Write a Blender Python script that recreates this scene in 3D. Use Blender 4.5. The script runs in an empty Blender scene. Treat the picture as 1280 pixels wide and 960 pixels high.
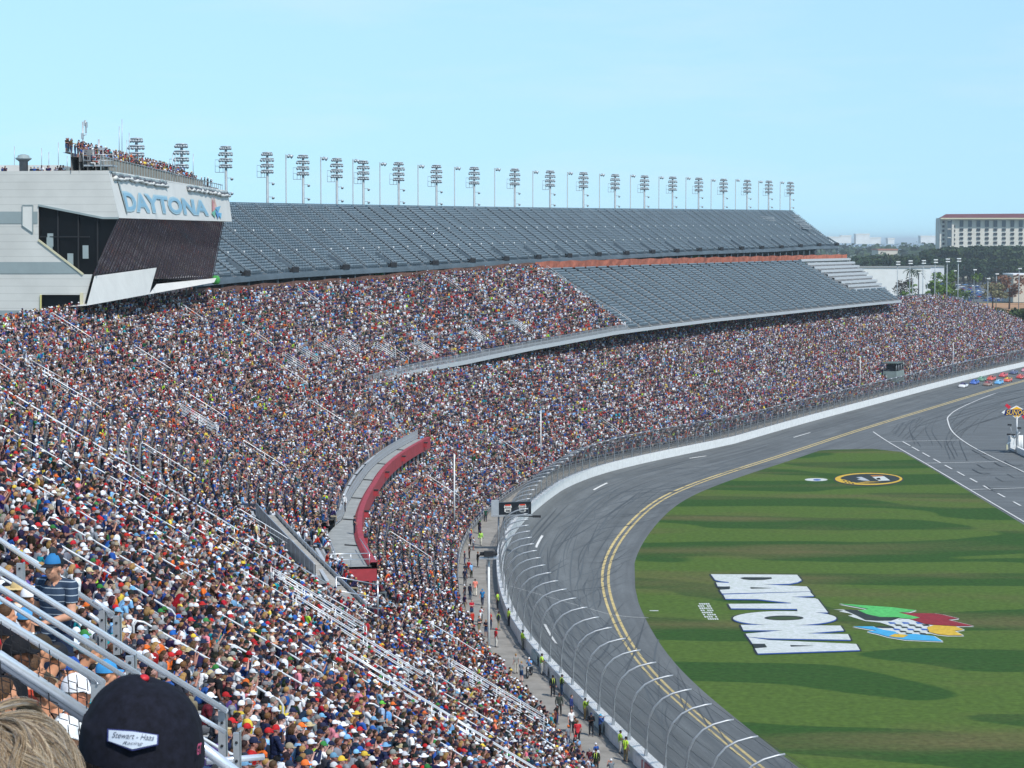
import bpy, bmesh, math, random
import numpy as np
from mathutils import Vector, Matrix
random.seed(7); RNG = np.random.default_rng(11)
scene = bpy.context.scene
COL = scene.collection
F = 2700.0; H = 38.0
TH = math.atan(180 / F); CT, ST = math.cos(TH), math.sin(TH)

# ------------------------------------------------------------------ survey of the place
def ray(px, py):
    u = (px - 640) / F; w = (480 - py) / F
    return np.array([u, CT + w * ST, -ST + w * CT])
def G(px, py, z=0.0):
    r = ray(px, py); t = (z - H) / r[2]
    return np.array([r[0] * t, r[1] * t])
def AT(px, py, Y):
    r = ray(px, py) * (Y / ray(px, py)[1])
    return Vector((r[0], r[1], r[2] + H))
def proj(x, y, z):
    z = z - H; d = y * CT - z * ST; up = y * ST + z * CT
    d = np.where(np.abs(d) < 1e-6, 1e-6, d)
    return 640 + F * x / d, 480 - F * up / d, d

raw = [(145, -112), (107, -62), (77, -16.5), (51.8, 27.5), (28.5, 83), (15, 127)]
raw += [G(*p) for p in [(800, 952), (735, 885), (677, 827), (640, 787)]]
raw += [(-1.2, 240), (-1.4, 270)]
raw += [G(a, b, c) for a, b, c in [(665, 626, 1.1), (710, 595, 1.1), (742, 578, 1.1), (820, 560, .5), (900, 547, -.5),
        (1000, 522, -1.2), (1100, 497, -1.2), (1200, 470, -1.2), (1280, 453, -1.2)]]
_x, _y = raw[-1]
for _k in range(1, 9):
    raw.append((_x + _k * 60 * math.sin(math.radians(25.3)), _y + _k * 60 * math.cos(math.radians(25.3))))
raw = np.array([np.array(p, float) for p in raw])
def bspline(P, n=12):
    out = []
    for i in range(1, len(P) - 2):
        p0, p1, p2, p3 = P[i - 1], P[i], P[i + 1], P[i + 2]
        for k in range(n):
            t = k / n
            out.append(((1 - t) ** 3 * p0 + (3 * t ** 3 - 6 * t * t + 4) * p1 + (-3 * t ** 3 + 3 * t * t + 3 * t + 1) * p2 + t ** 3 * p3) / 6)
    return np.array(out)
_C = bspline(raw)
_S = np.concatenate([[0], np.cumsum(np.hypot(*np.diff(_C, axis=0).T))])
SS = np.arange(0, _S[-1], 2.0)
CX = np.interp(SS, _S, _C[:, 0]); CY = np.interp(SS, _S, _C[:, 1])
for _ in range(60):
    CX[1:-1] = (CX[:-2] + 2 * CX[1:-1] + CX[2:]) / 4; CY[1:-1] = (CY[:-2] + 2 * CY[1:-1] + CY[2:]) / 4
TT = np.stack([np.gradient(CX), np.gradient(CY)], 1); TT /= np.linalg.norm(TT, axis=1)[:, None]
NN = np.stack([-TT[:, 1], TT[:, 0]], 1)
SMAX = SS[-1]
def Q(s, d):
    return (np.interp(s, SS, CX) + np.interp(s, SS, NN[:, 0]) * d, np.interp(s, SS, CY) + np.interp(s, SS, NN[:, 1]) * d)
def nrm(s):
    return np.interp(s, SS, NN[:, 0]), np.interp(s, SS, NN[:, 1])
def zw(s):
    return np.interp(np.interp(s, SS, CY), [330, 430], [0, -2.3])
def sd(x, y):
    i = int(np.argmin((CX - x) ** 2 + (CY - y) ** 2)); v = np.array([x - CX[i], y - CY[i]])
    return SS[i] + v @ TT[i], v @ NN[i]
def s_at(px, d, smin=120):
    x, y = Q(SS, d); g = x / np.maximum(y, 1) - (px - 640) / F
    for i in range(len(g) - 2, 0, -1):
        if SS[i] > smin and g[i] * g[i + 1] <= 0:
            t = g[i] / (g[i] - g[i + 1]); return float(SS[i] + 2 * t)
    return None
S_B = 247.0      # boundary between the near stand and the deck further along (found from the long rail)
DL0 = 5.2
def z_low(s, d):
    dip = np.interp(s, [100, 140, 172, 192, S_B - 20, S_B], [-2.3, -1.5, -.2, .5, .3, 0]) * np.interp(d, [18, 34], [0, 1])
    return zw(s) + .7 + np.interp(s, [S_B, S_B + 60], [.637, .615]) * (d - DL0) + dip
# key stations, measured along the wall from the distance down the view axis
def s_of_y(y): return float(np.interp(y, CY, SS))
S_PLAT0, S_PLAT1 = s_of_y(187), s_of_y(301)
S_D2 = s_of_y(326); S_D2W = S_D2 - 26
OFF = s_of_y(322.8) - 450.0      # shift of stations against the first survey
def z_mid(s, d):
    return np.interp(s - OFF, [455, 500, 530, 575, 640], [16, 16.6, 17.6, 18.8, 19.2]) + np.interp(s - OFF, [455, 640], [.6, .565]) * (d - 30) + np.interp(d, [16.6, 24.5], [1.8, 0]) * np.interp(s, [S_D2W - 6, S_D2W], [1, 0])
def d_mid0(s):
    return np.interp(s, [S_PLAT0 + 16, S_PLAT0 + 32, S_D2W, S_D2], [19.4, 16.8, 16.8, 30])
S_END = 806 + OFF
def z_up0(s): return np.interp(s - OFF, [400, 430, 481, 526, 576, 635, 695, 768, 803, 900], [31, 31.2, 32.0, 32.5, 33.3, 33.9, 34.6, 35.1, 35.7, 36])
def z_up1(s): return np.interp(s - OFF, [400, 473, 510, 595, 665, 807, 900], [43.3, 43.6, 43.9, 44.5, 45.1, 46.5, 46.9])
S_END = s_at(1124, 30); S_EM = s_at(1060, 52); S_EU = s_at(1046, 54)
def s_me(d): return float(np.interp(d, [30, 52], [S_END, S_EM]))
def hit(px, py, fz, t0=12, t1=900, step=.4, dr=(0, 80)):
    r = ray(px, py); prev = None
    for t in np.arange(t0, t1, step):
        x, y, z = r * t; z += H; s, d = sd(x, y); g = z - fz(s, d)
        if prev is not None and prev > 0 and g <= 0 and dr[0] < d < dr[1]: return s, d, x, y, z
        prev = g
    return None

# ------------------------------------------------------------------ colours and materials
def lin(h):
    h = h.lstrip('#'); v = [int(h[i:i + 2], 16) / 255 for i in (0, 2, 4)]
    return tuple(c / 12.92 if c <= .04045 else ((c + .055) / 1.055) ** 2.4 for c in v)
MATS = {}
def mat(name, color, rough=.7, metal=0., noise=0., nscale=3., bump=0., spec=.4, coord='Object', stretch=None, color2=None):
    if name in MATS: return MATS[name]
    m = bpy.data.materials.new(name); m.use_nodes = True; nt = m.node_tree; b = nt.nodes['Principled BSDF']
    col = color if not isinstance(color, str) else lin(color)
    b.inputs['Roughness'].default_value = rough; b.inputs['Metallic'].default_value = metal
    b.inputs['Specular IOR Level'].default_value = spec
    b.inputs['Base Color'].default_value = (*col, 1)
    if noise or color2:
        tc = nt.nodes.new('ShaderNodeTexCoord'); n = nt.nodes.new('ShaderNodeTexNoise')
        n.inputs['Scale'].default_value = nscale; n.inputs['Detail'].default_value = 6; n.inputs['Roughness'].default_value = .65
        src = tc.outputs[coord]
        if stretch:
            mp = nt.nodes.new('ShaderNodeMapping'); mp.inputs['Scale'].default_value = stretch
            nt.links.new(src, mp.inputs[0]); src = mp.outputs[0]
        nt.links.new(src, n.inputs['Vector'])
        mx = nt.nodes.new('ShaderNodeMix'); mx.data_type = 'RGBA'
        c2 = color2 if color2 is not None else None
        if isinstance(c2, str): c2 = lin(c2)
        a = tuple(max(0, c * (1 - noise)) for c in col) if c2 is None else col
        bb = tuple(min(1, c * (1 + noise)) for c in col) if c2 is None else c2
        mx.inputs[6].default_value = (*a, 1); mx.inputs[7].default_value = (*bb, 1)
        cr = nt.nodes.new('ShaderNodeMapRange'); cr.inputs[1].default_value = .32; cr.inputs[2].default_value = .68
        nt.links.new(n.outputs[0], cr.inputs[0]); nt.links.new(cr.outputs[0], mx.inputs[0])
        nt.links.new(mx.outputs[2], b.inputs['Base Color'])
        if bump:
            bp = nt.nodes.new('ShaderNodeBump'); bp.inputs['Strength'].default_value = bump
            nt.links.new(n.outputs[0], bp.inputs['Height']); nt.links.new(bp.outputs[0], b.inputs['Normal'])
    MATS[name] = m; return m
def attr_mat(name, attr, rough=.8, noise=.25, nscale=30.):
    """cloth, skin or hair whose colour is a property of the person wearing it"""
    if name in MATS: return MATS[name]
    m = bpy.data.materials.new(name); m.use_nodes = True; nt = m.node_tree; b = nt.nodes['Principled BSDF']
    at = nt.nodes.new('ShaderNodeAttribute'); at.attribute_type = 'INSTANCER'; at.attribute_name = attr
    b.inputs['Roughness'].default_value = rough; b.inputs['Specular IOR Level'].default_value = .25
    tc = nt.nodes.new('ShaderNodeTexCoord'); n = nt.nodes.new('ShaderNodeTexNoise'); n.inputs['Scale'].default_value = nscale
    nt.links.new(tc.outputs['Object'], n.inputs['Vector'])
    cr = nt.nodes.new('ShaderNodeMapRange'); cr.inputs[1].default_value = .3; cr.inputs[2].default_value = .7
    cr.inputs[3].default_value = 1 - noise; cr.inputs[4].default_value = 1 + noise
    nt.links.new(n.outputs[0], cr.inputs[0])
    mu = nt.nodes.new('ShaderNodeVectorMath'); mu.operation = 'SCALE'
    nt.links.new(at.outputs['Color'], mu.inputs[0]); nt.links.new(cr.outputs[0], mu.inputs['Scale'])
    nt.links.new(mu.outputs[0], b.inputs['Base Color'])
    MATS[name] = m; return m

M_ASPH = None
M_WALK = mat('walkway_paving', (.27, .255, .23), .9, noise=.22, nscale=.5)
M_POLE = mat('weathered_pole', (.32, .36, .385), .6, .2, noise=.1, nscale=2)
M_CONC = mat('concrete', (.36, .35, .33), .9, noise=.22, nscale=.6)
M_CONCD = mat('concrete_dark_grey', (.20, .205, .21), .9, noise=.2, nscale=.8)  # darker grey concrete for treads, steps and roofs
M_STEEL = mat('galvanised_steel', (.46, .48, .50), .45, .55, noise=.12, nscale=9)
M_ALU = mat('brushed_aluminium', (.62, .64, .67), .32, .75, noise=.08, nscale=12)
M_HRAIL = mat('pale_handrail', (.74, .76, .78), .35, .25)
M_ALUW = mat('aluminium_bench', (.55, .57, .58), .5, .3, noise=.15, nscale=5)
M_WHITE = mat('white_paint', (.74, .75, .74), .6, noise=.10, nscale=1.2)
M_DARK = mat('black_and_painted_shade', (.02, .022, .026), .9)  # near-black for dark parts, also painted in as shade inside openings
M_RED = mat('red_fascia', (.34, .035, .045), .55, noise=.18, nscale=1.1)
M_BLACK = mat('black_rubber', (.018, .018, .02), .7)
M_SEAT = mat('seat_grey_blue', '#71818b', .6, noise=.16, nscale=.25)
M_SEATD = mat('stand_steel_deck', '#5f6c75', .7, noise=.25, nscale=.2)
M_ORANGE = mat('orange_mesh', (.36, .115, .07), .8, noise=.35, nscale=.5)
M_GREEN = mat('green_tarp', (.05, .30, .06), .7)
M_LINEW = mat('line_paint', (.62, .62, .60), .8, noise=.2, nscale=2)
M_LINEY = mat('yellow_paint', (.50, .39, .17), .8, noise=.3, nscale=1.2)
M_BACK = mat('stand_backing', (.10, .115, .125), .8, noise=.2, nscale=.5)

# ------------------------------------------------------------------ mesh helpers
class MB:
    def __init__(self): self.v = []; self.f = []; self.m = []; self.n = 0; self.mats = []; self.sm = []
    def mi(self, m):
        if m not in self.mats: self.mats.append(m)
        return self.mats.index(m)
    def add(self, verts, faces, m, smooth=False):
        k = self.n; verts = [tuple(map(float, v)) for v in verts]
        self.v += verts; self.n += len(verts); i = self.mi(m)
        for f in faces: self.f.append([k + a for a in f]); self.m.append(i); self.sm.append(smooth)
    def box(self, c, size, m, rz=0., R=None):
        x, y, z = (a / 2 for a in size)
        vs = [Vector((sx * x, sy * y, sz * z)) for sz in (-1, 1) for sx, sy in ((-1, -1), (1, -1), (1, 1), (-1, 1))]
        rm = R if R is not None else Matrix.Rotation(rz, 3, 'Z')
        c = Vector(c); vs = [c + rm @ v for v in vs]
        self.add(vs, [(3, 2, 1, 0), (4, 5, 6, 7), (0, 1, 5, 4), (1, 2, 6, 5), (2, 3, 7, 6), (3, 0, 4, 7)], m)
    def beam(self, a, b, w, h, m):
        a, b = Vector(a), Vector(b); d = b - a; L = d.length
        if L < 1e-6: return
        R = d.to_track_quat('Y', 'Z').to_matrix(); self.box((a + b) / 2, (w, L, h), m, R=R)
    def tube(self, pts, r, m, n=6, closed=False, caps=True, smooth=True):
        pts = [Vector(p) for p in pts]; k = len(pts); rs = r if isinstance(r, (list, tuple)) else [r] * k
        vs = []; up = Vector((0, 0, 1)); prev = None
        for i, p in enumerate(pts):
            t = (pts[min(i + 1, k - 1)] - pts[max(i - 1, 0)]).normalized()
            if prev is None:
                a = t.cross(up); a = a.normalized() if a.length > .05 else t.cross(Vector((1, 0, 0))).normalized()
            else:
                a = (prev - t * prev.dot(t)).normalized()
            prev = a; b = t.cross(a)
            for j in range(n):
                th = 2 * math.pi * j / n; vs.append(p + (a * math.cos(th) + b * math.sin(th)) * rs[i])
        fs = [(i * n + j, i * n + (j + 1) % n, (i + 1) * n + (j + 1) % n, (i + 1) * n + j) for i in range(k - 1) for j in range(n)]
        if caps: fs += [tuple(reversed(range(n))), tuple((k - 1) * n + j for j in range(n))]
        self.add(vs, fs, m, smooth)
    def lathe(self, prof, c, m, n=16, axis=None, smooth=True):
        vs = []; c = Vector(c); R = axis.to_track_quat('Z', 'Y').to_matrix() if axis is not None else Matrix.Identity(3)
        for r, z in prof:
            for j in range(n):
                th = 2 * math.pi * j / n; vs.append(c + R @ Vector((r * math.cos(th), r * math.sin(th), z)))
        k = len(prof)
        fs = [(i * n + j, i * n + (j + 1) % n, (i + 1) * n + (j + 1) % n, (i + 1) * n + j) for i in range(k - 1) for j in range(n)]
        fs += [tuple(reversed(range(n))), tuple((k - 1) * n + j for j in range(n))]
        self.add(vs, fs, m, smooth)
    def ell(self, c, r, m, n=14, k=9, R=None, smooth=True):
        c = Vector(c); R = R or Matrix.Identity(3); vs = []
        for i in range(k + 1):
            ph = math.pi * i / k
            for j in range(n):
                th = 2 * math.pi * j / n
                vs.append(c + R @ Vector((r[0] * math.sin(ph) * math.cos(th), r[1] * math.sin(ph) * math.sin(th), r[2] * math.cos(ph))))
        fs = [(i * n + j, (i + 1) * n + j, (i + 1) * n + (j + 1) % n, i * n + (j + 1) % n) for i in range(k) for j in range(n)]
        self.add(vs, fs, m, smooth)
    def grid(self, rows, m, closed=False, smooth=False):
        """rows: list of equal-length point lists"""
        k = len(rows); n = len(rows[0]); vs = [p for r in rows for p in r]
        fs = []
        for i in range(k - 1):
            for j in range(n - (0 if closed else 1)):
                fs.append((i * n + j, i * n + (j + 1) % n, (i + 1) * n + (j + 1) % n, (i + 1) * n + j))
        self.add(vs, fs, m, smooth)
    def prism(self, poly, z0, z1, m):
        n = len(poly); vs = [(x, y, z0) for x, y in poly] + [(x, y, z1) for x, y in poly]
        fs = [tuple(reversed(range(n))), tuple(range(n, 2 * n))] + [(i, (i + 1) % n, n + (i + 1) % n, n + i) for i in range(n)]
        self.add(vs, fs, m)
    def build(self, name, parent=None, fixn=True):
        me = bpy.data.meshes.new(name); me.from_pydata(self.v, [], self.f)
        for m in self.mats: me.materials.append(m)
        me.polygons.foreach_set('material_index', self.m); me.polygons.foreach_set('use_smooth', self.sm)
        me.update()
        o = bpy.data.objects.new(name, me); COL.objects.link(o)
        if parent is not None:
            o.parent = parent; w = Vector((0, 0, 0)); q = parent
            while q: w += q.location; q = q.parent
            o.location = -w
        return o
def tag(o, label=None, cat=None, group=None, kind=None):
    if label: o['label'] = label
    if cat: o['category'] = cat
    if group: o['group'] = group
    if kind: o['kind'] = kind
    return o
def empty(name, loc=(0, 0, 0), rz=0., label=None, cat=None, group=None):
    o = bpy.data.objects.new(name, None); COL.objects.link(o); o.location = loc; o.rotation_euler = (0, 0, rz)
    o.empty_display_size = .2
    return tag(o, label, cat, group)
def kids(o, _c={}):
    return [c for c in o.children]
def dup(o, loc=None, rz=None, label=None, parent=None, group=None, scale=None):
    c = o.copy(); COL.objects.link(c)
    if parent is not None: c.parent = parent
    if loc is not None: c.location = loc
    if rz is not None: c.rotation_euler = (0, 0, rz)
    if scale is not None: c.scale = (scale,) * 3
    if label: c['label'] = label
    if group: c['group'] = group
    for ch in list(o.children): dup(ch, parent=c)
    return c
def P3(s, d, z):
    x, y = Q(s, d); return (float(x), float(y), float(z))
def loft(mb, ss, prof, m, closed=False, smooth=False):
    """prof(s) -> list of (d, z)"""
    rows = [[P3(s, d, z) for d, z in prof(s)] for s in ss]
    mb.grid(rows, m, closed, smooth)
def frange(a, b, st):
    n = max(1, int(round((b - a) / st))); return [a + (b - a) * i / n for i in range(n + 1)]
def struct(mb, name, parent=None):
    o = mb.build(name, parent)
    if parent is None: o['kind'] = 'structure'
    return o
# ------------------------------------------------------------------ the ground and the race track
def poly_obj(name, pts, z, m, kind='structure'):
    mb = MB(); mb.add([(x, y, z) for x, y in pts], [tuple(range(len(pts)))], m); o = mb.build(name); o['kind'] = kind
    if o.data.polygons[0].normal.z < 0: o.data.flip_normals()
    return o
ZI = -3.97
def ground_mat():
    m = mat('ground_earth', (.085, .10, .05), .95, color2=(.15, .135, .085), nscale=.02)
    return m
poly_obj('ground', [(-9000, -3000), (9000, -3000), (9000, 7600), (-9000, 7600)], -4.35, ground_mat())
poly_obj('sea', [(-25500, 7500), (25500, 7500), (25500, 39500), (-25500, 39500)], -5.0, mat('sea_water', (.03, .10, .16), .35))

def asphalt():
    m = bpy.data.materials.new('track_asphalt'); m.use_nodes = True; nt = m.node_tree; b = nt.nodes['Principled BSDF']; L = nt.links.new
    b.inputs['Roughness'].default_value = .85; b.inputs['Specular IOR Level'].default_value = .25
    uv = nt.nodes.new('ShaderNodeUVMap'); uv.uv_map = 'UVMap'
    def nz(sc, stretch, det=5):
        mp = nt.nodes.new('ShaderNodeMapping'); mp.inputs['Scale'].default_value = stretch
        n = nt.nodes.new('ShaderNodeTexNoise'); n.inputs['Scale'].default_value = sc; n.inputs['Detail'].default_value = det
        L(uv.outputs[0], mp.inputs[0]); L(mp.outputs[0], n.inputs['Vector']); return n.outputs[0]
    a = nz(1.0, (.018, .9, 1)); c = nz(1.0, (.15, .25, 1)); d = nz(1.0, (2.5, 2.5, 1), 3)
    def mr(x, lo, hi, o0, o1):
        r = nt.nodes.new('ShaderNodeMapRange'); r.inputs[1].default_value = lo; r.inputs[2].default_value = hi; r.inputs[3].default_value = o0; r.inputs[4].default_value = o1
        L(x, r.inputs[0]); return r.outputs[0]
    def mul(x, y):
        q = nt.nodes.new('ShaderNodeMath'); q.operation = 'MULTIPLY'; L(x, q.inputs[0]); L(y, q.inputs[1]); return q.outputs[0]
    k = mul(mul(mr(a, .3, .7, .80, 1.16), mr(c, .3, .7, .90, 1.10)), mr(d, .3, .7, .92, 1.08))
    s = nt.nodes.new('ShaderNodeVectorMath'); s.operation = 'SCALE'; s.inputs[0].default_value = (.126, .136, .140)
    L(k, s.inputs['Scale']); L(s.outputs[0], b.inputs['Base Color'])
    return m
M_ASPH = asphalt()
def uv_from(o, f):
    me = o.data; uv = me.uv_layers.new(name='UVMap'); co = np.empty(len(me.vertices) * 3); me.vertices.foreach_get('co', co); co = co.reshape(-1, 3)
    li = np.empty(len(me.loops), int); me.loops.foreach_get('vertex_index', li)
    uv.data.foreach_set('uv', f(co)[li].astype(np.float32).ravel())
def ztk(s, d):      # height of the banked racing surface, d negative towards the infield
    return np.where(np.asarray(d) > -12, np.interp(-d, [0, 12], [0, 1]) * (-3.68 - (zw(s) - .3)) + (zw(s) - .3), np.interp(-d, [12, 14, 16.2], [-3.68, -3.88, ZI - .02]))
SSEQ = frange(60, SMAX - 60, 3.0)
mb = MB(); DPR = [-.05, -2, -4, -6, -8, -10, -12, -14, -16, -30]
rows = [[P3(s, d, float(ztk(s, d)) if d > -17 else ZI - .08) for d in DPR] for s in SSEQ]
mb.grid(rows, M_ASPH, smooth=True); trk = struct(mb, 'race_track')
n = len(DPR)
uv_from(trk, lambda co: np.array([[SSEQ[i // n], DPR[i % n]] for i in range(len(co))]))
pit = poly_obj('pit_road', [G(1085, 548, ZI), G(960, 585, ZI)] and [(10, 60), (150, 60), (420, 300), (520, 900), (300, 900), (60, 430), (22, 340), (16, 250)], ZI - .06, M_ASPH)
uv_from(pit, lambda co: co[:, :2])

# grass of the infield, outline read from the kerb line of the apron and pit road
GP = [(1090, 561), (1040, 562), (1000, 565), (960, 573), (925, 583), (895, 594), (862, 611), (832, 634), (806, 665), (793, 700), (794, 735), (803, 775), (820, 815),
      (848, 858), (878, 893), (912, 922), (968, 962)]
gp = [G(x, y, ZI) for x, y in GP]
e = gp[-1]; gp += [np.array([e[0] + 9, e[1] - 22]), np.array([e[0] + 24, e[1] - 50]), np.array([150, 40])]
gp += [G(1700, 900, ZI), G(1280, 656, ZI), G(1165, 586, ZI), G(1128, 565, ZI)]
def grass_mat():
    m = bpy.data.materials.new('mown_grass'); m.use_nodes = True; nt = m.node_tree; b = nt.nodes['Principled BSDF']; L = nt.links.new
    b.inputs['Roughness'].default_value = .95; b.inputs['Specular IOR Level'].default_value = .1
    tc = nt.nodes.new('ShaderNodeTexCoord')
    def M(op, a, c=None):
        q = nt.nodes.new('ShaderNodeMath'); q.operation = op
        for i, x in enumerate((a, c)):
            if x is None: continue
            if isinstance(x, (int, float)): q.inputs[i].default_value = x
            else: L(x, q.inputs[i])
        return q.outputs[0]
    def nz(sc, st, det=4):
        mp = nt.nodes.new('ShaderNodeMapping'); mp.inputs['Scale'].default_value = st
        n = nt.nodes.new('ShaderNodeTexNoise'); n.inputs['Scale'].default_value = sc; n.inputs['Detail'].default_value = det
        L(tc.outputs['Object'], mp.inputs[0]); L(mp.outputs[0], n.inputs['Vector']); return n.outputs[0]
    sp = nt.nodes.new('ShaderNodeSeparateXYZ'); L(tc.outputs['Object'], sp.inputs[0]); X, Y = sp.outputs[0], sp.outputs[1]
    # mower passes: bands across the field with wandering, pointed ends
    yy = M('SUBTRACT', Y, M('MULTIPLY', X, .13))
    wob = M('ADD', M('MULTIPLY', M('SUBTRACT', nz(1, (.012, .045, 1), 2), .5), 26.), M('MULTIPLY', M('PINGPONG', M('MULTIPLY', X, .021), 1.), 7.))
    ph = M('MULTIPLY', M('ADD', yy, wob), 2 * math.pi / 27.)
    y2 = M('ADD', M('MULTIPLY', Y, .94), M('MULTIPLY', X, .34)); s2 = M('SINE', M('MULTIPLY', M('ADD', y2, M('MULTIPLY', wob, .7)), 2 * math.pi / 23.))
    msk = nt.nodes.new('ShaderNodeMapRange'); msk.inputs[1].default_value = .47; msk.inputs[2].default_value = .55; L(nz(1, (.013, .02, 1), 2), msk.inputs[0])
    st = M('ADD', M('SINE', ph), M('MULTIPLY', M('MULTIPLY', s2, 1.25), msk.outputs[0]))
    sharp = nt.nodes.new('ShaderNodeMapRange'); sharp.inputs[1].default_value = -.05; sharp.inputs[2].default_value = .05; L(st, sharp.inputs[0])
    def mix(f, a, c):
        q = nt.nodes.new('ShaderNodeMix'); q.data_type = 'RGBA'
        L(f, q.inputs[0])
        for i, x in ((6, a), (7, c)):
            if isinstance(x, tuple): q.inputs[i].default_value = (*x, 1)
            else: L(x, q.inputs[i])
        return q.outputs[2]
    def mr(x, lo, hi):
        r = nt.nodes.new('ShaderNodeMapRange'); r.inputs[1].default_value = lo; r.inputs[2].default_value = hi; L(x, r.inputs[0]); return r.outputs[0]
    base = mix(sharp.outputs[0], (.030, .080, .017), (.080, .134, .026))
    brown = mix(mr(nz(1, (.02, .07, 1), 6), .50, .70), base, (.125, .112, .048))
    fine = mix(mr(nz(1, (.55, .9, 1), 6), .3, .75), brown, (.050, .085, .024))
    q = nt.nodes.new('ShaderNodeMix'); q.data_type = 'RGBA'; q.inputs[0].default_value = .40; L(brown, q.inputs[6]); L(fine, q.inputs[7])
    ruf = mr(nz(1, (1.6, 1.6, 1), 5), .25, .75)
    sc_ = nt.nodes.new('ShaderNodeMapRange'); sc_.inputs[3].default_value = .72; sc_.inputs[4].default_value = 1.28; L(ruf, sc_.inputs[0])
    vm = nt.nodes.new('ShaderNodeVectorMath'); vm.operation = 'SCALE'; L(q.outputs[2], vm.inputs[0]); L(sc_.outputs[0], vm.inputs['Scale']); L(vm.outputs[0], b.inputs['Base Color'])
    return m
poly_obj('infield_grass', gp, ZI + .004, grass_mat())

# painted lines
def ribbon(mb, pts, w, z, m, closed=False):
    P = [np.array(p[:2], float) for p in pts]; L_, R_ = [], []
    for i, p in enumerate(P):
        t = P[min(i + 1, len(P) - 1)] - P[max(i - 1, 0)]; t = t / (np.linalg.norm(t) + 1e-9); n_ = np.array([-t[1], t[0]]) * w / 2
        zz = z if not callable(z) else z(p); L_.append((*(p + n_), zz)); R_.append((*(p - n_), zz))
    mb.grid([L_, R_], m)
def smooth_px(px, z, k=8):
    P = np.array([G(a, b, z) for a, b in px]); P = np.vstack([2 * P[0] - P[1], P, 2 * P[-1] - P[-2]])
    out = []
    for i in range(1, len(P) - 2):
        for j in range(k):
            t = j / k; a, b, c, d = P[i - 1:i + 3]
            out.append(.5 * ((2 * b) + (c - a) * t + (2 * a - 5 * b + 4 * c - d) * t * t + (3 * b - a - 3 * c + d) * t ** 3))
    out.append(P[-2]); return out
def zt_lift(dz):
    def f(p):
        s, d = sd(*p); return float(ztk(s, d)) + dz
    return f
mb = MB()
ys = frange(150, SMAX - 70, 2.5)
def dyel(s): return -12.0
for off, w in ((0, .32), (-.75, .32)):
    rows = [[P3(s, -11.9 + off + w / 2, float(ztk(s, -11.9 + off + w / 2)) + .012), P3(s, -11.9 + off - w / 2, float(ztk(s, -11.9 + off - w / 2)) + .012)] for s in ys]
    mb.grid(rows, M_LINEY)
lnY = struct(mb, 'yellow_line')
mb = MB(); zi = ZI + .02
for px in ([(1082, 533), (1110, 552), (1160, 581), (1280, 652), (1400, 722)], [(1400, 452), (1340, 466), (1280, 480), (1235, 495), (1200, 510), (1186, 520), (1185, 527), (1191, 540), (1210, 555), (1242, 572), (1280, 590), (1400, 650)]):
    ribbon(mb, smooth_px(px, zi), .28, zi, M_LINEW)
for px in ([(1110, 552), (1201, 550)], [(1155, 579), (1247, 577)], [(1212, 612), (1330, 608)]):
    ribbon(mb, [G(*p, zi) for p in px], .35, zi, M_LINEW)
for zx, zy in [(690, 537), (735, 563), (788, 592), (843, 623), (900, 654), (962, 687), (1026, 720), (1093, 757), (1165, 795), (1243, 837)]:
    a = (960 + (zx - 16) / 4, 420 + (zy - 9) / 4); b = (960 + (zx + 20) / 4, 420 + (zy + 11) / 4)
    ribbon(mb, [G(*a, zi), G(*b, zi)], .35, zi, M_LINEW)
for a, b in [((992, 539), (1013, 533)), ((1010, 556), (1022, 555.5)), ((862, 570), (883, 565.5)), ((742, 616), (759, 606)), ((670, 690), (678, 675)), ((681, 787), (695, 811)), ((952, 575.5), (968, 573))]:
    d0 = -5.5
    ca = [G(*a, -1.8), G(*b, -1.8)]; s0, dd = sd(*ca[0]); s1, d1 = sd(*ca[1])
    rows = [[P3(s, np.interp(s, sorted((s0, s1)), (dd, d1) if s0 < s1 else (d1, dd)) + w, float(ztk(s, np.interp(s, sorted((s0, s1)), (dd, d1) if s0 < s1 else (d1, dd)) + w)) + .02) for w in (-.14, .14)] for s in frange(min(s0, s1), max(s0, s1), 1.)]
    mb.grid(rows, M_LINEW)
sA, _ = sd(*G(642, 727, 0)); rows = []
for i in range(30):
    d = -.3 - 16 * i / 29; rows.append([P3(sA - 1.0 * i / 29 + w, d, float(ztk(sA, d)) + .016) for w in (-.06, .06)])
mb.grid(rows, M_LINEW)
struct(mb, 'white_line')

# tyre marks: long thin dark streaks laid by sliding cars
def rub_mat():
    m = bpy.data.materials.new('tyre_rubber_trace'); m.use_nodes = True; nt = m.node_tree; b = nt.nodes['Principled BSDF']
    b.inputs['Base Color'].default_value = (.058, .066, .072, 1); b.inputs['Roughness'].default_value = .8
    return m
M_RUB = rub_mat(); M_RUB2 = mat('worn_rubber_trace', (.088, .10, .108), .85)
mb = MB()
rg = random.Random(5)
def skid(s0, L, d0, d1, w, curve=0., m=M_RUB, dz=.008):
    rows = []; k = max(4, int(abs(L) / 3))
    for i in range(k + 1):
        t = i / k; s = s0 + L * t; d = d0 + (d1 - d0) * t + curve * math.sin(math.pi * t); ww = w * (math.sin(math.pi * min(1, max(0, t)) ) * .8 + .2)
        if d > -.4 or d < -16: 
            if len(rows) > 1: mb.grid(rows, m)
            rows = []; continue
        rows.append([P3(s, d + ww / 2, float(ztk(s, d + ww / 2)) + dz), P3(s, d - ww / 2, float(ztk(s, d - ww / 2)) + dz)])
    if len(rows) > 1: mb.grid(rows, m)
z_i = 0
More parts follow.
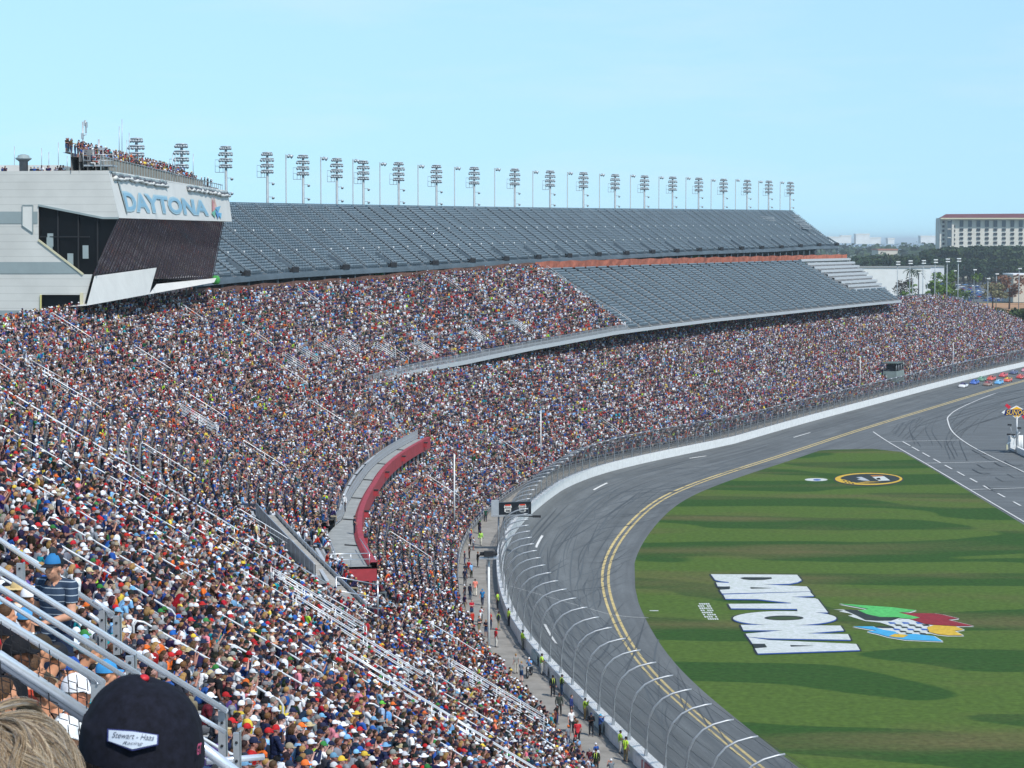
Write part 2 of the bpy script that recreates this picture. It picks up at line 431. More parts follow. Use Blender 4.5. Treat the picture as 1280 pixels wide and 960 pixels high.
for i in range(330):
    s0 = rg.uniform(190, 760) if i % 3 else rg.uniform(200, 480)
    L = rg.uniform(12, 60); d0 = rg.uniform(-11.5, -1); 
    kind = rg.random()
    if kind < .72: d1 = d0 + rg.uniform(-1.0, 1.0)
    else: d1 = d0 - rg.uniform(2, 9); L = rg.uniform(15, 45)
    z_i += 1
    skid(s0, L, d0, d1, rg.uniform(.07, .24), rg.uniform(-.8, .8), M_RUB if rg.random() < .38 else M_RUB2, .006 + .00002 * z_i)
# marks curling down to the apron and over the pit entry
for i in range(46):
    s0 = rg.uniform(215, 470); skid(s0, rg.uniform(14, 40), rg.uniform(-6, -12), rg.uniform(-14, -16), rg.uniform(.06, .15), rg.uniform(-1, 1), M_RUB, .012 + .0001 * i)
o = struct(mb, 'tyre_marks')
mb = MB()
def skid_px(px, w, z=ZI + .010, m=M_RUB): 
    px = [p for p in px if (p[1] - 533) < .6 * (p[0] - 1082) - 5]
    if len(px) > 1: ribbon(mb, smooth_px(px, z), w, z, m)
for i in range(46):
    t = rg.random(); x0 = rg.uniform(1150, 1300); y0 = rg.uniform(480, 505)
    k = rg.uniform(-.5, 1)
    px = [(x0 + 60, y0 - 6), (x0, y0 + 6 + 6 * k), (x0 - 55 - 30 * t, y0 + 26 + 10 * k), (x0 - 75 - 40 * t, y0 + 50 + 10 * k), (x0 - 70 - 30 * t, y0 + 75 + 14 * k)]
    cut = rg.randint(2, 5); st = rg.randint(0, 5 - cut) if cut < 5 else 0
    skid_px(px[st:st + cut], rg.uniform(.08, .22), ZI + .008 + .0002 * i, M_RUB if i % 3 else M_RUB2)
for i in range(18):
    x0 = rg.uniform(1215, 1290); y0 = rg.uniform(560, 620); skid_px([(x0, y0), (x0 + 10, y0 + 5), (x0 + 22, y0 + 5)], rg.uniform(.1, .3), ZI + .02 + .0002 * i)
struct(mb, 'pit_tyre_marks')

# the outer wall between track and walkway, and the walkway
mb = MB(); wz = lambda s: float(zw(s))
loft(mb, SSEQ, lambda s: [(-.02, wz(s) - 1.2), (-.02, wz(s) + 1.1), (.75, wz(s) + 1.1), (.75, wz(s) - .3)], M_WHITE)
ow = struct(mb, 'track_wall'); del ow['kind']
tag(ow, 'long white concrete wall curving along the outer edge of the race track', 'wall')
mb = MB()
loft(mb, SSEQ, lambda s: [(.6, wz(s)), (DL0 - .1, wz(s)), (DL0 + .1, wz(s) + .6)], M_WALK)
struct(mb, 'walkway')
# ------------------------------------------------------------------ grandstands
PITCH = .86
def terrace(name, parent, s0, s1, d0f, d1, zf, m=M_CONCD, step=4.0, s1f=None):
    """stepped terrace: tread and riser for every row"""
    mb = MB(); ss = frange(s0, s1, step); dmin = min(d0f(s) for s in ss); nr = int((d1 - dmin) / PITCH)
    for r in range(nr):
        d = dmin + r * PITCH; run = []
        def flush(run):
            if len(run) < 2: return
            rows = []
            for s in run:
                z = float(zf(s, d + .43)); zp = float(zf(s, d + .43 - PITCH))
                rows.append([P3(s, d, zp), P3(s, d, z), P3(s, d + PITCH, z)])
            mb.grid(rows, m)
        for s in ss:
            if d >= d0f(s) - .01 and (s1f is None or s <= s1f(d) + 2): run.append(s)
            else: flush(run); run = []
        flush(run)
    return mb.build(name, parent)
def benches(name, parent, s0, s1, d0f, d1, zf, aisles, m=M_ALUW, skip=None):
    mb = MB(); ss = frange(s0, s1, 2.0); dmin = min(d0f(s) for s in ss); nr = int((d1 - dmin) / PITCH)
    for r in range(nr):
        d = dmin + r * PITCH
        edges = [s0] + [a for a in aisles if s0 < a < s1] + [s1]
        for a, b in zip(edges[:-1], edges[1:]):
            a += .6; b -= .6
            if b - a < 1.5: continue
            q = [s for s in frange(a, b, 4.0) if d >= d0f(s) - .01 and (skip is None or not skip(s, d))]
            if len(q) < 2: continue
            rows = []
            for s in q:
                z = float(zf(s, d + .43)) + .40
                rows.append([P3(s, d + .48, z), P3(s, d + .48, z + .05), P3(s, d + .76, z + .05), P3(s, d + .76, z)])
            mb.grid(rows, m)
    return mb.build(name, parent)
def balustrade(name, parent, s0, s1, df, zf, h=1.1, bar=.22, m=M_STEEL, dense=True, rails=2):
    mb = MB(); L = frange(s0, s1, 3.0)
    for k in range(rails + 1):
        hh = h * (1 - k / max(1, rails)) + (.08 if k == rails else 0)
        mb.tube([P3(s, df(s), zf(s) + hh) for s in L], .035, m, 4, smooth=False)
    for s in frange(s0, s1, bar):
        a = P3(s, df(s), zf(s) + .05); mb.beam(a, (a[0], a[1], a[2] + h - .05), .035, .035, m)
    for s in frange(s0, s1, 3.0):
        a = P3(s, df(s), zf(s)); mb.beam(a, (a[0], a[1], a[2] + h + .03), .08, .08, m)
    return mb.build(name, parent)
def bake_seats(name, parent, pts, m):
    """one seat = pan + curved back, repeated on the rows of an empty deck (too many to count: one part)"""
    t = MB(); t.box((0, .05, .43), (.42, .40, .05), m); t.box((0, -.17, .66), (.42, .05, .42), m); t.box((0, -.05, .2), (.06, .06, .4), m)
    V = np.array(t.v); Fc = np.array(t.f); n = len(pts); P = np.array([p[:3] for p in pts]); A = np.array([p[3] for p in pts])
    ca, sa = np.cos(A), np.sin(A)
    W = np.empty((n, len(V), 3)); W[..., 0] = P[:, 0, None] + ca[:, None] * V[:, 0] - sa[:, None] * V[:, 1]
    W[..., 1] = P[:, 1, None] + sa[:, None] * V[:, 0] + ca[:, None] * V[:, 1]; W[..., 2] = P[:, 2, None] + V[:, 2]
    fc = (Fc[None] + (np.arange(n) * len(V))[:, None, None]).reshape(-1, 4)
    me = bpy.data.meshes.new(name); me.vertices.add(n * len(V)); me.vertices.foreach_set('co', W.ravel())
    me.loops.add(fc.size); me.loops.foreach_set('vertex_index', fc.ravel().astype(np.int32))
    me.polygons.add(len(fc)); me.polygons.foreach_set('loop_start', np.arange(0, fc.size, 4, dtype=np.int32)); me.update(calc_edges=True); me.materials.append(m)
    o = bpy.data.objects.new(name, me); COL.objects.link(o); o.parent = parent
    w = Vector((0, 0, 0)); q = parent
    while q: w += q.location; q = q.parent
    o.location = -w; o['kind'] = 'stuff'; return o
def face_rot(s):
    nx, ny = nrm(s); return math.atan2(nx, -ny)      # local +Y looks at the track

S_NEAR0 = 52.0; D_NEAR1 = 66.0; D_LOW1 = 38.5; D_MID1 = 52.0
AIS_NEAR = [S_B - 9.3 * k for k in range(1, 24)]
AIS_FAR = [S_B + 5 + 11.0 * k for k in range(0, 70)]
# near stand
ns = empty('near_grandstand', P3(S_B, DL0, 0), label='packed near part of the grandstand in front of the photographer, down to the walkway', cat='grandstand')
terrace('terrace', ns, S_NEAR0, S_B, lambda s: DL0, D_NEAR1, z_low)
benches('bench_rows', ns, S_NEAR0, S_B, lambda s: DL0, D_NEAR1, z_low, AIS_NEAR)
mb = MB(); loft(mb, frange(S_NEAR0, S_B, 4), lambda s: [(DL0, z_low(s, DL0) - .2), (DL0, zw(s) - .1)], M_CONC); mb.build('front_wall', ns)
# lower bowl
def d_low_top(s): return float(np.interp(s - OFF, [885, 928, 945, 962], [D_LOW1, 30, 22, 12]))
ls = empty('lower_grandstand', P3(S_B + 40, DL0, 0), label='long lower bowl of the grandstand full of spectators behind the catch fence', cat='grandstand')
S_L1 = 960 + OFF
mb = MB()
for r in range(int((D_LOW1 - DL0) / PITCH)):
    d = DL0 + r * PITCH; rows = []
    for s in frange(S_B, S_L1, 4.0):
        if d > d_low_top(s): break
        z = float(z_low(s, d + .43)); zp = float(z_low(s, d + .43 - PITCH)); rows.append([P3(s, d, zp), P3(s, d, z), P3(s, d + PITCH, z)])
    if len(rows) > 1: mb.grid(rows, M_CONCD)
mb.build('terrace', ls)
benches('bench_rows', ls, S_B, S_L1 - 10, lambda s: DL0, D_LOW1, z_low, AIS_FAR, skip=lambda s, d: d > d_low_top(s) or (s < S_D2 and d > 20))
mb = MB(); loft(mb, frange(S_B, S_L1, 4), lambda s: [(DL0, z_low(s, DL0) - .2), (DL0, zw(s) - .1)], M_CONC); mb.build('front_wall', ls)
mb = MB(); loft(mb, frange(S_END - 60, 885 + OFF, 4), lambda s: [(D_LOW1 + .3, z_low(s, D_LOW1) + 1.0), (D_LOW1 + .6, -4.2)], M_BACK); mb.build('back_wall', ls)
# middle deck: occupied near part, empty far part, open bleachers at its far end
md = empty('middle_deck', P3(S_D2, 30, 0), label='middle seating deck, crowded in its near half and empty in its far half', cat='grandstand')
S_CR = s_at(690, 50)     # end of the crowd at the top of the deck
def d0m(s): return float(d_mid0(s))
terrace('terrace', md, S_B + 6, S_EM, d0m, D_MID1, z_mid, s1f=s_me)
def crowd_edge(s, d): # True where the deck is filled
    st = np.interp(d, [30, 52], [s_at(780, 31), s_at(683, 51)]); return s < st
S_BL = s_at(1003, 51)
pts = []; aism = [S_B + 5 + 7.0 * k for k in range(120) if S_B + 5 + 7.0 * k > 400 + OFF]
for r in range(int((D_MID1 - 30) / PITCH)):
    d = 30 + r * PITCH; s = 480 + OFF
    while s < s_me(d) - .5:
        s += .52
        if crowd_edge(s, d) or (s > S_BL - (52 - d) * .0 and d > 35.5): continue
        if any(abs(s - a) < .65 for a in aism): continue
        x, y, z = P3(s, d + .6, float(z_mid(s, d + .43))); pts.append((x, y, z, face_rot(s)))
bake_seats('seat', md, pts, M_SEAT)
benches('bench_rows', md, S_B + 6, S_CR, d0m, D_MID1, z_mid, AIS_FAR, skip=lambda s, d: not crowd_edge(s, d))
mb = MB()
for k in range(9):
    d = 36 + k * 1.95
    rows = [[P3(s, d, float(z_mid(s, d)) + .1), P3(s, d, float(z_mid(s, d)) + .75), P3(s, d + .9, float(z_mid(s, d)) + .8), P3(s, d + .9, float(z_mid(s, d)) + .1)] for s in frange(S_BL + (52 - d) * .25, s_me(d) + 1.5, 3)]
    mb.grid(rows, M_ALUW)
mb.build('bleacher', md)
# fascia and balustrade of the front edge
mb = MB()
loft(mb, frange(S_D2, S_END, 4), lambda s: [(30 - .05, z_mid(s, 30) + .1), (29.3, z_mid(s, 30) + .1), (29.3, z_mid(s, 30) - .55), (30.5, z_mid(s, 30) - .7), (52, z_mid(s, 52) - 1.5)], M_ALUW)
mb.build('fascia', md)
balustrade('balustrade', md, S_D2, s_at(785, 29.5), lambda s: 29.5, lambda s: float(z_mid(s, 30)) + .1, 1.15, .26)
mb = MB(); e0, e1 = S_D2W, S_D2
for k in range(9):      # stepped side edge where the deck draws back
    s = e0 + (e1 - e0) * k / 9; s2 = e0 + (e1 - e0) * (k + 1) / 9; d = d0m(s)
    mb.beam(P3(s, d, z_mid(s, d) + .9), P3(s2, d0m(s2), z_mid(s2, d0m(s2)) + .9), .07, .07, M_STEEL); mb.beam(P3(s, d, z_mid(s, d) + .5), P3(s2, d0m(s2), z_mid(s2, d0m(s2)) + .5), .05, .05, M_STEEL)
    mb.box(P3((s + s2) / 2, d0m((s + s2) / 2) - .1, z_mid(s, d) - .1), (1.2, 3.2, 1.6), M_STEEL, rz=math.atan2(nrm(s)[1], nrm(s)[0]) + .35)
mb.build('side_rail', md)
mb = MB(); mb.grid([[P3(S_END + e, 30, z_mid(S_END, 30) - .8), P3(S_EM + e, 52, z_mid(S_EM, 52) - 1.6), P3(S_EM + e, 52.5, z_mid(S_EM, 52) + .2), P3(S_END + e, 30, z_mid(S_END, 30) + .2)] for e in (0, .4)], M_ALUW, closed=True)
mb.build('end_frame', md)
# aisle steps with paler treads on the decks
def aisle_steps(name, parent, al, d0, d1, zf, m, w=1.1, ok=None):
    for a in al:
        rows = []; mb = MB()
        for r in range(int((d1 - d0) / PITCH)):
            d = d0 + r * PITCH
            if ok is not None and not ok(a, d): continue
            z = float(zf(a, d + .43)) + .03
            x, y, _ = P3(a, d + PITCH / 2 , 0); mb.box((x, y, z), (w, PITCH * .6, .12), m, rz=face_rot(a))
        if mb.n: mb.build(name, parent)
aisle_steps('aisle_steps', md, [a for a in aism if a < S_END], 30, 52, z_mid, M_CONC, ok=lambda s, d: not crowd_edge(s, d))
# upper deck
ud = empty('upper_deck', P3(S_D2, 54, 20), label='long empty upper deck of dark grey seats under the row of light towers', cat='grandstand')
S_U0 = S_D2 - 30
UD0, UD1 = 54.0, 70.0; NU = 27; UP = (UD1 - UD0) / NU
S_TOP = s_at(990, 70)
def s_ue(d): return float(np.interp(d, [54, 70], [S_EU, S_TOP]))
def z_up(s, d): return z_up0(s) + (z_up1(s) - z_up0(s)) * (d - UD0) / (UD1 - UD0)
mb = MB()
for r in range(NU):
    d = UD0 + r * UP
    mb.grid([[P3(s, d, float(z_up(s, d))), P3(s, d, float(z_up(s, d + UP))), P3(s, d + UP, float(z_up(s, d + UP)))] for s in frange(S_U0, s_ue(d), 4)], M_SEATD)
mb.build('terrace', ud)
pts = []; aisu = [S_U0 + 3 + 6.0 * k for k in range(200) if S_U0 + 3 + 6.0 * k < S_EU]
for r in range(NU):
    d = UD0 + r * UP; s = S_U0
    while s < s_ue(d) - .5:
        s += .55
        if any(abs(s - a) < .5 for a in aisu): continue
        if r in (8, 9) and False: continue
        if r < 4 and any(abs(s - a - 4.5) < 1.2 for a in aisu[::3]): continue
        x, y, z = P3(s, d + .5, float(z_up(s, d + UP))); pts.append((x, y, z, face_rot(s)))
bake_seats('seat', ud, pts, M_SEAT)
for a in aisu:
    mb = MB()
    for side in (-.45, .45):
        mb.beam(P3(a + side, UD0, z_up(a, UD0) + 1.0), P3(a + side, UD1, z_up(a, UD1) + .95), .06, .06, M_POLE)
    for r in range(NU):
        d = UD0 + (r + .5) * UP; mb.box(P3(a, d, float(z_up(a, d + UP / 2)) + .05), (.8, .35, .12), M_CONCD, rz=face_rot(a))
    mb.build('aisle_steps', ud)
for a in aisu:
    for dd in (58.2, 63.0): mb = MB(); mb.box(P3(a + .5, dd, float(z_up(a, dd)) + 1.1), (.35, .1, .3), M_WHITE, rz=face_rot(a)); mb.build('row_sign', ud)
for a in aisu[::3]:
    mb = MB(); mb.box(P3(a + 4.5, 55, float(z_up(a, 55)) + .2), (2.6, 2.2, .9), M_DARK, rz=face_rot(a)); mb.beam(P3(a + 3.1, 54, z_up(a, 54) + 1.3), P3(a + 3.1, 57, z_up(a, 57) + 1.1), .08, .5, M_SEATD); mb.build('entry_box', ud)
mb = MB()
loft(mb, frange(S_U0, S_EU, 4), lambda s: [(UD0 + .2, z_up0(s) + .05), (UD0 - .3, z_up0(s) + .1), (UD0 - .3, z_up0(s) - .5), (UD0 + .4, z_up0(s) - .6), (62, z_up0(s) + 3.0)], M_SEATD)
mb.build('fascia', ud)
mb = MB(); loft(mb, frange(S_U0, S_TOP, 4), lambda s: [(UD1, z_up1(s) - .2), (UD1 + .1, z_up1(s) + 1.0), (UD1 + .25, z_up1(s) + 1.0), (UD1 + .3, -4.2)], mat('parapet_blue_grey', '#4d6473', .7, noise=.1, nscale=.3)); mb.build('parapet', ud)
mb = MB(); mb.grid([[P3(S_EU + e, UD0, z_up0(S_EU) - .6), P3(S_TOP + e, UD1, z_up1(S_EU) - 1.4), P3(S_TOP + e, UD1, z_up1(S_EU) + 1.0), P3(S_EU + e, UD0, z_up0(S_EU) + .5)] for e in (0, .3)], M_SEATD, closed=True); mb.build('end_frame', ud)
for s in frange(S_U0, S_EU, 5.5):
    mb = MB(); mb.beam(P3(s, UD0 + .1, z_mid(s, 52)), P3(s, UD0 + .1, z_up0(s) - .4), .28, .28, M_SEATD); mb.build('column', ud)
mb = MB(); loft(mb, frange(S_U0, S_EU, 4), lambda s: [(53.0, z_mid(s, 52) - .4), (61, z_mid(s, 52) - .3), (61, z_up0(s) + 2.6)], M_BACK); mb.build('concourse', ud)
# orange safety mesh along the concourse
S_OR = s_at(672, 52)
mb = MB(); loft(mb, frange(S_U0 + 2, S_OR, 3), lambda s: [(52.7, z_mid(s, 52) + .2), (52.7, z_mid(s, 52) + 1.5 + .12 * math.sin(s * .5))], mat('rusty_barrier', (.15, .075, .055), .85, noise=.4, nscale=.6))
tag(mb.build('concourse_barrier'), 'dull red brown barrier along the near half of the concourse behind the crowd', 'barrier')
mb = MB(); loft(mb, frange(S_OR, S_EM, 3), lambda s: [(52.6 + .1 * math.sin(s * .8), z_mid(s, 52) + .2), (52.6 + .1 * math.sin(s * 1.1), z_mid(s, 52) + 1.75 + .12 * math.sin(s * .5))], M_ORANGE)
tag(mb.build('safety_fence'), 'long strip of orange safety mesh along the concourse above the middle deck', 'fence')
mb = MB(); x0 = s_at(269, 52)
for k, px in enumerate((268, 271)): mb.ell(AT(px, 350, Q(x0, 52)[1]), (.5, .4, .7), M_GREEN)
tag(mb.build('green_cover'), 'bright green cover standing beside the lower corner of the press building', 'cover')
for i, (px, w) in enumerate([(475, 9), (515, 12), (745, 9), (790, 14), (870, 9)]):
    s = s_at(px, 56); mb = MB(); a = P3(s, 56, z_mid(s, 52)); mb.box((a[0], a[1], a[2] + 1.4), (w * .17, 1.6, 2.2), mat('kiosk_green', (.05, .22, .07), .7), rz=face_rot(s)); mb.box((a[0], a[1], a[2] + 2.6), (w * .19, 1.9, .2), M_SEATD, rz=face_rot(s))
    tag(mb.build('kiosk'), ['small green kiosk at the near end of the concourse, first from the press building', 'wider green kiosk on the concourse, second from the press building', 'green kiosk on the concourse just past the end of the crowd', 'widest green kiosk on the concourse behind the orange mesh', 'green kiosk farthest along the concourse'][i], 'kiosk', 'green kiosks on the concourse')
# small bleacher banks at the far top corner
for i, (x0, x1, yy) in enumerate([(950, 967, 271), (990, 999, 268.5), (993, 1006, 275), (1001, 1012, 281)]):
    Y = Q(s_at((x0 + x1) / 2 - (4, 8, 14, 18)[i], (67, 69, 67, 65)[i]), (67, 69, 67, 65)[i])[1]; mb = MB()
    for k in range(3): mb.beam(AT(x0 + k, yy + k * 2.2, Y - 3), AT(x1 + k, yy + .6 + k * 2.2, Y + 1), .5, .18, M_STEEL)
    for t in (0, 1):
        a = AT(x0 if t == 0 else x1, yy, Y - 3 if t == 0 else Y + 1); mb.beam(a, (a[0], a[1], a[2] - 3), .1, .1, M_STEEL)
    tag(mb.build('bench_bank'), ['bank of pale metal benches near the top of the upper deck, apart from three others', 'highest bank of pale benches at the top far corner of the upper deck', 'middle bank of pale benches stepping down the far end of the upper deck', 'lowest bank of pale benches stepping down the far end of the upper deck'][i], 'benches', 'bench banks at the far top corner')

# ------------------------------------------------------------------ media platform with red fascia
pl = empty('media_platform', P3(S_PLAT0, 15, 0), label='curved grey walkway platform with a red fascia above the lower bowl', cat='platform')
ps = frange(S_PLAT0, S_PLAT1, 3)
zf = 10.0
def dpo(s): return float(np.interp(s, [S_PLAT0, S_PLAT0 + 15, S_PLAT0 + 60], [1.25, 1.1, 0]))
def din(s): return float(np.interp(s, [S_PLAT0 + 16, S_PLAT0 + 30], [19.2, 16.4 + dpo(s)]))
mb = MB(); loft(mb, ps, lambda s: [(14.9 + dpo(s), zf), (din(s), zf), (din(s), zf - .3), (14.9 + dpo(s), zf - .3)], mat('platform_deck', (.30, .31, .30), .8, noise=.2, nscale=.7), closed=True); mb.build('deck', pl)
mb = MB(); loft(mb, ps, lambda s: [(15.2 + dpo(s), zf + .1), (14.9 + dpo(s), zf + .35), (14.4 + dpo(s), zf + .35), (14.4 + dpo(s), zf - 1.2), (14.6 + dpo(s), zf - 1.2)], M_RED)
x = S_PLAT0
mb.grid([[P3(x - .1, 15.7, zf - .2), P3(x - .1, 22.5, zf - .2)], [P3(x - .1, 15.7, zf - 1.25), P3(x - .1, 22.5, zf - 1.25)]], M_RED); mb.build('fascia', pl)
mb = MB(); loft(mb, ps, lambda s: [(15.4 + dpo(s), zf - .4), (15.4 + dpo(s), z_low(s, 15.4))], M_DARK); mb.grid([[P3(x, 16.4, zf - 1.2), P3(x, 22.5, zf - 1.2)], [P3(x, 16.4, 4), P3(x, 22.5, 4)]], M_DARK); mb.build('painted_shade', pl)  # near-black sheets paint the shade beneath the platform
for s in frange(S_PLAT0, S_PLAT1, 3.2):
    mb = MB(); mb.beam(P3(s, 15.0 + dpo(s), z_low(s, 15) - .4), P3(s, 15.0 + dpo(s), zf - 1), .22, .22, M_RED if s < S_PLAT0 + 8 else M_STEEL); mb.build('column', pl)
balustrade('balustrade', pl, S_PLAT0 + 26, S_PLAT1 + 1, lambda s: din(s) + .05, lambda s: zf, 1.15, .2)
mb = MB()
for pa in ([P3(x + .2, 16.2, zf + 1.1), P3(x + .2, 22.4, zf + 1.1)], [P3(x + .2, 16.2, zf + .6), P3(x + .2, 22.4, zf + .6)], [P3(x + .2, 16.3, zf + 1.1), P3(x + 9, 16.3, zf + 1.1)], [P3(x + .2, 19.2, zf + 1.1), P3(x + 17, 19.1, zf + 1.1)], [P3(x + .2, 19.2, zf + .6), P3(x + 17, 19.1, zf + .6)]): mb.tube(pa, .045, M_ALU)
for dd in (16.3, 17.9, 19.6, 22.3): a = P3(x + .2, dd, zf); mb.tube([a, (a[0], a[1], zf + 1.1)], .04, M_ALU)
for k in range(1, 6): a = P3(x + k * 3.3, 19.15, zf); mb.tube([a, (a[0], a[1], zf + 1.1)], .04, M_ALU)
mb.build('end_rail', pl)
# lamps on the red fascia
for i, s in enumerate(frange(S_PLAT0 + 18, S_PLAT1 - 5, 17)):
    mb = MB(); a = P3(s, 14.2 + dpo(s), zf - .35); mb.box(a, (.5, .5, .6), M_RED, rz=face_rot(s)); mb.box((a[0], a[1], a[2] + .36), (.6, .6, .1), M_DARK, rz=face_rot(s)); mb.build('lamp_box', pl)
for s in frange(S_PLAT0 + 12, S_PLAT1 - 16, 16.0):
    mb = MB(); mb.beam(P3(s, 15.2 + dpo(s), zf + .05), P3(s + .6, 16.3 + dpo(s), zf + .05), .15, .1, M_DARK); mb.build('cable_cover', pl)

# ------------------------------------------------------------------ long rail between the near stand and the deck beyond, and the walled stair
def stair_rail(name, s, d0, d1, zf, heights, label, gap=0., r=.04, posts=2.4, cat='handrail', group=None, m=M_ALU):
    o = empty(name, P3(s, d1, float(zf(s, d1))), label=label, cat=cat, group=group); mb = MB()
    for h in heights: mb.tube([P3(s, d, zf(s, d) + h) for d in frange(d0, d1, 3)], r, m, 6)
    if gap:
        for h in heights[:1]: mb.tube([P3(s + gap, d, zf(s, d) + h) for d in frange(d0, d1, 3)], r, m, 6)
    mb.build('rail', o); mb = MB()
    for d in frange(d0, d1, posts):
        a = P3(s, d, float(zf(s, d))); mb.tube([a, (a[0], a[1], a[2] + heights[0])], r * .9, m, 5)
    mb.build('post', o); return o
stair_rail('boundary_rail', S_B, 22, 60, z_low, (1.25, .8), 'long double rail running down the slope where the near stand meets the deck behind it', gap=.5)
stair_rail('boundary_rail', S_B - 1.2, 10, 22, z_low, (1.2, .85, .5, .2), 'lower four-bar rail continuing the long double rail beside the walled stair')
wp = empty('walled_stair', P3(S_B + 3, 20, 0), label='grey walled stairway descending beside the near end of the red platform', cat='stairway')
def rampL(t): return 281.0 - 34.5 * t, 23.9 - 4.3 * t
for i, dd in enumerate((0, 2.3)):
    mb = MB(); L = [k / 20 for k in range(0 if i == 0 else 2, 21 if i == 0 else 17)]
    def rp_(t, h): s_, d_ = rampL(t); return P3(s_, d_ + dd, float(z_low(s_, d_ + dd)) + h)
    mb.grid([[rp_(t, .2), rp_(t, 1.5), tuple(np.array(rp_(t, 1.5)) + [.1, .1, 0]), tuple(np.array(rp_(t, .2)) + [.1, .1, 0])] for t in L], M_STEEL, closed=True); mb.tube([rp_(t, 1.58) for t in L], .05, M_ALU)
    for t in L: a = rp_(t, .2); mb.beam(a, (a[0], a[1], a[2] + 1.35), .09, .09, M_ALU)
    mb.build('side_panel', wp)
mb = MB()
for k in range(60):
    t = k / 59; s_, d_ = rampL(t); mb.box(P3(s_, d_ + 1.15, float(z_low(s_, d_ + 1)) + .5), (2.2, .62, .18), M_CONC, rz=face_rot(s_) + 1.45)
mb.build('steps', wp)
def ramp_clear(s, d):
    t = (281.0 - s) / 34.5
    return not (-.02 < t < 1.04 and -.9 < d - rampL(t)[1] < 3.4)
mb = MB()
a0 = [P3(S_B - .5, 21.8, z_low(S_B, 21.5) + h) for h in (2.4, 1.4, .6)]; a1 = [P3(S_B + 1.5, 18.5, z_low(S_B, 18.5) + h + .9) for h in (2.4, 1.4, .6)]
for p, q in zip(a0, a1): mb.tube([p, q], .05, M_ALU)
for p in (a0[0], a1[0]): mb.tube([p, (p[0], p[1], p[2] - 2.6)], .06, M_ALU)
mb.build('gate_frame', wp)
# ------------------------------------------------------------------ catch fence
cf = empty('catch_fence', P3(s_of_y(160), .35, 0), label='tall catch fence of curved steel posts and wire mesh on the wall beside the track', cat='fence')
FPROF = [(.40, 1.1), (.40, 2.2), (.36, 3.1), (.20, 3.9), (-.15, 4.6), (-.75, 5.2), (-1.5, 5.55), (-2.4, 5.75), (-2.9, 5.8)]
s_f0 = sd(18.8 - .9 * 2.9 * 0, 134)[0]
posts = [s_f0 - 10 + 5.05 * k for k in range(0, int((SMAX - 80 - s_f0) / 5.05))]
def post_mesh(mb, s):
    mb.tube([P3(s, d, wz(s) + z) for d, z in FPROF], .085, M_STEEL, 6)
    a = P3(s, .55, wz(s) + .2); mb.beam(a, P3(s, .42, wz(s) + 1.6), .2, .2, M_STEEL)
for s in posts[:99]:
    mb = MB(); post_mesh(mb, s); mb.build('post', cf)
mb = MB()
for s in posts[99:]: post_mesh(mb, s)
o = mb.build('post', cf); o['kind'] = 'stuff'
mb = MB(); L = frange(posts[0], posts[-1], 5.05)
for d, z in FPROF[1:]:
    mb.tube([P3(s, d - .05, wz(s) + z) for s in L], .016, mat('fence_cable', (.16, .17, .18), .5, .6), 3, smooth=False)
mb.build('cable', cf)
def mesh_mat(w_, nm):
    m = bpy.data.materials.new(nm); m.use_nodes = True; nt = m.node_tree; b = nt.nodes['Principled BSDF']; L = nt.links.new
    b.inputs['Base Color'].default_value = (.075, .085, .092, 1); b.inputs['Roughness'].default_value = .6; b.inputs['Metallic'].default_value = .2
    uv = nt.nodes.new('ShaderNodeUVMap'); uv.uv_map = 'UVMap'; sp = nt.nodes.new('ShaderNodeSeparateXYZ'); L(uv.outputs[0], sp.inputs[0])
    def M(op, a, c=None):
        q = nt.nodes.new('ShaderNodeMath'); q.operation = op
        for i, x in enumerate((a, c)):
            if x is None: continue
            if isinstance(x, (int, float)): q.inputs[i].default_value = x
            else: L(x, q.inputs[i])
        return q.outputs[0]
    p = .10
    u = M('PINGPONG', M('ADD', sp.outputs[0], sp.outputs[1]), p / 2); v = M('PINGPONG', M('SUBTRACT', sp.outputs[0], sp.outputs[1]), p / 2)
    a = M('MAXIMUM', M('LESS_THAN', u, p * w_), M('LESS_THAN', v, p * w_))
    L(a, b.inputs['Alpha']); return m
acc = [0]
for (d0, z0), (d1, z1) in zip(FPROF[:-1], FPROF[1:]): acc.append(acc[-1] + math.hypot(d1 - d0, z1 - z0))
for sa, sb, w_, nm in ((posts[0], s_of_y(285), .045, 'fine_wire_mesh'), (s_of_y(285), posts[-1], .125, 'dense_wire_mesh')):
    mb = MB(); L = frange(sa, sb, 2.5); rows = [[P3(s, d + .06, wz(s) + z) for d, z in FPROF] for s in L]
    mb.grid(rows, mesh_mat(w_, nm), smooth=True); o = mb.build('wire_mesh', cf)
    uv_from(o, lambda co: np.array([[L[i // len(FPROF)], acc[i % len(FPROF)]] for i in range(len(co))]))

# inner low fence of the walkway beside the seats
mb = MB()
for h in (1.0, .55): mb.tube([P3(s, DL0 - .1, wz(s) + .5 + h) for s in frange(60, SMAX - 80, 4)], .03, M_STEEL, 4)
for s in frange(150, SMAX - 80, 2.6): mb.tube([P3(s, DL0 - .1, wz(s) + .5), P3(s, DL0 - .1, wz(s) + 1.5)], .03, M_STEEL, 4)
tag(mb.build('seat_front_rail'), 'low steel rail along the front of the seats above the walkway', 'railing')

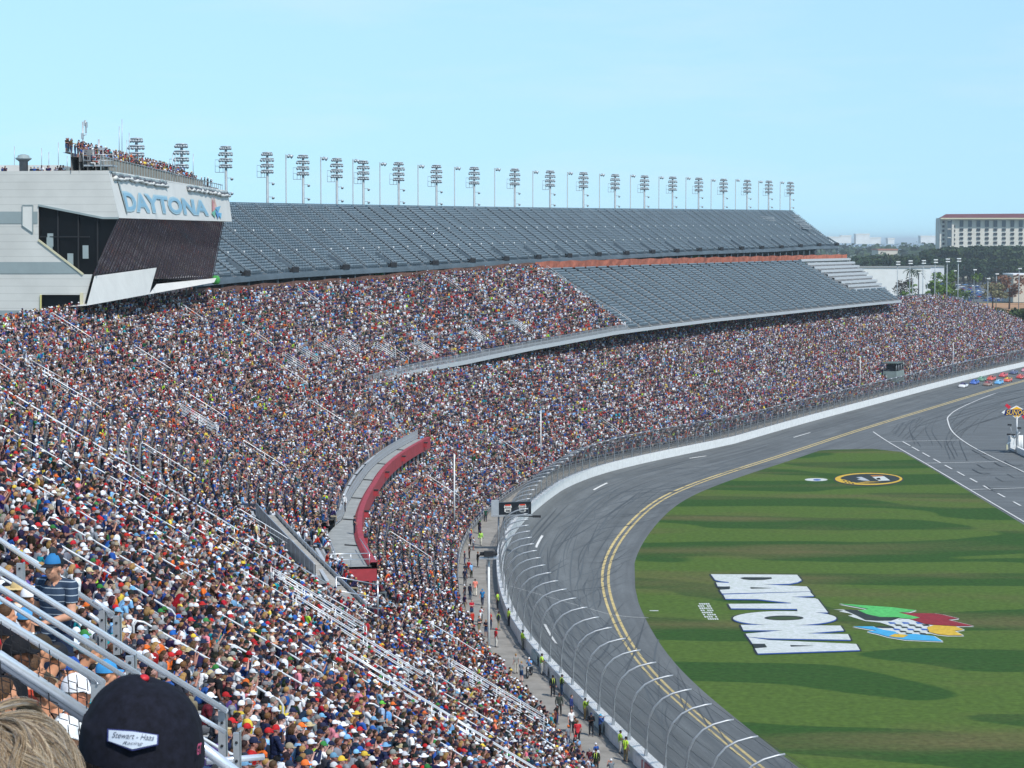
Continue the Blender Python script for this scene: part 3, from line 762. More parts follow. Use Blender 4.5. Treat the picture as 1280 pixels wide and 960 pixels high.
# ------------------------------------------------------------------ light towers along the back of the upper deck
M_LAMP = mat('lamp_head_grey', (.42, .46, .49), .45, .3)
def make_light_tower():
    o = empty('light_tower'); HT = 26.0
    mb = MB(); mb.tube([(0, 0, -12), (0, 0, HT)], [.34, .22], M_POLE, 8); mb.build('pole', o)
    for k in range(4):
        z = HT - .15 - k * 1.08; mb = MB(); wk_ = (.78, 1.0, .95, .9)[k]
        mb.tube([(-1.25 * wk_, 0, z), (1.25 * wk_, 0, z)], .07, M_POLE, 5); mb.ell((0, 0, z + .12), (1.25 * wk_, .7, .16), M_LAMP, 10, 5)
        for j in range(5):
            x = (-1.0 + j * .5) * wk_; mb.lathe([(.1, 0), (.16, .1), (.27, .42)], (x, -.25, z - .05), M_LAMP, 8, axis=Vector((.1 * (j - 2), -.7, -.7)))
        mb.build('lamp_bank', o)
    mb = MB(); z = HT - 4.6
    mb.box((-1.1, 0, z), (1.5, 1.0, .08), M_POLE)
    for xx in (-1.85, -1.1, -.45):
        mb.tube([(xx, -.5, z), (xx, -.5, z + 2.2)], .035, M_POLE, 4)
    for zz in (1.1, 2.2): mb.tube([(-1.85, -.5, z + zz), (-.4, -.5, z + zz)], .035, M_POLE, 4)
    mb.build('service_cage', o)
    for zz in (HT - 5.6, HT - 8.2):
        mb = MB(); mb.tube([(0, 0, zz), (.9, 0, zz)], .05, M_POLE, 5); mb.lathe([(.12, 0), (.2, .12), (.3, .4)], (.95, -.1, zz), M_LAMP, 8, axis=Vector((.4, -.7, -.6))); mb.build('spot_lamp', o)
    return o
def make_thin_pole():
    o = empty('speaker_pole'); mb = MB(); mb.tube([(0, 0, -12), (0, 0, 26)], [.16, .12], M_POLE, 6); mb.build('pole', o)
    mb = MB(); mb.tube([(0, 0, 25.8), (.5, 0, 25.9)], .05, M_POLE, 5); mb.lathe([(.15, -.3), (.22, .1), (.42, .55)], (.75, 0, 25.8), M_LAMP, 8, axis=Vector((.8, -.2, -.5))); mb.lathe([(.1, -.2), (.3, .3)], (.45, -.1, 25.7), M_LAMP, 8, axis=Vector((.1, -.8, -.5))); mb.build('horn_speaker', o)
    return o
LT = make_light_tower(); TP = make_thin_pole()
big = [(173, 173), (229, 180), (284, 183), (335.5, 190.6), (380, 194), (422, 198), (455, 201), (499, 203), (546, 206.5), (593, 209), (643.5, 211), (687.5, 213.4), (729, 215.5), (768.4, 218), (805, 219.5), (840, 221), (872.5, 222.3), (903.4, 223.7), (932.8, 225), (959.7, 226), (986.5, 227.5)]
ORD = ['first', 'second', 'third', 'fourth', 'fifth', 'sixth', 'seventh', 'eighth', 'ninth', 'tenth', 'eleventh', 'twelfth', 'thirteenth', 'fourteenth', 'fifteenth', 'sixteenth', 'seventeenth', 'eighteenth', 'nineteenth']
for i, (px, py) in enumerate(big):
    s = s_at(px, 71.5, 150); x, y = Q(s, 71.5)
    if i < 2: y = 330 + 14 * i; x = (px - 640) / F * y
    z = AT(px, py, y)[2]
    lab = ('grey light tower with lamp tiers rising behind the press building, ' + ('the nearer of two' if i == 0 else 'the farther of two')) if i < 2 else \
        (ORD[i - 2] + ' tiered grey light tower from the press building, behind the upper deck' if i < 20 else 'last tiered grey light tower at the far end of the upper deck')
    o = LT if i == 0 else dup(LT)
    o.location = (x, y, z - 26.0); o.rotation_euler = (0, 0, 0); tag(o, lab, 'light tower', 'light towers behind the upper deck')
thin = [(358.7, 193), (402, 196), (442, 199), (475.6, 203), (523, 206), (568.5, 208.5), (618.5, 210), (666, 213.4), (709, 215), (749, 217), (787.5, 218.4), (823, 220.6), (856.6, 221.5), (888, 224), (918.4, 224), (947, 226), (974, 227)]
for i, (px, py) in enumerate(thin):
    s = s_at(px, 71.0, 150); x, y = Q(s, 71.0); z = AT(px, py, y)[2]
    o = TP if i == 0 else dup(TP); o.location = (x, y, z - 26.0)
    tag(o, ORD[i] + ' slim pole with a horn loudspeaker, counted from the press building', 'pole', 'slim loudspeaker poles behind the upper deck')

# ------------------------------------------------------------------ press building at the top of the stand
YA, YB = 262.0, 322.0
def PA(px, py, off=0.):      # side wall plane, facing the camera
    x = (px - 640) / F * YA; Y = YA - (x + 51.9) * math.tan(math.radians(6.5)); return AT(px, py, Y + off)
def PB(px, py, t=None, off=0.):       # front face: station t from near (0) to far (1)
    return AT(px, py, YA + (YB - YA) * t + off)
M_CLAD = mat('white_cladding', (.64, .64, .61), .6, noise=.06, nscale=.4)
def clad_mat():
    m = mat('ribbed_white_cladding', (.60, .60, .57), .55); nt = m.node_tree; b = nt.nodes['Principled BSDF']
    tc = nt.nodes.new('ShaderNodeTexCoord'); sp = nt.nodes.new('ShaderNodeSeparateXYZ'); w = nt.nodes.new('ShaderNodeMath'); w.operation = 'PINGPONG'; w.inputs[1].default_value = .45
    c = nt.nodes.new('ShaderNodeMapRange'); c.inputs[1].default_value = 0; c.inputs[2].default_value = .07; c.inputs[3].default_value = .80; c.inputs[4].default_value = 1
    n = nt.nodes.new('ShaderNodeTexNoise'); n.inputs['Scale'].default_value = .25; n.inputs['Detail'].default_value = 5; r = nt.nodes.new('ShaderNodeMapRange'); r.inputs[1].default_value = .3; r.inputs[2].default_value = .7; r.inputs[3].default_value = .88; r.inputs[4].default_value = 1.05
    q = nt.nodes.new('ShaderNodeMath'); q.operation = 'MULTIPLY'; s = nt.nodes.new('ShaderNodeVectorMath'); s.operation = 'SCALE'; s.inputs[0].default_value = (.60, .60, .57)
    L = nt.links.new; L(tc.outputs['Object'], sp.inputs[0]); L(sp.outputs[2], w.inputs[0]); L(w.outputs[0], c.inputs[0]); L(tc.outputs['Object'], n.inputs['Vector']); L(n.outputs[0], r.inputs[0])
    L(c.outputs[0], q.inputs[0]); L(r.outputs[0], q.inputs[1]); L(q.outputs[0], s.inputs['Scale']); L(s.outputs[0], b.inputs['Base Color']); return m
M_RIB = clad_mat(); M_BAND = mat('grey_band', '#8d9a9c', .6, noise=.06, nscale=.5)
M_GLASS = mat('dark_tinted_glass', (.30, .26, .29), .05, .85, spec=.45)
_n = M_GLASS.node_tree; _t = _n.nodes.new('ShaderNodeTexCoord'); _q = _n.nodes.new('ShaderNodeTexNoise'); _q.inputs['Scale'].default_value = .9; _b = _n.nodes.new('ShaderNodeBump'); _b.inputs['Strength'].default_value = .12
_n.links.new(_t.outputs['Object'], _q.inputs['Vector']); _n.links.new(_q.outputs[0], _b.inputs['Height']); _n.links.new(_b.outputs[0], _n.nodes['Principled BSDF'].inputs['Normal'])
pb = empty('press_building', tuple(PA(105, 382)), label='white press building with a sloping glass front, lettered along its upper face', cat='building')
def ngon(mb, pts, m, flip=False, thick=None):
    n = len(pts); pts = [Vector(p) for p in pts]
    if thick is None: mb.add(pts, [tuple(range(n))], m)
    else:
        t = Vector(thick); mb.add(pts + [p + t for p in pts], [tuple(range(n)), tuple(range(2 * n - 1, n - 1, -1))] + [(i, n + i, n + (i + 1) % n, (i + 1) % n) for i in range(n)], m)
mb = MB()
side = [(-420, 217), (135, 213), (148.5, 272), (129, 272), (48, 256.5), (48, 300), (104, 343), (115, 343), (105, 381), (102, 381), (102, 368.5), (51, 368.5), (51, 425), (-420, 425)]
ngon(mb, [PA(*p) for p in side], M_RIB, thick=(0, .35, 0)); mb.build('side_wall', pb)
mb = MB()
for q in ([(-420, 264.5), (47, 264.5), (47, 279.5), (-420, 279.5)], [(-420, 327.5), (84.5, 327.5), (104, 342), (-420, 342)], [(-420, 388), (50.5, 388), (50.5, 404), (-420, 404)]): ngon(mb, [PA(*p, -.06) for p in q], M_BAND)
mb.build('grey_band', pb)
mb = MB(); q = [(28, 256.5), (41, 256.5), (41, 291), (28, 282)]
ngon(mb, [PA(*p, -.1) for p in q], M_CLAD)
for a, b in zip(q, q[1:] + q[:1]): mb.beam(PA(*a, -.12), PA(*b, -.12), .1, .1, M_BAND)
mb.build('wall_panel', pb)
# side windows
M_GLASS2 = mat('side_glass', (.006, .007, .009), .25, spec=.12)
mb = MB(); ngon(mb, [PA(*p, .5) for p in [(48, 256.5), (129, 272), (148, 272), (116, 343), (104, 343), (48, 300)]], M_GLASS2)
o = mb.build('side_window', pb); mb = MB()
q = [(48, 256.5), (129, 272.5), (148, 272.5)]
for a, b in zip(q[:-1], q[1:]): mb.beam(PA(*a, -.05), PA(*b, -.05), .25, .25, M_BAND)
for xx, ya, yb in ((48, 256, 300), (72.5, 261, 318), (98, 266, 338), (122, 271, 343)): mb.beam(PA(xx, ya, .35), PA(xx, yb, .35), .16, .16, M_DARK)
mb.beam(PA(48, 300, -.05), PA(104, 343, -.05), .22, .22, mat('cream_trim', (.55, .52, .36), .6)); mb.beam(PA(50, 296, .3), PA(112, 296, .3), .12, .12, M_DARK)
for xx, yy in ((62, 305), (63, 300), (88, 325), (107, 315)): mb.box(PA(xx, yy, .3), (.7, .1, 1.6), M_BAND)
f = mb.build('window_frame', pb)
# front: upper fascia leaning, glass below, lower fascia
def strip(mb, top, bot, m, n=24, flip=False):
    (x0, y0), (x1, y1) = top; (u0, v0), (u1, v1) = bot; rows = []
    for i in range(n + 1):
        t = i / n; k = (t * YA) / (YB - t * (YB - YA))   # perspective-correct image fraction
        k = t * YB / (YA + t * (YB - YA))
        rows.append([PB(x0 + (x1 - x0) * k, y0 + (y1 - y0) * k, t), PB(u0 + (u1 - u0) * k, v0 + (v1 - v0) * k, t)])
    mb.grid(rows, m); return rows
mb = MB(); R1 = strip(mb, ((135, 213), (285, 238.5)), ((148.5, 272.5), (290, 277)), M_CLAD); mb.build('upper_fascia', pb)
mb = MB(); strip(mb, ((147, 272), (278.5, 277.5)), ((116, 344), (264, 352)), M_GLASS, 30); 
gl = mb.build('glass_front', pb)
mb = MB()
M_MUL = mat('mullion_pale', (.07, .06, .07), .35, .5); nM = 46
for i in range(nM + 1):
    t = i / nM; k = t * YB / (YA + t * (YB - YA)); a = PB(147 + 131.5 * k, 272 + 5.5 * k, t); b = PB(116 + 148 * k, 344 + 8 * k, t)
    a.x += .12; b.x += .12; mb.beam(a, b, .085, .10, M_MUL)
mb.build('mullion', pb)
# lower fascia below the glass, its foot leaned out to catch the sun
mb = MB()
def KT(t): return t * YB / (YA + t * (YB - YA))
R = []
mid = .44
seq = [0, .1, .2, .3, .4, mid]
rows = [[PB(115 + (193 - 115) * (KT(t) / KT(mid)), 345 - 10.5 * (KT(t) / KT(mid)), t) + Vector((.3, 0, 0)), PB(105 + 160 * KT(t), 382 - 29 * KT(t), t, -6.5) + Vector((.3, 0, 0)), PB(105 + 160 * KT(t), 384 - 29 * KT(t), t, -5) + Vector((-2.5, .8, 0))] for t in seq]
mb.grid(rows, M_CLAD)
seq = [mid, .6, .8, 1.0]
rows = [[PB(193 + 75 * ((KT(t) - KT(mid)) / (1 - KT(mid))), 355 - 7.5 * ((KT(t) - KT(mid)) / (1 - KT(mid))), t) + Vector((.3, 0, 0)), PB(105 + 160 * KT(t), 382 - 29 * KT(t), t, -6.5) + Vector((.3, 0, 0)), PB(105 + 160 * KT(t), 384 - 29 * KT(t), t, -5) + Vector((-2.5, .8, 0))] for t in seq]
mb.grid(rows, M_CLAD); mb.build('lower_fascia', pb)
# recessed room below, with posts
mb = MB(); ngon(mb, [PA(*p, .9) for p in [(51, 368.5), (102, 368.5), (108, 382), (108, 425), (51, 425)]], M_DARK)  # near-black sheet paints the shade inside the side opening
a, b = PB(103, 380, 0), PB(262, 353, 1.0); a.x -= 2.5; b.x -= 2.5
mb.grid([[a, b], [a - Vector((0, 0, 4.2)), b - Vector((0, 0, 2.5))]], M_GLASS); mb.build('lower_window', pb)
for i in range(12):
    t = i / 11; p = a.lerp(b, t); p.x += .5; mb = MB(); mb.beam(p, p - Vector((0, 0, 4.5)), .2, .2, M_BAND if i % 3 else M_CLAD); mb.build('post', pb)
mb = MB(); mb.beam(PA(51, 368.5, -.1), PA(51, 425, -.1), .2, .2, mat('yellow_trim', (.55, .5, .2), .6)); mb.build('door_trim', pb); mb = MB(); mb.beam(PA(102, 366, -.1), PA(102, 425, -.1), .35, .35, mat('cream_trim', (.55, .52, .36), .6))
mb.build('door_trim', pb)
# roof, far end wall, roof terrace steps
near = [PA(-420, 217), PA(135, 213)]; farp = [PB(285, 238.5, 1)]
mb = MB(); p0 = PA(135, 213); p1 = PB(285, 238.5, 1); zr = min(p0.z, p1.z) - .25
rx = [p0, p1, Vector((p1.x - 45, p1.y + 8, p1.z)), Vector((p0.x - 60, p0.y + 7, p0.z))]
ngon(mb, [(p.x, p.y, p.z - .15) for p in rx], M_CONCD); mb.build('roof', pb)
mb = MB(); q = [PB(285, 238.5, 1), PB(290, 277, 1), PB(278, 277.5, 1), PB(264, 352, 1)]
ngon(mb, q + [q[-1] - Vector((30, 0, 0)), q[0] - Vector((30, 0, 0))], M_CLAD); mb.build('end_wall', pb)
mb = MB()
for k in range(4):
    rows = []
    for i in range(13):
        t = i / 12; kk = KT(t); e = PB(135 + 150 * kk, 213 + 25.5 * kk, t); lift = (.2 + .55 * k) * (1 - .45 * t) + .3
        rows.append([(e.x - 1.5 - k, e.y, e.z - .3), (e.x - 1.5 - k, e.y, e.z + lift), (e.x - 2.5 - k, e.y, e.z + lift)])
    mb.grid(rows, M_CONCD)
mb.build('roof_terrace', pb)
def roof_edge(t, back=0., up=0.):
    kk = KT(t); e = PB(135 + 150 * kk, 213 + 25.5 * kk, t); return Vector((e.x - back, e.y, e.z + up))
mb = MB(); M_TAN = mat('weathered_panel', (.27, .24, .20), .8, noise=.25, nscale=.8)
h = lambda t: 1.65 - .9 * t
mb.grid([[roof_edge(i / 16, .9, .1), roof_edge(i / 16, .9, h(i / 16))] for i in range(14)], M_TAN)
for i in range(40): t = i / 48; a = roof_edge(t, .85, .05); mb.beam(a, a + Vector((0, 0, h(t) + .1)), .1, .1, M_BAND)
for i in range(40, 53): t = i / 52; a = roof_edge(t, .85, .0); mb.beam(a, a + Vector((0, 0, 1.0)), .07, .07, M_STEEL)
mb.tube([roof_edge(i / 16, .85, h(i / 16) + .08) for i in range(17)], .06, M_BAND)
mb.build('roof_balustrade', pb)
mb = MB(); a = PA(100, 210); mb.box(a + Vector((2.2, 1.5, .3)), (3.6, 3, .2), M_STEEL)
for dx in (0, 1.2, 2.4, 3.6):
    for zz in (0,): mb.tube([a + Vector((dx + .4, 0, 0)), a + Vector((dx + .4, 0, 2.2))], .05, M_STEEL, 5)
for zz in (.9, 1.6): mb.tube([a + Vector((.4, 0, zz)), a + Vector((4.0, 0, zz))], .05, M_STEEL, 5)
mb.box(a + Vector((.9, 1.5, 1.3)), (1.0, 2, 1.9), M_CONCD); mb.build('corner_stand', pb)
# lettering and emblem on the upper fascia
def text_mesh(body, size, extrude=.0, shear=0., bold=0., space=1.0):
    cu = bpy.data.curves.new('t', 'FONT'); cu.body = body; cu.size = size; cu.extrude = extrude; cu.shear = shear; cu.offset = bold; cu.space_character = space; cu.resolution_u = 3
    ob = bpy.data.objects.new('t', cu); COL.objects.link(ob); bpy.context.view_layer.update()
    me = bpy.data.meshes.new_from_object(ob.evaluated_get(bpy.context.evaluated_depsgraph_get())); bpy.data.objects.remove(ob)
    V = np.array([v.co[:] for v in me.vertices]); Fc = [tuple(p.vertices) for p in me.polygons]; bpy.data.meshes.remove(me)
    return V, Fc
def put_text(body, fmap, m, name, parent=None, bold=.03, shear=0.):
    """fmap takes (u, v) in 0..1 across the word and gives a point in the scene"""
    V, Fc = text_mesh(body, 1.0, bold=bold, shear=shear); lo, hi = V.min(0), V.max(0); mb = MB()
    mb.add([fmap((v[0] - lo[0]) / (hi[0] - lo[0]), (v[1] - lo[1]) / (hi[1] - lo[1])) for v in V], Fc, m); return mb.build(name, parent)
def on_fascia(px0, px1, v0, v1, off):
    def f(u, v):
        px = px0 + (px1 - px0) * u; k = (px - 141) / 146; k = min(max(k, 0), 1); t = k * YA / (YB - k * (YB - YA))
        top = PB(135 + 150 * k, 213 + 25.5 * k, t); bot = PB(148.5 + 141.5 * k, 272.5 + 4.5 * k, t); w = v0 + (v1 - v0) * v
        p = bot.lerp(top, w); p.x += off; return p
    return f
put_text('DAYTONA', on_fascia(151, 258, .14, .60, .10), mat('sign_blue_light', '#a3c3d0', .6), 'lettering', pb, bold=.05)
put_text('DAYTONA', on_fascia(152.5, 257, .18, .56, .13), mat('sign_blue', '#86b0c6', .6, noise=.1, nscale=.4), 'lettering', pb, bold=.02)
mb = MB(); fE = on_fascia(261, 274, .06, .75, .14)
for poly, c in ([[(.1, .3), (.3, .95), (.45, .45)], '#c98f8f'], [[(.35, .5), (.5, 1.0), (.62, .5)], '#cfa79a'], [[(0, .25), (.45, .45), (.3, .05)], '#6fae96'], [[(.4, .5), (1.0, .6), (.7, .3)], '#6fa9c6'], [[(.35, .45), (.8, .25), (.55, 0)], '#5b8fc0'], [[(.6, .3), (1.0, .28), (.85, .02)], '#6fb0d0']):
    mb.add([fE(*p) for p in poly], [(0, 1, 2)], mat('emblem_' + c[1:], c, .6))
mb.build('emblem', pb)
mb = MB(); fF = on_fascia(149, 153, .1, .8, .15)
mb.add([fF(0, 1), fF(.4, 1), fF(.9, 0), fF(.6, 0)], [(0, 1, 2, 3)], M_BAND); mb.build('cable_trim', pb)
# rolled tarpaulins bundled along the roof edge
def bundle(t0, t1, label):
    mb = MB(); r = random.Random(int(t0 * 100)); k = int((t1 - t0) * 90)
    for lay in range(3):
        pts = [roof_edge(t0 + (t1 - t0) * i / k, -.15 - .12 * lay, -.35 - .22 * lay + r.uniform(-.14, .14)) for i in range(k + 1)]
        mb.tube(pts, [.10 + .16 * abs(math.sin(i * .9 + lay * 2)) * r.uniform(.5, 1.2) for i in range(k + 1)], [M_BAND, mat('tarp_grey', (.12, .13, .15), .8), M_CLAD][lay], 7)
    tag(mb.build('rolled_tarpaulin'), label, 'tarpaulin', 'rolled tarpaulins on the press building')
bundle(.02, .42, 'bundled grey tarpaulin along the roof edge above the first letters of the press building')
bundle(.60, .99, 'bundled pale tarpaulin along the roof edge above the last letters of the press building')
# roof equipment
def mast(name, px, y0, y1, Y, r, label, extra=None, group='masts and antennas on the press building roof', cat='antenna'):
    o = empty(name, tuple(AT(px, y1, Y)), label=label, cat=cat, group=group); mb = MB(); mb.tube([AT(px, y1, Y), AT(px, y0, Y)], r, M_STEEL, 6); mb.build('pole', o)
    if extra: mb = MB(); extra(mb); mb.build('fitting', o)
def ex1(mb):
    for yy, dx in ((154, 1), (156, 3.4), (163, 2.4)): mb.box(AT(105 + dx, yy, 270), (.16, .3, .7), M_LAMP)
    for yy in (170, 180, 190): mb.box(AT(103, yy, 270), (.3, .3, .7), M_LAMP)
    mb.tube([AT(107, 165, 270), AT(107, 150, 270)], .06, M_STEEL); mb.tube([AT(103, 170, 270), AT(108, 168, 270)], .06, M_STEEL)
mast('antenna_mast', 103.5, 152, 212, 270, .10, 'tall mast with panel antennas at the near corner of the press building roof', ex1)
mast('camera_mast', 123.5, 174, 212, 268, .12, 'short mast with a small camera beside the corner stand on the roof', lambda mb: mb.box(AT(127, 186, 268), (.7, .4, .3), M_LAMP))
for i, (px, a, b, lab) in enumerate([(149, 158, 200, 'thin whip antenna rising from the crowd on the roof, shorter of the close pair'), (152.5, 149, 200, 'tallest thin whip antenna rising from the crowd on the roof'), (158.5, 175, 205, 'thin antenna just left of the first roof light tower, the lower one'), (161.5, 166, 205, 'thin antenna just left of the first roof light tower, the higher one'), (215.5, 193, 222, 'thin aerial beside the second roof light tower, first of three'), (219, 194, 222, 'thin aerial beside the second roof light tower, second of three'), (241.5, 192, 228, 'thin aerial past the second roof light tower with people around it'), (18, 183, 217, 'thin aerial near the round roof vent on the press building'), (52, 185, 217, 'slim aerial between the roof vent and the seated people'), (61, 190, 217, 'slim aerial with a knob at mid roof of the press building'), (73, 178, 217, 'taller slim aerial at mid roof of the press building'), (84, 195, 217, 'short aerial with a round top near the corner stand'), (97, 186, 213, 'slim aerial close to the corner stand of the roof')]):
    mast('whip_antenna', px, a, b, 275, .045, lab)
o = empty('roof_vent', tuple(PA(30, 204, 8)), label='round grey ventilation unit with a domed cap on the press building roof', cat='vent'); c = PA(29.5, 203, 8); mb = MB()
mb.lathe([(.55, -1.2), (.55, .1), (.7, .2), (.8, .3)], c, M_CONCD, 14); mb.build('base', o); mb = MB(); mb.lathe([(.85, .30), (1.0, .42), (1.02, .55), (.75, .62), (.72, .85), (.3, 1.0), (.05, 1.02)], c, M_BAND, 16); mb.build('cap', o)
mb = MB(); a, b = PA(-420, 217, 6), PA(66, 204.5, 6); mb.box(((a.x + b.x) / 2, a.y + 3, b.z - 1.4), (b.x - a.x, 6, 2.8), M_CLAD); mb.box(((a.x + b.x) / 2 + 8, a.y + 5, b.z - 1.4), (b.x - a.x, 6, 2.5), M_BAND)
mb.build('roof_block', pb)
# ------------------------------------------------------------------ people
M_SKIN = attr_mat('skin', 'skin', .6, .12, 12); M_SHIRT = attr_mat('shirt_cloth', 'shirt', .85, .16, 6); M_TROU = attr_mat('trouser_cloth', 'trousers', .85, .15, 8)
M_HAT = attr_mat('hat_cloth', 'hat', .8, .12, 20); M_SHOE = mat('shoe', (.12, .12, .13), .7); M_HAIR = attr_mat('hair', 'hair', .65, .45, 60)
M_EYE = mat('eye_dark', (.02, .02, .02), .3); M_LIP = mat('lip', (.35, .12, .09), .6)
def skeleton(pose):
    """joint positions of one pose, metres, local +Y is forward, z = 0 is the floor under the feet"""
    J = {}
    if pose.startswith('sit'):
        lean = {'sit': .05, 'sit_lean': .30, 'sit_phone': .08, 'sit_arms': .10, 'sit_turn': .06}[pose]
        hz = .56; J['pelvis'] = (0, 0, hz)
        J['waist'] = (0, .02 + lean * .25, hz + .18); J['chest'] = (0, .03 + lean * .75, hz + .40 - lean * .1); J['neck'] = (0, .03 + lean * 1.05, hz + .55 - lean * .18)
        J['head'] = (0, .07 + lean * 1.25, hz + .735 - lean * .24)
        for sx, n in ((-1, 'L'), (1, 'R')):
            J['hip' + n] = (sx * .10, .02, hz - .02); J['knee' + n] = (sx * .15, .46, hz - .03); J['ankle' + n] = (sx * .14, .46 + .03 * sx, .09); J['toe' + n] = (sx * .16, .62, .05)
            sh = (sx * .185, J['neck'][1] - .02, J['neck'][2] - .045); J['sh' + n] = sh
            if pose == 'sit_lean': J['el' + n] = (sx * .22, sh[1] + .06, sh[2] - .28); J['wr' + n] = (sx * .07, .48, hz + .07); 
            elif pose == 'sit_phone': J['el' + n] = (sx * .20, sh[1] + .16, sh[2] - .22); J['wr' + n] = (sx * .06, sh[1] + .32, sh[2] + .06)
            elif pose == 'sit_arms': J['el' + n] = (sx * .25, sh[1] + .05, sh[2] - .27); J['wr' + n] = (-sx * .02, sh[1] + .22, sh[2] - .25 + .03 * sx)
            elif pose == 'sit_turn' and sx > 0: J['el' + n] = (sx * .30, sh[1] + .10, sh[2] + .02); J['wr' + n] = (sx * .14, sh[1] + .14, sh[2] + .24)
            else: J['el' + n] = (sx * .24, sh[1] - .02, sh[2] - .28); J['wr' + n] = (sx * .15, .28, hz + .09)
    else:
        J['pelvis'] = (0, 0, .95); J['waist'] = (0, .0, 1.10); J['chest'] = (0, .01, 1.32); J['neck'] = (0, .0, 1.49); J['head'] = (0, .035, 1.655)
        for sx, n in ((-1, 'L'), (1, 'R')):
            J['hip' + n] = (sx * .095, 0, .92); J['knee' + n] = (sx * .12, .02, .50); J['ankle' + n] = (sx * .13, -.02, .09); J['toe' + n] = (sx * .16, .15, .045)
            sh = (sx * .19, -.01, 1.44); J['sh' + n] = sh
            if pose == 'stand': J['el' + n] = (sx * .26, -.03, 1.16); J['wr' + n] = (sx * .27, .06, .91)
            elif pose == 'stand_cross': J['el' + n] = (sx * .26, .06, 1.18); J['wr' + n] = (-sx * .06, .22, 1.20 + .03 * sx)
            elif pose == 'stand_camera': J['el' + n] = (sx * .23, .16, 1.24); J['wr' + n] = (sx * .07, .30, 1.50)
            elif pose == 'stand_rail': J['el' + n] = (sx * .27, .02, 1.17); J['wr' + n] = (sx * (.26 if sx < 0 else .10), .16 if sx < 0 else .24, .94 if sx < 0 else 1.08)
            elif pose == 'stand_look': J['head'] = (-.05, .085, 1.635); J['el' + n] = (sx * .27, -.02 if sx > 0 else .08, 1.17); J['wr' + n] = (.29, .03, .90) if sx > 0 else (-.12, .27, 1.12)
            elif pose == 'walk': J['el' + n] = (sx * .25, -.06 * sx, 1.16); J['wr' + n] = (sx * .25, .12 * sx + .05, .93); J['knee' + n] = (sx * .10, .14 if sx < 0 else -.02, .50); J['ankle' + n] = (sx * .10, .16 if sx < 0 else -.26, .09); J['toe' + n] = (sx * .11, .33 if sx < 0 else -.12, .05 if sx < 0 else .03)
    return J
def body_mesh(pose, voxel=.011, face=True):
    J = {k: Vector(v) for k, v in skeleton(pose).items()}
    mb = MB(); caps = []
    def cap(tagname, a, b, r0, r1, k=10):
        a, b = Vector(a), Vector(b); caps.append((tagname, a, b, r0, r1)); d = b - a; L = max(d.length, 1e-5); ax = d / L; prof = []
        for i in range(5): th = math.pi / 2 * i / 4; prof.append((max(1e-4, r0 * math.sin(th)), -r0 * math.cos(th)))
        for i in range(5): th = math.pi / 2 * i / 4; prof.append((max(1e-4, r1 * math.cos(th)), L + r1 * math.sin(th)))
        mb.lathe(prof, a, M_SKIN, k, axis=ax)
    def el(tagname, c, r, rot=None):
        caps.append((tagname, Vector(c), Vector(c), min(r), min(r))); mb.ell(c, r, M_SKIN, 16, 10, R=rot)
    up = (J['neck'] - J['pelvis']).normalized(); Rt = Matrix.Rotation(-math.atan2(up.y, up.z), 3, 'X')
    el('torso', J['pelvis'], (.172, .125, .135), Rt); el('torso', J['waist'], (.155, .112, .16), Rt); el('torso', J['chest'], (.178, .122, .20), Rt)
    el('torso', J['chest'].lerp(J['waist'], .5), (.162, .115, .18), Rt)
    for n in 'LR':
        sx = -1 if n == 'L' else 1
        cap('torso', J['neck'] + Vector((sx * .03, -.01, -.035)), J['sh' + n], .060, .062)
        cap('thigh', J['hip' + n], J['knee' + n], .090, .062, 12); cap('calf', J['knee' + n], J['ankle' + n], .060, .040, 12)
        cap('foot', J['ankle' + n] + Vector((0, -.02, -.04)), J['toe' + n], .045, .036, 10)
        cap('uarm', J['sh' + n], J['el' + n], .056, .043); cap('farm', J['el' + n], J['wr' + n], .043, .029)
        # hand: palm, thumb from the side near its base and four unequal, slightly curled fingers
        w = J['wr' + n]; f = (w - J['el' + n]).normalized(); side = Vector((sx, 0, 0)) - f * f.x * sx; side = side.normalized() if side.length > .2 else Vector((0, 1, 0)); nrmv = f.cross(side).normalized()
        if pose.startswith('sit') and pose != 'sit_phone' and nrmv.z > 0: nrmv = -nrmv
        pc = w + f * .055; cap('hand', w + f * .015 - side * .012, w + f * .075 - side * .018, .024, .020); cap('hand', w + f * .015 + side * .012, w + f * .075 + side * .02, .024, .019)
        for i, (o, L) in enumerate(((-.030, .062), (-.010, .074), (.011, .070), (.031, .054))):
            a = w + f * .085 + side * o; b = a + f * L * .55 + nrmv * L * .22; c = b + f * L * .35 + nrmv * L * .34; cap('hand', a, b, .0095, .009, 7); cap('hand', b, c, .009, .008, 7)
        a = w + f * .03 - side * .03; b = a + f * .03 - side * .028 + nrmv * .012; c = b + f * .030 - side * .004 + nrmv * .012; cap('hand', a, b, .012, .011, 7); cap('hand', b, c, .0105, .009, 7)
    cap('neck', J['neck'] + Vector((0, 0, -.03)), J['head'] + Vector((0, -.02, -.07)), .056, .052)
    h = J['head']; el('head', h + Vector((0, -.008, .028)), (.076, .096, .092)); el('head', h + Vector((0, .028, -.045)), (.056, .062, .070)); el('head', h + Vector((0, .05, -.092)), (.030, .028, .022))
    el('head', h + Vector((0, .099, -.020)), (.013, .020, .020)); cap('head', h + Vector((0, .082, .010)), h + Vector((0, .106, -.026)), .009, .012, 7)
    for sx in (-1, 1): el('head', h + Vector((sx * .077, -.005, -.012)), (.012, .021, .032)); el('head', h + Vector((sx * .035, .072, .020)), (.024, .014, .010)); el('head', h + Vector((sx * .036, .066, -.035)), (.022, .018, .020))
    el('head', h + Vector((0, .088, -.062)), (.024, .012, .010))
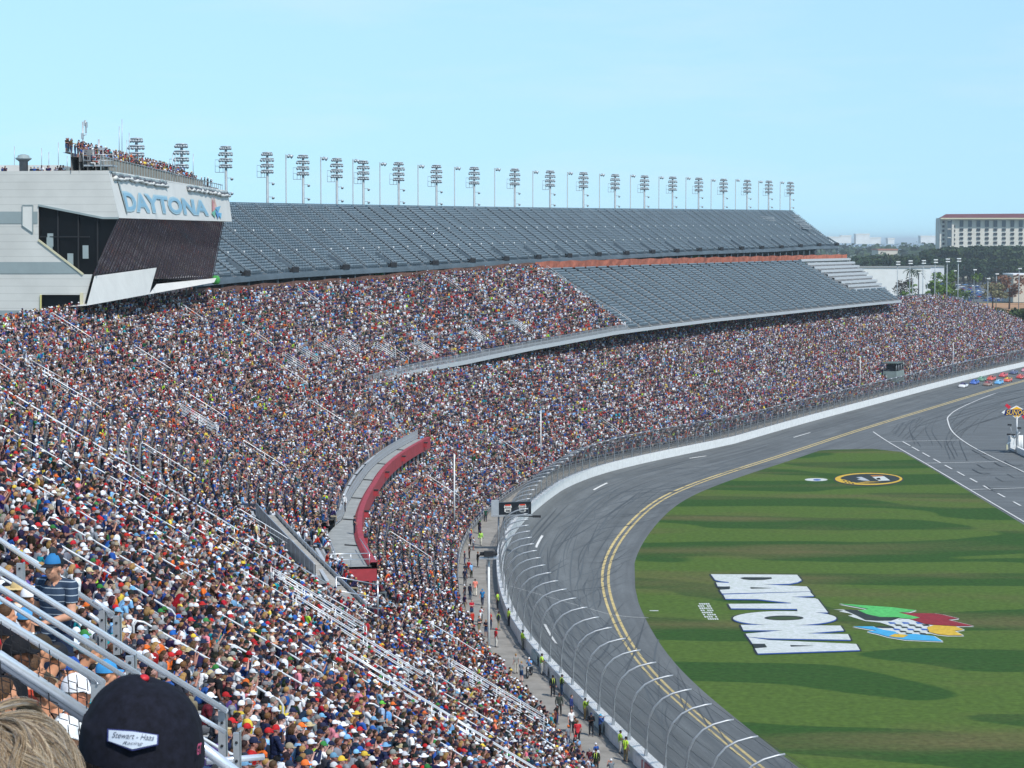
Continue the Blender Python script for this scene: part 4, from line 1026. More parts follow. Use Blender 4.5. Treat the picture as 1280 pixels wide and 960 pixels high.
    o = mb.build('body'); md_ = o.modifiers.new('r', 'REMESH'); md_.mode = 'VOXEL'; md_.voxel_size = voxel; s = o.modifiers.new('s', 'SMOOTH'); s.factor = .5; s.iterations = 2
    bpy.context.view_layer.update(); me = bpy.data.meshes.new_from_object(o.evaluated_get(bpy.context.evaluated_depsgraph_get())); bpy.data.objects.remove(o)
    V = np.empty(len(me.vertices) * 3); me.vertices.foreach_get('co', V); V = V.reshape(-1, 3)
    best = np.full(len(V), 1e9); lab = np.zeros(len(V), int); names = sorted({c[0] for c in caps}); idx = {n: i for i, n in enumerate(names)}; tpar = np.zeros(len(V))
    for nme, a, b, r0, r1 in caps:
        a = np.array(a); b = np.array(b); ab = b - a; L2 = ab @ ab + 1e-9; t = np.clip((V - a) @ ab / L2, 0, 1); d = np.linalg.norm(V - (a + t[:, None] * ab), axis=1) - (r0 + (r1 - r0) * t)
        k = d < best; best[k] = d[k]; lab[k] = idx[nme]; tpar[k] = t[k]
    return me, V, lab, tpar, idx, J
def garment(me, V, lab, tpar, idx, regions, off, m, name, closed=False):
    """cloth that follows the body: the body's own faces in some regions, lifted off the skin"""
    keep = np.zeros(len(V), bool)
    for r, lo, hi in regions: keep |= (lab == idx[r]) & (tpar >= lo) & (tpar <= hi)
    N = np.empty(len(V) * 3); me.vertices.foreach_get('normal', N); N = N.reshape(-1, 3)
    Wv = V + N * off + np.sin(V[:, [2, 0, 1]] * 43) * N * .004
    newi = -np.ones(len(V), int); fs = []
    for p in me.polygons:
        vs = list(p.vertices)
        if keep[vs].all(): fs.append(vs)
    used = sorted({v for f in fs for v in f}); newi[used] = np.arange(len(used))
    mm = bpy.data.meshes.new(name); mm.from_pydata([tuple(v) for v in Wv[used]], [], [[int(newi[v]) for v in f] for f in fs]); mm.materials.append(m)
    mm.polygons.foreach_set('use_smooth', [True] * len(mm.polygons)); mm.update(); return mm
def headgear(kind, J):
    h = J['head'] + Vector((0, -.008, .028)); mb = MB()
    def shell(m, rx, ry, rz, zmin, back=0., fr=None, n=18, k=8, wob=0.):
        rows = []
        for i in range(k + 1):
            ph = (math.pi / 2 + zmin) * i / k; row = []
            for j in range(n):
                th = 2 * math.pi * j / n; cut = 1.0
                p = ph * (1 if fr is None else (1 - fr * max(0, math.sin(th))) + back * max(0, -math.sin(th)))
                row.append(h + Vector((rx * math.sin(p) * math.cos(th) * (1 + wob * math.sin(7 * th + i)), ry * math.sin(p) * math.sin(th), rz * math.cos(p) + .004)))
            rows.append(row)
        mb.grid(rows, m, closed=True, smooth=True)
    if kind in ('cap', 'cap_back'):
        shell(M_HAT, .088, .107, .112, .10)
        sg = 1 if kind == 'cap' else -1; br = []
        for i in range(9):
            a = -.95 + 1.9 * i / 8; c, s_ = math.sin(a), math.cos(a)
            br.append([h + Vector((.080 * c, sg * (.098 * s_), .012)), h + Vector((.088 * c, sg * (.098 * s_ + .075 * max(0, s_) ** .5), -.004 - .012 * abs(c)))])
        mb.grid(br, M_HAT, smooth=True); mb.grid([[b[0] + Vector((0, 0, -.008)) for b in br], [b[1] + Vector((0, 0, -.006)) for b in br]], M_HAT)
        mb.ell(h + Vector((0, 0, .115)), (.008, .008, .005), M_HAT, 6, 4); nm = 'cap'
    elif kind == 'straw_hat':
        shell(M_HAT, .088, .106, .115, .0); rows = []
        for i in range(4):
            r = i / 3; rows.append([h + Vector(((.088 + .085 * r) * math.cos(2 * math.pi * j / 20), (.105 + .085 * r) * math.sin(2 * math.pi * j / 20), .012 - .02 * r * abs(math.cos(2 * math.pi * j / 20)) + .01 * r * r)) for j in range(20)])
        mb.grid(rows, M_HAT, closed=True, smooth=True); nm = 'sun_hat'
    elif kind == 'short_hair': shell(M_HAIR, .084, .104, .104, .42, 0, .62, wob=.02); nm = 'hair'
    elif kind == 'long_hair':
        shell(M_HAIR, .090, .108, .108, .30, .25, .60, wob=.03)
        for a in range(7):
            t = -1 + 2 * a / 6; mb.tube([h + Vector((t * .08, -.02 - .07 * (1 - t * t), .02)), h + Vector((t * .095, -.05 - .065 * (1 - t * t), -.10)), h + Vector((t * .085, -.06 - .06 * (1 - t * t), -.22))], [.032, .038, .018], M_HAIR, 7)
        nm = 'hair'
    elif kind == 'headset':
        shell(M_HAT, .088, .107, .112, .06)
        for sx in (-1, 1): mb.ell(h + Vector((sx * .092, 0, -.035)), (.022, .035, .042), M_BLACK, 10, 7)
        mb.tube([h + Vector((.09 * math.cos(t), 0, .11 * math.sin(t))) for t in np.linspace(0, math.pi, 9)], .009, M_BLACK, 5); nm = 'cap'
    return nm, mb
POSES = ['stand_look', 'sit', 'sit_lean', 'sit_phone', 'sit_arms', 'sit_turn', 'stand', 'stand_cross', 'stand_camera', 'stand_rail', 'walk']
HEADS = ['cap', 'cap_back', 'straw_hat', 'short_hair', 'long_hair', 'headset']
BODY = {}
for p in POSES:
    me, V, lab, tp, idx, J = body_mesh(p)
    me.materials.clear(); me.materials.append(M_SKIN); me.polygons.foreach_set('use_smooth', [True] * len(me.polygons)); me.name = 'body_' + p
    shirt = garment(me, V, lab, tp, idx, [('torso', 0, 1), ('uarm', 0, .62)], .014, M_SHIRT, 'shirt')
    long_ = garment(me, V, lab, tp, idx, [('torso', 0, 1), ('uarm', 0, 1), ('farm', 0, .93)], .016, M_SHIRT, 'long_shirt')
    # trousers take the pelvis too: lower torso by height
    zc = J['pelvis'].z + .06; lab2 = lab.copy(); names = {v: k for k, v in idx.items()}
    tz = (lab == idx['torso']) & (V[:, 2] < zc); idx2 = dict(idx); idx2['hips'] = 99; lab2[tz] = 99
    trou = garment(me, V, lab2, tp, idx2, [('hips', 0, 1), ('thigh', 0, 1), ('calf', 0, .96)], .011, M_TROU, 'trousers')
    shorts = garment(me, V, lab2, tp, idx2, [('hips', 0, 1), ('thigh', 0, .9)], .016, M_TROU, 'shorts')
    shoe = garment(me, V, lab2, tp, idx2, [('foot', 0, 1)], .010, M_SHOE, 'shoe')
    BODY[p] = dict(body=me, shirt=shirt, long_shirt=long_, trousers=trou, shorts=shorts, shoe=shoe, J=J)
HG = {}
def headmesh(pose, kind):
    if (pose, kind) not in HG:
        nm, mb = headgear(kind, BODY[pose]['J']); o = mb.build(nm); HG[(pose, kind)] = (nm, o.data); bpy.data.objects.remove(o)
    return HG[(pose, kind)]
SKINS = ['#a8796a', '#b4867a', '#94675a', '#bc9488', '#6c483c', '#a06e64', '#472f2a']
HAIRS = ['#2a1d14', '#4a3422', '#6b4c2e', '#9c7a4a', '#7d7872', '#17120e']
# (name, colour, weight) of what people wear, by eye from the photograph
SHIRTS = [('white', '#dfe3ea', 17), ('black', '#15161b', 17), ('navy', '#1a2444', 22), ('grey', '#7c838c', 12), ('charcoal', '#353944', 11), ('red', '#a81f22', 7), ('royal blue', '#22529c', 7), ('light blue', '#7fb0dd', 5),
          ('maroon', '#5a1a26', 3), ('orange', '#dd6a2a', 1.7), ('teal', '#1d9aa8', 1.6), ('green', '#1f5a34', 2), ('lime green', '#a9d43c', .9), ('yellow', '#d9c04a', 1.5), ('pink', '#d98594', 1.6), ('purple', '#5b4687', 1.2), ('tan', '#a0917a', 2), ('brown', '#5a4030', 1)]
HATS = [('white', '#dfe3ea', 20), ('navy', '#1b2340', 20), ('black', '#141418', 20), ('khaki', '#978c78', 6), ('grey', '#8a8c8e', 8), ('red', '#b02226', 7), ('royal blue', '#2456a6', 5), ('light blue', '#74a8cc', 3), ('orange', '#da6c2c', 1.4), ('green', '#357a3c', 1.6), ('yellow', '#dcbc44', 1.2), ('straw', '#c4b48c', 2.5)]
TROUS = [('denim', '#2b3f62', 36), ('khaki', '#857b66', 16), ('black', '#17181c', 20), ('grey', '#5a5e64', 15), ('white', '#c8c8c8', 4)]
def make_person(pose, head, shirt, hat, trou, skin, hair, loc, rz, label, group=None, scale=1., sleeves='shirt', legs='trousers', cat='person'):
    """shirt/hat/trou/skin/hair: hex colours"""
    B = BODY[pose]; o = bpy.data.objects.new('person', B['body']); COL.objects.link(o); o.location = loc; o.rotation_euler = (0, 0, rz); o.scale = (scale,) * 3
    o['skin'] = list(lin(skin)); tag(o, label, cat, group)
    def child(n, me, key, c):
        q = bpy.data.objects.new(n, me); COL.objects.link(q); q.parent = o
        if key: q[key] = list(c)
        return q
    if sleeves: child('shirt', B[sleeves], 'shirt', lin(shirt))
    child('trousers' if legs == 'trousers' else 'shorts', B[legs], 'trousers', lin(trou)); child('shoes', B['shoe'], None, None)
    if head:
        nm, me = headmesh(pose, head); q = child(nm, me, 'hair' if nm == 'hair' else 'hat', lin(hair if nm == 'hair' else hat))
        if nm != 'hair': n2, m2 = headmesh(pose, 'short_hair'); child('hair', m2, 'hair', lin(hair))
    return o
# ---- seats that hold someone
def wpick(r, L): 
    t = r.random() * sum(x[2] for x in L); 
    for x in L:
        t -= x[2]
        if t <= 0: return x
    return L[-1]
seats = []     # s, d, z, zone
def fill(s0, s1, dlist, zf, al, ok, p, zone, sp=.52, standp=.04):
    for d in dlist:
        s = np.arange(s0, s1, sp) + RNG.uniform(-.06, .06, len(np.arange(s0, s1, sp))); keep = RNG.random(len(s)) < p
        for a in al: keep &= np.abs(s - a) > .62
        s = s[keep]
        if ok is not None: s = s[[bool(ok(q, d)) for q in s]] if len(s) else s
        if not len(s): continue
        x, y = Q(s, d + .58); z = np.array([float(zf(q, d + .43)) for q in s]) if len(s) < 1 else zf(s, d + .43)
        nx, ny = np.interp(s, SS, NN[:, 0]), np.interp(s, SS, NN[:, 1]); rz = np.arctan2(nx, -ny)
        st = RNG.random(len(s)) < standp
        seats.append(np.stack([x, y, z, rz, st.astype(float), np.full(len(s), zone)], 1))
NEAR_D = [DL0 + PITCH * r for r in range(1, int((D_NEAR1 - DL0) / PITCH))]
LOW_D = [DL0 + PITCH * r for r in range(0, int((D_LOW1 - DL0) / PITCH))]
MID_D = [17.7 + PITCH * r for r in range(0, int((D_MID1 - 17.7) / PITCH) + 1)]
def vom_clear(s, d):      # keep the guard-railed stair wells free
    for v in VOMS:
        if abs(s - v[0]) < 1.5 and v[1] - .5 < d < v[2] + .3: return False
    return True
VOMS = []
def vom_px(px, py, L, zf, lab, n=4, w=1.3, off=1.0):
    h = hit(px, py, lambda s, d: zf(s, d) + off)
    if h is None: return
    s, d = h[0], h[1]; VOMS.append((s, d - L, d, zf, lab, n, w))
for a in [(340, 722, 6, 'bundle of parallel pale rails at a stair well above the man in the blue shirt'), (368, 756, 8.5, 'long bundle of parallel pale rails running down past the man in the blue shirt'),
          (430, 828, 6.5, 'bundle of bright rails going down to the right of the light blue shirt'), (563, 835, 7, 'pale rails of a stair well close to the standing man in red'), (555, 905, 7, 'crossing pale rails low in the stand below the bare-backed man')]:
    vom_px(*a[:3], z_low, a[3])
vom_px(9, 505, 8, z_mid, 'pale railed stairway at the left edge above the long double rail', 3, 2.6)
vom_px(30, 452, 4, z_mid, 'short pale railed stair below the dark screen at the left edge', 3, 3.0)
for a in [(225, 512, 4.0, 'pair of pale rails around a stair well in the crowd left of the platform'), (372, 436, 3.2, 'small railed stair well high in the middle deck, nearest to the press building'), (395, 428, 3.2, 'small railed stair well in the middle deck, second from the press building'),
          (424, 424, 3.2, 'small railed stair well in the middle deck, third from the press building'), (355, 445, 3.2, 'low railed stair well below the first ones in the middle deck'), (470, 432, 3.2, 'railed stair well of the middle deck above the left end of its front balustrade'), (520, 428, 3.2, 'railed stair well of the middle deck beside the front balustrade'), (585, 412, 3.2, 'railed stair well above the middle of the front balustrade'), (640, 400, 3.2, 'railed stair well near the far end of the crowded middle deck')]:
    vom_px(*a[:3], z_mid, a[3])
for s, d0, d1, zf, lab, n, w in VOMS:
    o = empty('stair_well_rail', P3(s, d0, float(zf(s, d0))), label=lab, cat='railing', group='railed stair wells in the stands'); mb = MB()
    for sx in (-w / 2, w / 2):
        for k in range(n): mb.tube([P3(s + sx, d, float(zf(s, d)) + .6 + .33 * k) for d in frange(d0, d1, 2)], .034, M_HRAIL, 5)
    for k in range(2): mb.tube([P3(s - w / 2, d1, float(zf(s, d1)) + .6 + .6 * k), P3(s + w / 2, d1, float(zf(s, d1)) + .6 + .6 * k)], .03, M_ALU, 5)
    mb.build('rail', o)
    for sx in (-w / 2, w / 2):
        for d in frange(d0, d1, 2): mb = MB(); a = P3(s + sx, d, float(zf(s, d))); mb.tube([a, (a[0], a[1], a[2] + 1.6)], .03, M_HRAIL, 5); mb.build('post', o)
    mb = MB()
    for k in range(int((d1 - d0) / .6)): mb.box(P3(s, d0 + k * .6 + .3, float(zf(s, d0 + k * .6)) + .03), (w - .1, .5, .1), M_CONCD, rz=face_rot(s))
    mb.build('steps', o)

def clump(s, d): return .97 + .09 * math.sin(s * .37 + 1.3 * math.sin(d * .21)) * math.sin(d * .53 + s * .11) - (.5 if math.sin(s * 1.7 + d * 2.3) * math.sin(s * .9 - d * 1.1) > .93 else 0)
fill(S_NEAR0 + 10, S_B - 1.0, NEAR_D, z_low, AIS_NEAR, lambda s, d: vom_clear(s, d) and ramp_clear(s, d), .95, 0)
fill(S_B + 1, S_L1, LOW_D, z_low, AIS_FAR, lambda s, d: d < d_low_top(s) and ramp_clear(s, d) and (s > S_D2 or d < (19.2 if s < S_PLAT0 - 9 else 13.4 if s < S_PLAT0 + 1 else 15.6 if s < S_PLAT1 + 1 else 18.2 if s < S_D2W else d0m(s) - .8)), .94, 1, standp=.1)
fill(S_B + 2, S_EM, MID_D, z_mid, AIS_FAR, lambda s, d: d > d0m(s) - .1 and not (S_PLAT0 - 9 < s < S_PLAT0 + 1 and d < 22.8) and ramp_clear(s, d) and crowd_edge(s, d) and vom_clear(s, d), .93, 2)
SEATS = np.vstack(seats); _sd = RNG.random(len(SEATS)); _q = np.sin(SEATS[:, 0] * .35 + SEATS[:, 1] * .12) * np.sin(SEATS[:, 1] * .31 - SEATS[:, 0] * .2) * np.sin(SEATS[:, 2] * 1.1 + SEATS[:, 1] * .05); SEATS = SEATS[_sd > np.clip(.02 + .9 * (_q - .55), .02, .5)]
px, py, dep = proj(SEATS[:, 0], SEATS[:, 1], SEATS[:, 2] + 1.0)
vis = (dep > 19.0) & (px > -60) & (px < 1340) & (py > 100) & (py < 1010)
# nobody on the steep bit of stairs covered by the foreground rails or behind the two nearest heads
SEATS = SEATS[vis]; px, py, dep = px[vis], py[vis], dep[vis]
hidden = ((px > 98) & (px < 250) & (py > 862)) | ((px < 95) & (py > 915)) | ((px > 48) & (px < 130) & (py > 690) & (py < 810) & (dep < 26)) | ((px < 190) & (py > 640) & (dep < 21) & (py < 760))
SPEC = []   # people one can single out: placed on the row that their place in the photograph meets
taken = []
def special(pxs, pys, pose, head, shirt, hat, trou, label, zf=z_low, skin='#c98f6e', hair='#3a281a', turn=0., sleeves='shirt', legs='trousers', hh=1.25, scale=1.0):
    h = hit(pxs, pys, lambda s, d: zf(s, d) + hh)
    if h is None: print('miss', label); return
    s, d = h[0], h[1]; x, y = Q(s, d); z = float(zf(s, d)); taken.append((x, y, 0.9 if pose.startswith('stand') else .42))
    SPEC.append(make_person(pose, head, shirt, hat, trou, skin, hair, (float(x), float(y), z), face_rot(s) + turn, label, 'spectators one can single out', scale, sleeves, legs))
sp = special
sp(322, 795, 'stand', 'short_hair', '#173f27', '#000000', '#2a2d33', 'person standing in a dark green shirt among seated people in the near stand', hair='#6a655c', turn=.3)
sp(340, 803, 'stand_cross', 'cap', '#d8cfc4', '#cfcfcf', '#6f7680', 'person standing in a cream polo shirt and pale cap beside the dark green shirt', turn=-.2)
sp(409, 788, 'stand', 'cap', '#2a62ad', '#3a6ea8', '#28405f', 'person standing in a bright blue shirt and jeans beside the long bundle of rails', turn=.2, sleeves='long_shirt')
sp(401, 783, 'stand', 'short_hair', '#3a3f49', '#000000', '#23272e', 'person standing in a dark grey shirt just behind the bright blue shirt')
sp(485, 897, 'stand', 'short_hair', '#5f9ad6', '#000000', '#22345a', 'person standing in a light blue T-shirt with short black hair', turn=-.4, hair='#191310')
sp(476, 893, 'stand', 'cap', '#9fb6d4', '#63b944', '#2f4468', 'person standing in a pale blue striped shirt and green cap beside the light blue T-shirt')
sp(537, 908, 'sit', 'cap', '#a5704f', '#dfe2e6', '#5a3a20', 'bare-backed person in a white cap sitting low in the near stand', sleeves=None)
sp(521, 921, 'sit', 'cap', '#20a8bd', '#d9b23a', '#2b3550', 'seated person in a turquoise shirt and yellow cap, left of the bare-backed man')
sp(622, 880, 'stand', 'short_hair', '#b3202a', '#000000', '#24282e', 'person standing in a bright red shirt near the walkway, left of a blue shirt')
sp(632, 886, 'stand', 'short_hair', '#2358b5', '#000000', '#2a2f3a', 'person standing in a royal blue shirt just right of the bright red shirt')
sp(618, 911, 'stand_cross', 'cap', '#ef7f62', '#e2703c', '#c0b8a8', 'person in a coral shirt and orange cap below the bright red shirt')
sp(695, 931, 'sit_lean', 'cap', '#e2e5ea', '#1b2138', '#3a3e46', 'seated person in a big white shirt at the bottom corner of the seats')
sp(657, 946, 'stand', 'cap', '#d96a80', '#b8b4ac', '#44484e', 'person in a rose pink shirt by the lowest handrail of the stand')
sp(678, 944, 'sit', 'cap', '#1c2f66', '#15161b', '#2a2f3a', 'person in a wide navy shirt sitting right of the rose pink shirt')
sp(600, 770, 'stand', 'cap', '#dfe2e6', '#a81f22', '#33373f', 'person standing in white at the edge of the lower bowl by the walkway')
sp(320, 662, 'stand', 'cap', '#d8cf8a', '#2a2a2a', '#3a3f48', 'person in a pale yellow shirt at the top of the walled stair')
sp(358, 655, 'stand_rail', 'short_hair', '#e06a48', '#000000', '#8a7a5e', 'person in an orange shirt holding the rail of the walled stair')
sp(67, 553 + 0, 'stand', 'cap', '#2d7fb8', '#2a2f3a', '#2a3a5c', 'person standing in a medium blue shirt high in the deck above the long double rail', zf=z_mid) if False else None
sp(129, 515, 'stand', 'short_hair', '#2d86c4', '#000000', '#263a63', 'person standing in a clear blue shirt in the crowd above the long double rail', zf=z_mid)
sp(333, 535, 'sit', 'short_hair', '#27a3d8', '#000000', '#d0d0d0', 'person in a sky blue top in the crowd left of the red platform', zf=z_mid)
sp(268, 527, 'sit', 'short_hair', '#dfe2e6', '#000000', '#2b3040', 'person in a white jersey with a dark number sitting right of the small stair well', zf=z_mid)
sp(88, 432, 'stand', 'short_hair', '#c98a95', '#000000', '#8a8272', 'person in a pink shirt standing below the lower windows of the press building', zf=z_mid)
sp(100, 420, 'stand', 'cap', '#1e2742', '#1b1d26', '#22263a', 'person in dark navy standing right of the pink shirt below the press building', zf=z_mid)
sp(133, 447, 'sit', 'cap', '#2b56a0', '#d8d8d8', '#2b3040', 'person in royal blue sitting below the lower glass of the press building', zf=z_mid)
nS = len(SPEC)
# walkway: marshals, photographers and walkers, feet located on the pavement
WK = [(594, 745, 'walk', 'short_hair', '#e88a78', '#000000', '#cfc9bb', 'person in a coral shirt and white trousers walking on the walkway'), (603, 757, 'walk', 'cap', '#2878b0', '#2878b0', '#2a3550', 'person in a medium blue shirt walking below the coral shirt'),
      (601, 682, 'walk', 'short_hair', '#a9d86a', '#000000', '#c8c6b8', 'person in a long lime coat walking alone at the far end of the walkway'), (589, 677, 'stand', 'short_hair', '#b32430', '#000000', '#26304a', 'person in red beside the orange and lime vests at the far walkway'),
      (584, 671, 'stand', 'cap', '#c8d84a', '#e07a3a', '#2f3644', 'person in a lime vest and orange cap at the far walkway'), (607, 652, 'walk', 'short_hair', '#1f4a3a', '#000000', '#1e2438', 'person in dark green and navy walking near the hanging display'),
      (597, 709, 'stand_camera', 'short_hair', '#15161a', '#000000', '#15161a', 'camera operator all in black behind the pole camera on the walkway'), (622, 762, 'stand', 'cap', '#b8dc4c', '#2a2a2e', '#2b2f36', 'marshal in a lime vest leaning at the wall, farthest one'),
      (613, 787, 'stand', 'short_hair', '#c04038', '#000000', '#23304a', 'person in red and navy standing right behind the white camera pole'), (623, 788, 'stand', 'cap', '#1e2238', '#1b1d26', '#a39a80', 'person with a navy jacket and khaki trousers left of the lime marshals'),
      (636, 782, 'stand', 'cap', '#bde04e', '#2a2a2e', '#3a3a3e', 'marshal in a lime vest, second from the far end of the wall'), (653, 812, 'stand_rail', 'headset', '#8fb32e', '#1a1c22', '#77756a', 'marshal with lime and black vest leaning on the wall where the fence begins to curve'),
      (620, 809, 'stand', 'cap', '#c2262e', '#c2262e', '#d8d4cc', 'person in red top and white trousers just right of the camera pole'), (645, 842, 'stand', 'short_hair', '#8b8b88', '#000000', '#b9b4a8', 'person in grey T-shirt and light trousers left of the motorcycle'),
      (677, 843, 'stand_rail', 'headset', '#b6dc4a', '#1a1c22', '#d0cdc2', 'marshal with lime vest and white trousers at the wall right of the motorcycle'), (691, 871, 'stand', 'cap', '#1c2228', '#141418', '#1c1f26', 'marshal in black with thin lime stripes, left of a pair at the wall'),
      (702, 870, 'stand_rail', 'cap', '#3a4a2a', '#141418', '#28405f', 'marshal in black and lime with jeans, right of a pair at the wall'), (699, 895, 'stand', 'short_hair', '#3f4743', '#000000', '#2a2d30', 'person in dark olive shirt and black trousers at the walkway edge'),
      (714, 897, 'stand', 'short_hair', '#28356e', '#000000', '#20232c', 'person in a navy blue jacket standing alone in the middle of the walkway'), (731, 900, 'stand_camera', 'headset', '#7f9a30', '#141418', '#84704e', 'marshal with lime and black vest and brown trousers looking over the wall'),
      (739, 920, 'stand_cross', 'cap', '#14161d', '#1b2c52', '#22262e', 'photographer in a black hooded top beside the blue jacket'), (750, 921, 'stand_camera', 'cap', '#2b4a86', '#3f9fc4', '#14161c', 'photographer in a blue jacket and light blue cap aiming a long camera over the wall'),
      (714, 916, 'stand', 'short_hair', '#e4e4e6', '#000000', '#33373f', 'person in a white shirt behind the red shirt on the walkway'), (722, 931, 'walk', 'short_hair', '#c0303a', '#000000', '#26262b', 'person in a red shirt and dark trousers walking by the low rail'),
      (775, 942, 'stand_rail', 'headset', '#a6cf3e', '#1a1c22', '#cfcbc0', 'marshal in lime vest and pale trousers, left of the nearest pair at the wall'), (782, 952, 'stand', 'headset', '#b4dc46', '#141418', '#8a7a5c', 'marshal in lime vest and khaki trousers, right of the nearest pair at the wall'),
      (745, 967, 'stand', 'headset', '#2a3320', '#141418', '#22252a', 'marshal in black with a yellow harness vest at the very bottom of the walkway'),
      (443, 668, 'stand_rail', 'cap', '#1b2236', '#15161b', '#1c2334', 'camera operator in navy crouching beside equipment on the grey platform'), (430, 640, 'stand', 'cap', '#d9d9d9', '#dfe2e6', '#20242e', 'person in white top and black trousers at the inner rail of the grey platform')]
rw = random.Random(4)
for fx, fy, pose, hd, sh, ht, tr, lab in WK:
    zz = zf if fx in (443, 430) else 0.0
    z0 = 10.0 if fx in (443, 430) else 0.0; g = G(fx, fy, z0); s, d = sd(*g); z0 = z0 if z0 else float(wz(s))
    rz = math.atan2(-(-nrm(s)[0]), -nrm(s)[1])
    rz = face_rot(s) if pose in ('stand_rail', 'stand_camera') else rw.uniform(-3, 3) if pose == 'stand' else rw.choice([.1, math.pi - .2])
    p = make_person(pose, hd, sh, ht, tr, rw.choice(SKINS[:5]), rw.choice(HAIRS), (float(g[0]), float(g[1]), z0), rz, lab, 'people on the walkway' if z0 < 9 else 'people on the platform', rw.uniform(.98, 1.06), 'long_shirt' if 'jacket' in lab or 'hooded' in lab or 'coat' in lab or 'black' in lab else 'shirt')
    if 'lime' in lab or 'harness' in lab:      # reflective bands of the vest
        J = BODY[pose]['J']; mb = MB(); ch = J['chest']
        for sx in (-.08, .08): mb.tube([ch + Vector((sx, -.145, -.2)), ch + Vector((sx, -.148, 0)), ch + Vector((sx, -.09, .19)), ch + Vector((sx, .02, .22)), ch + Vector((sx, .142, .05)), ch + Vector((sx, .142, -.2))], .018, mat('reflective_lime', (.62, .85, .12), .5), 5)
        mb.build('vest_band', None).parent = p
# ---- choose who is an individual
seat_xy = SEATS[:, :2]; free = ~hidden
for tx, ty, r in taken: free &= (np.hypot(seat_xy[:, 0] - tx, seat_xy[:, 1] - ty) > r)
inframe = (px > 4) & (px < 1276) & (py > 640) & (py < 955) & (SEATS[:, 5] == 0)
cand = np.where(free & inframe)[0]; cand = cand[np.argsort(dep[cand])]
N_IND = 300 - len(SPEC) - len(WK) - 9
ind = cand[:N_IND]
combos = [(s_, h_, kd) for s_ in SHIRTS for h_ in HATS for kd in ('cap', 'cap_back')]
rp = random.Random(21); used = set()
def where(px_, py_):
    if px_ < 120: return 'behind the foreground rails' if py_ > 700 else 'at the edge of the picture above the foreground rails'
    if px_ < 300: return 'behind the big dark cap' if py_ > 790 else 'up the slope from the big dark cap'
    if px_ < 420: return 'right of the tall rail post' if py_ > 830 else 'near the dark green shirt'
    if px_ < 560: return 'below the long bundle of rails'
    return 'low in the near stand by the walkway'
for i in ind:
    x, y, z, rz, st, zn = SEATS[i]; pxx, pyy = float(px[i]), float(py[i])
    for _ in range(200):
        sh = wpick(rp, SHIRTS); kind = rp.choices(['cap', 'cap_back', 'straw_hat', 'short_hair', 'long_hair'], [52, 7, 6, 23, 12])[0]
        if 150 < pxx < 270 and 765 < pyy < 830 and rp.random() < .6: sh = rp.choice([SHIRTS[5], SHIRTS[9], SHIRTS[0]])
        ht = wpick(rp, HATS[:-1]) if kind.startswith('cap') else HATS[-1]; hr = rp.choice(range(6)); pose = rp.choices(['sit', 'sit_lean', 'sit_phone', 'sit_arms', 'sit_turn'], [34, 22, 8, 26, 10])[0]
        if st > .5 and rp.random() < .6: pose = rp.choice(['stand', 'stand_cross', 'stand_rail'])
        tr = wpick(rp, TROUS)
        hd = {'cap': ht[0] + ' cap', 'cap_back': ht[0] + ' cap worn backwards', 'straw_hat': 'wide straw hat', 'short_hair': ['dark', 'brown', 'light brown', 'fair', 'grey', 'black'][hr] + ' short hair', 'long_hair': ['dark', 'brown', 'light brown', 'fair', 'grey', 'black'][hr] + ' long hair'}[kind]
        pz = {'sit': 'seated', 'sit_lean': 'forward-leaning', 'sit_phone': 'phone-holding', 'sit_arms': 'arms-folded', 'sit_turn': 'hand-raising'}.get(pose, 'standing')
        lab = '%s person, %s shirt, %s, %s' % (pz, sh[0], hd, where(pxx, pyy))
        if len(lab.replace('-', ' ').split()) > 16: lab = '%s person, %s shirt, %s, %s' % (pz, sh[0], hd.replace(' worn backwards', ' reversed'), where(pxx, pyy).replace('at the edge of the picture ', ''))
        if lab not in used: break
    used.add(lab)
    def jig(hx, k=.10):
        v = [int(hx[j:j + 2], 16) for j in (1, 3, 5)]; f = 1 + rp.uniform(-k, k); return '#' + ''.join('%02x' % max(0, min(255, int(c * f))) for c in v)
    make_person(pose, kind, jig(sh[1]), jig(ht[1]), jig(tr[1]), rp.choice(SKINS), HAIRS[hr], (float(x), float(y), float(z)), float(rz) + rp.uniform(-.5, .35), lab, 'spectators in the nearest rows', rp.uniform(.94, 1.06), rp.choice(['shirt', 'shirt', 'shirt', 'long_shirt']), rp.choice(['trousers', 'shorts']))
rest = np.ones(len(SEATS), bool); rest[ind] = False; rest &= free
if len(ind): print('individuals to depth', dep[ind[-1]], 'crowd', rest.sum())
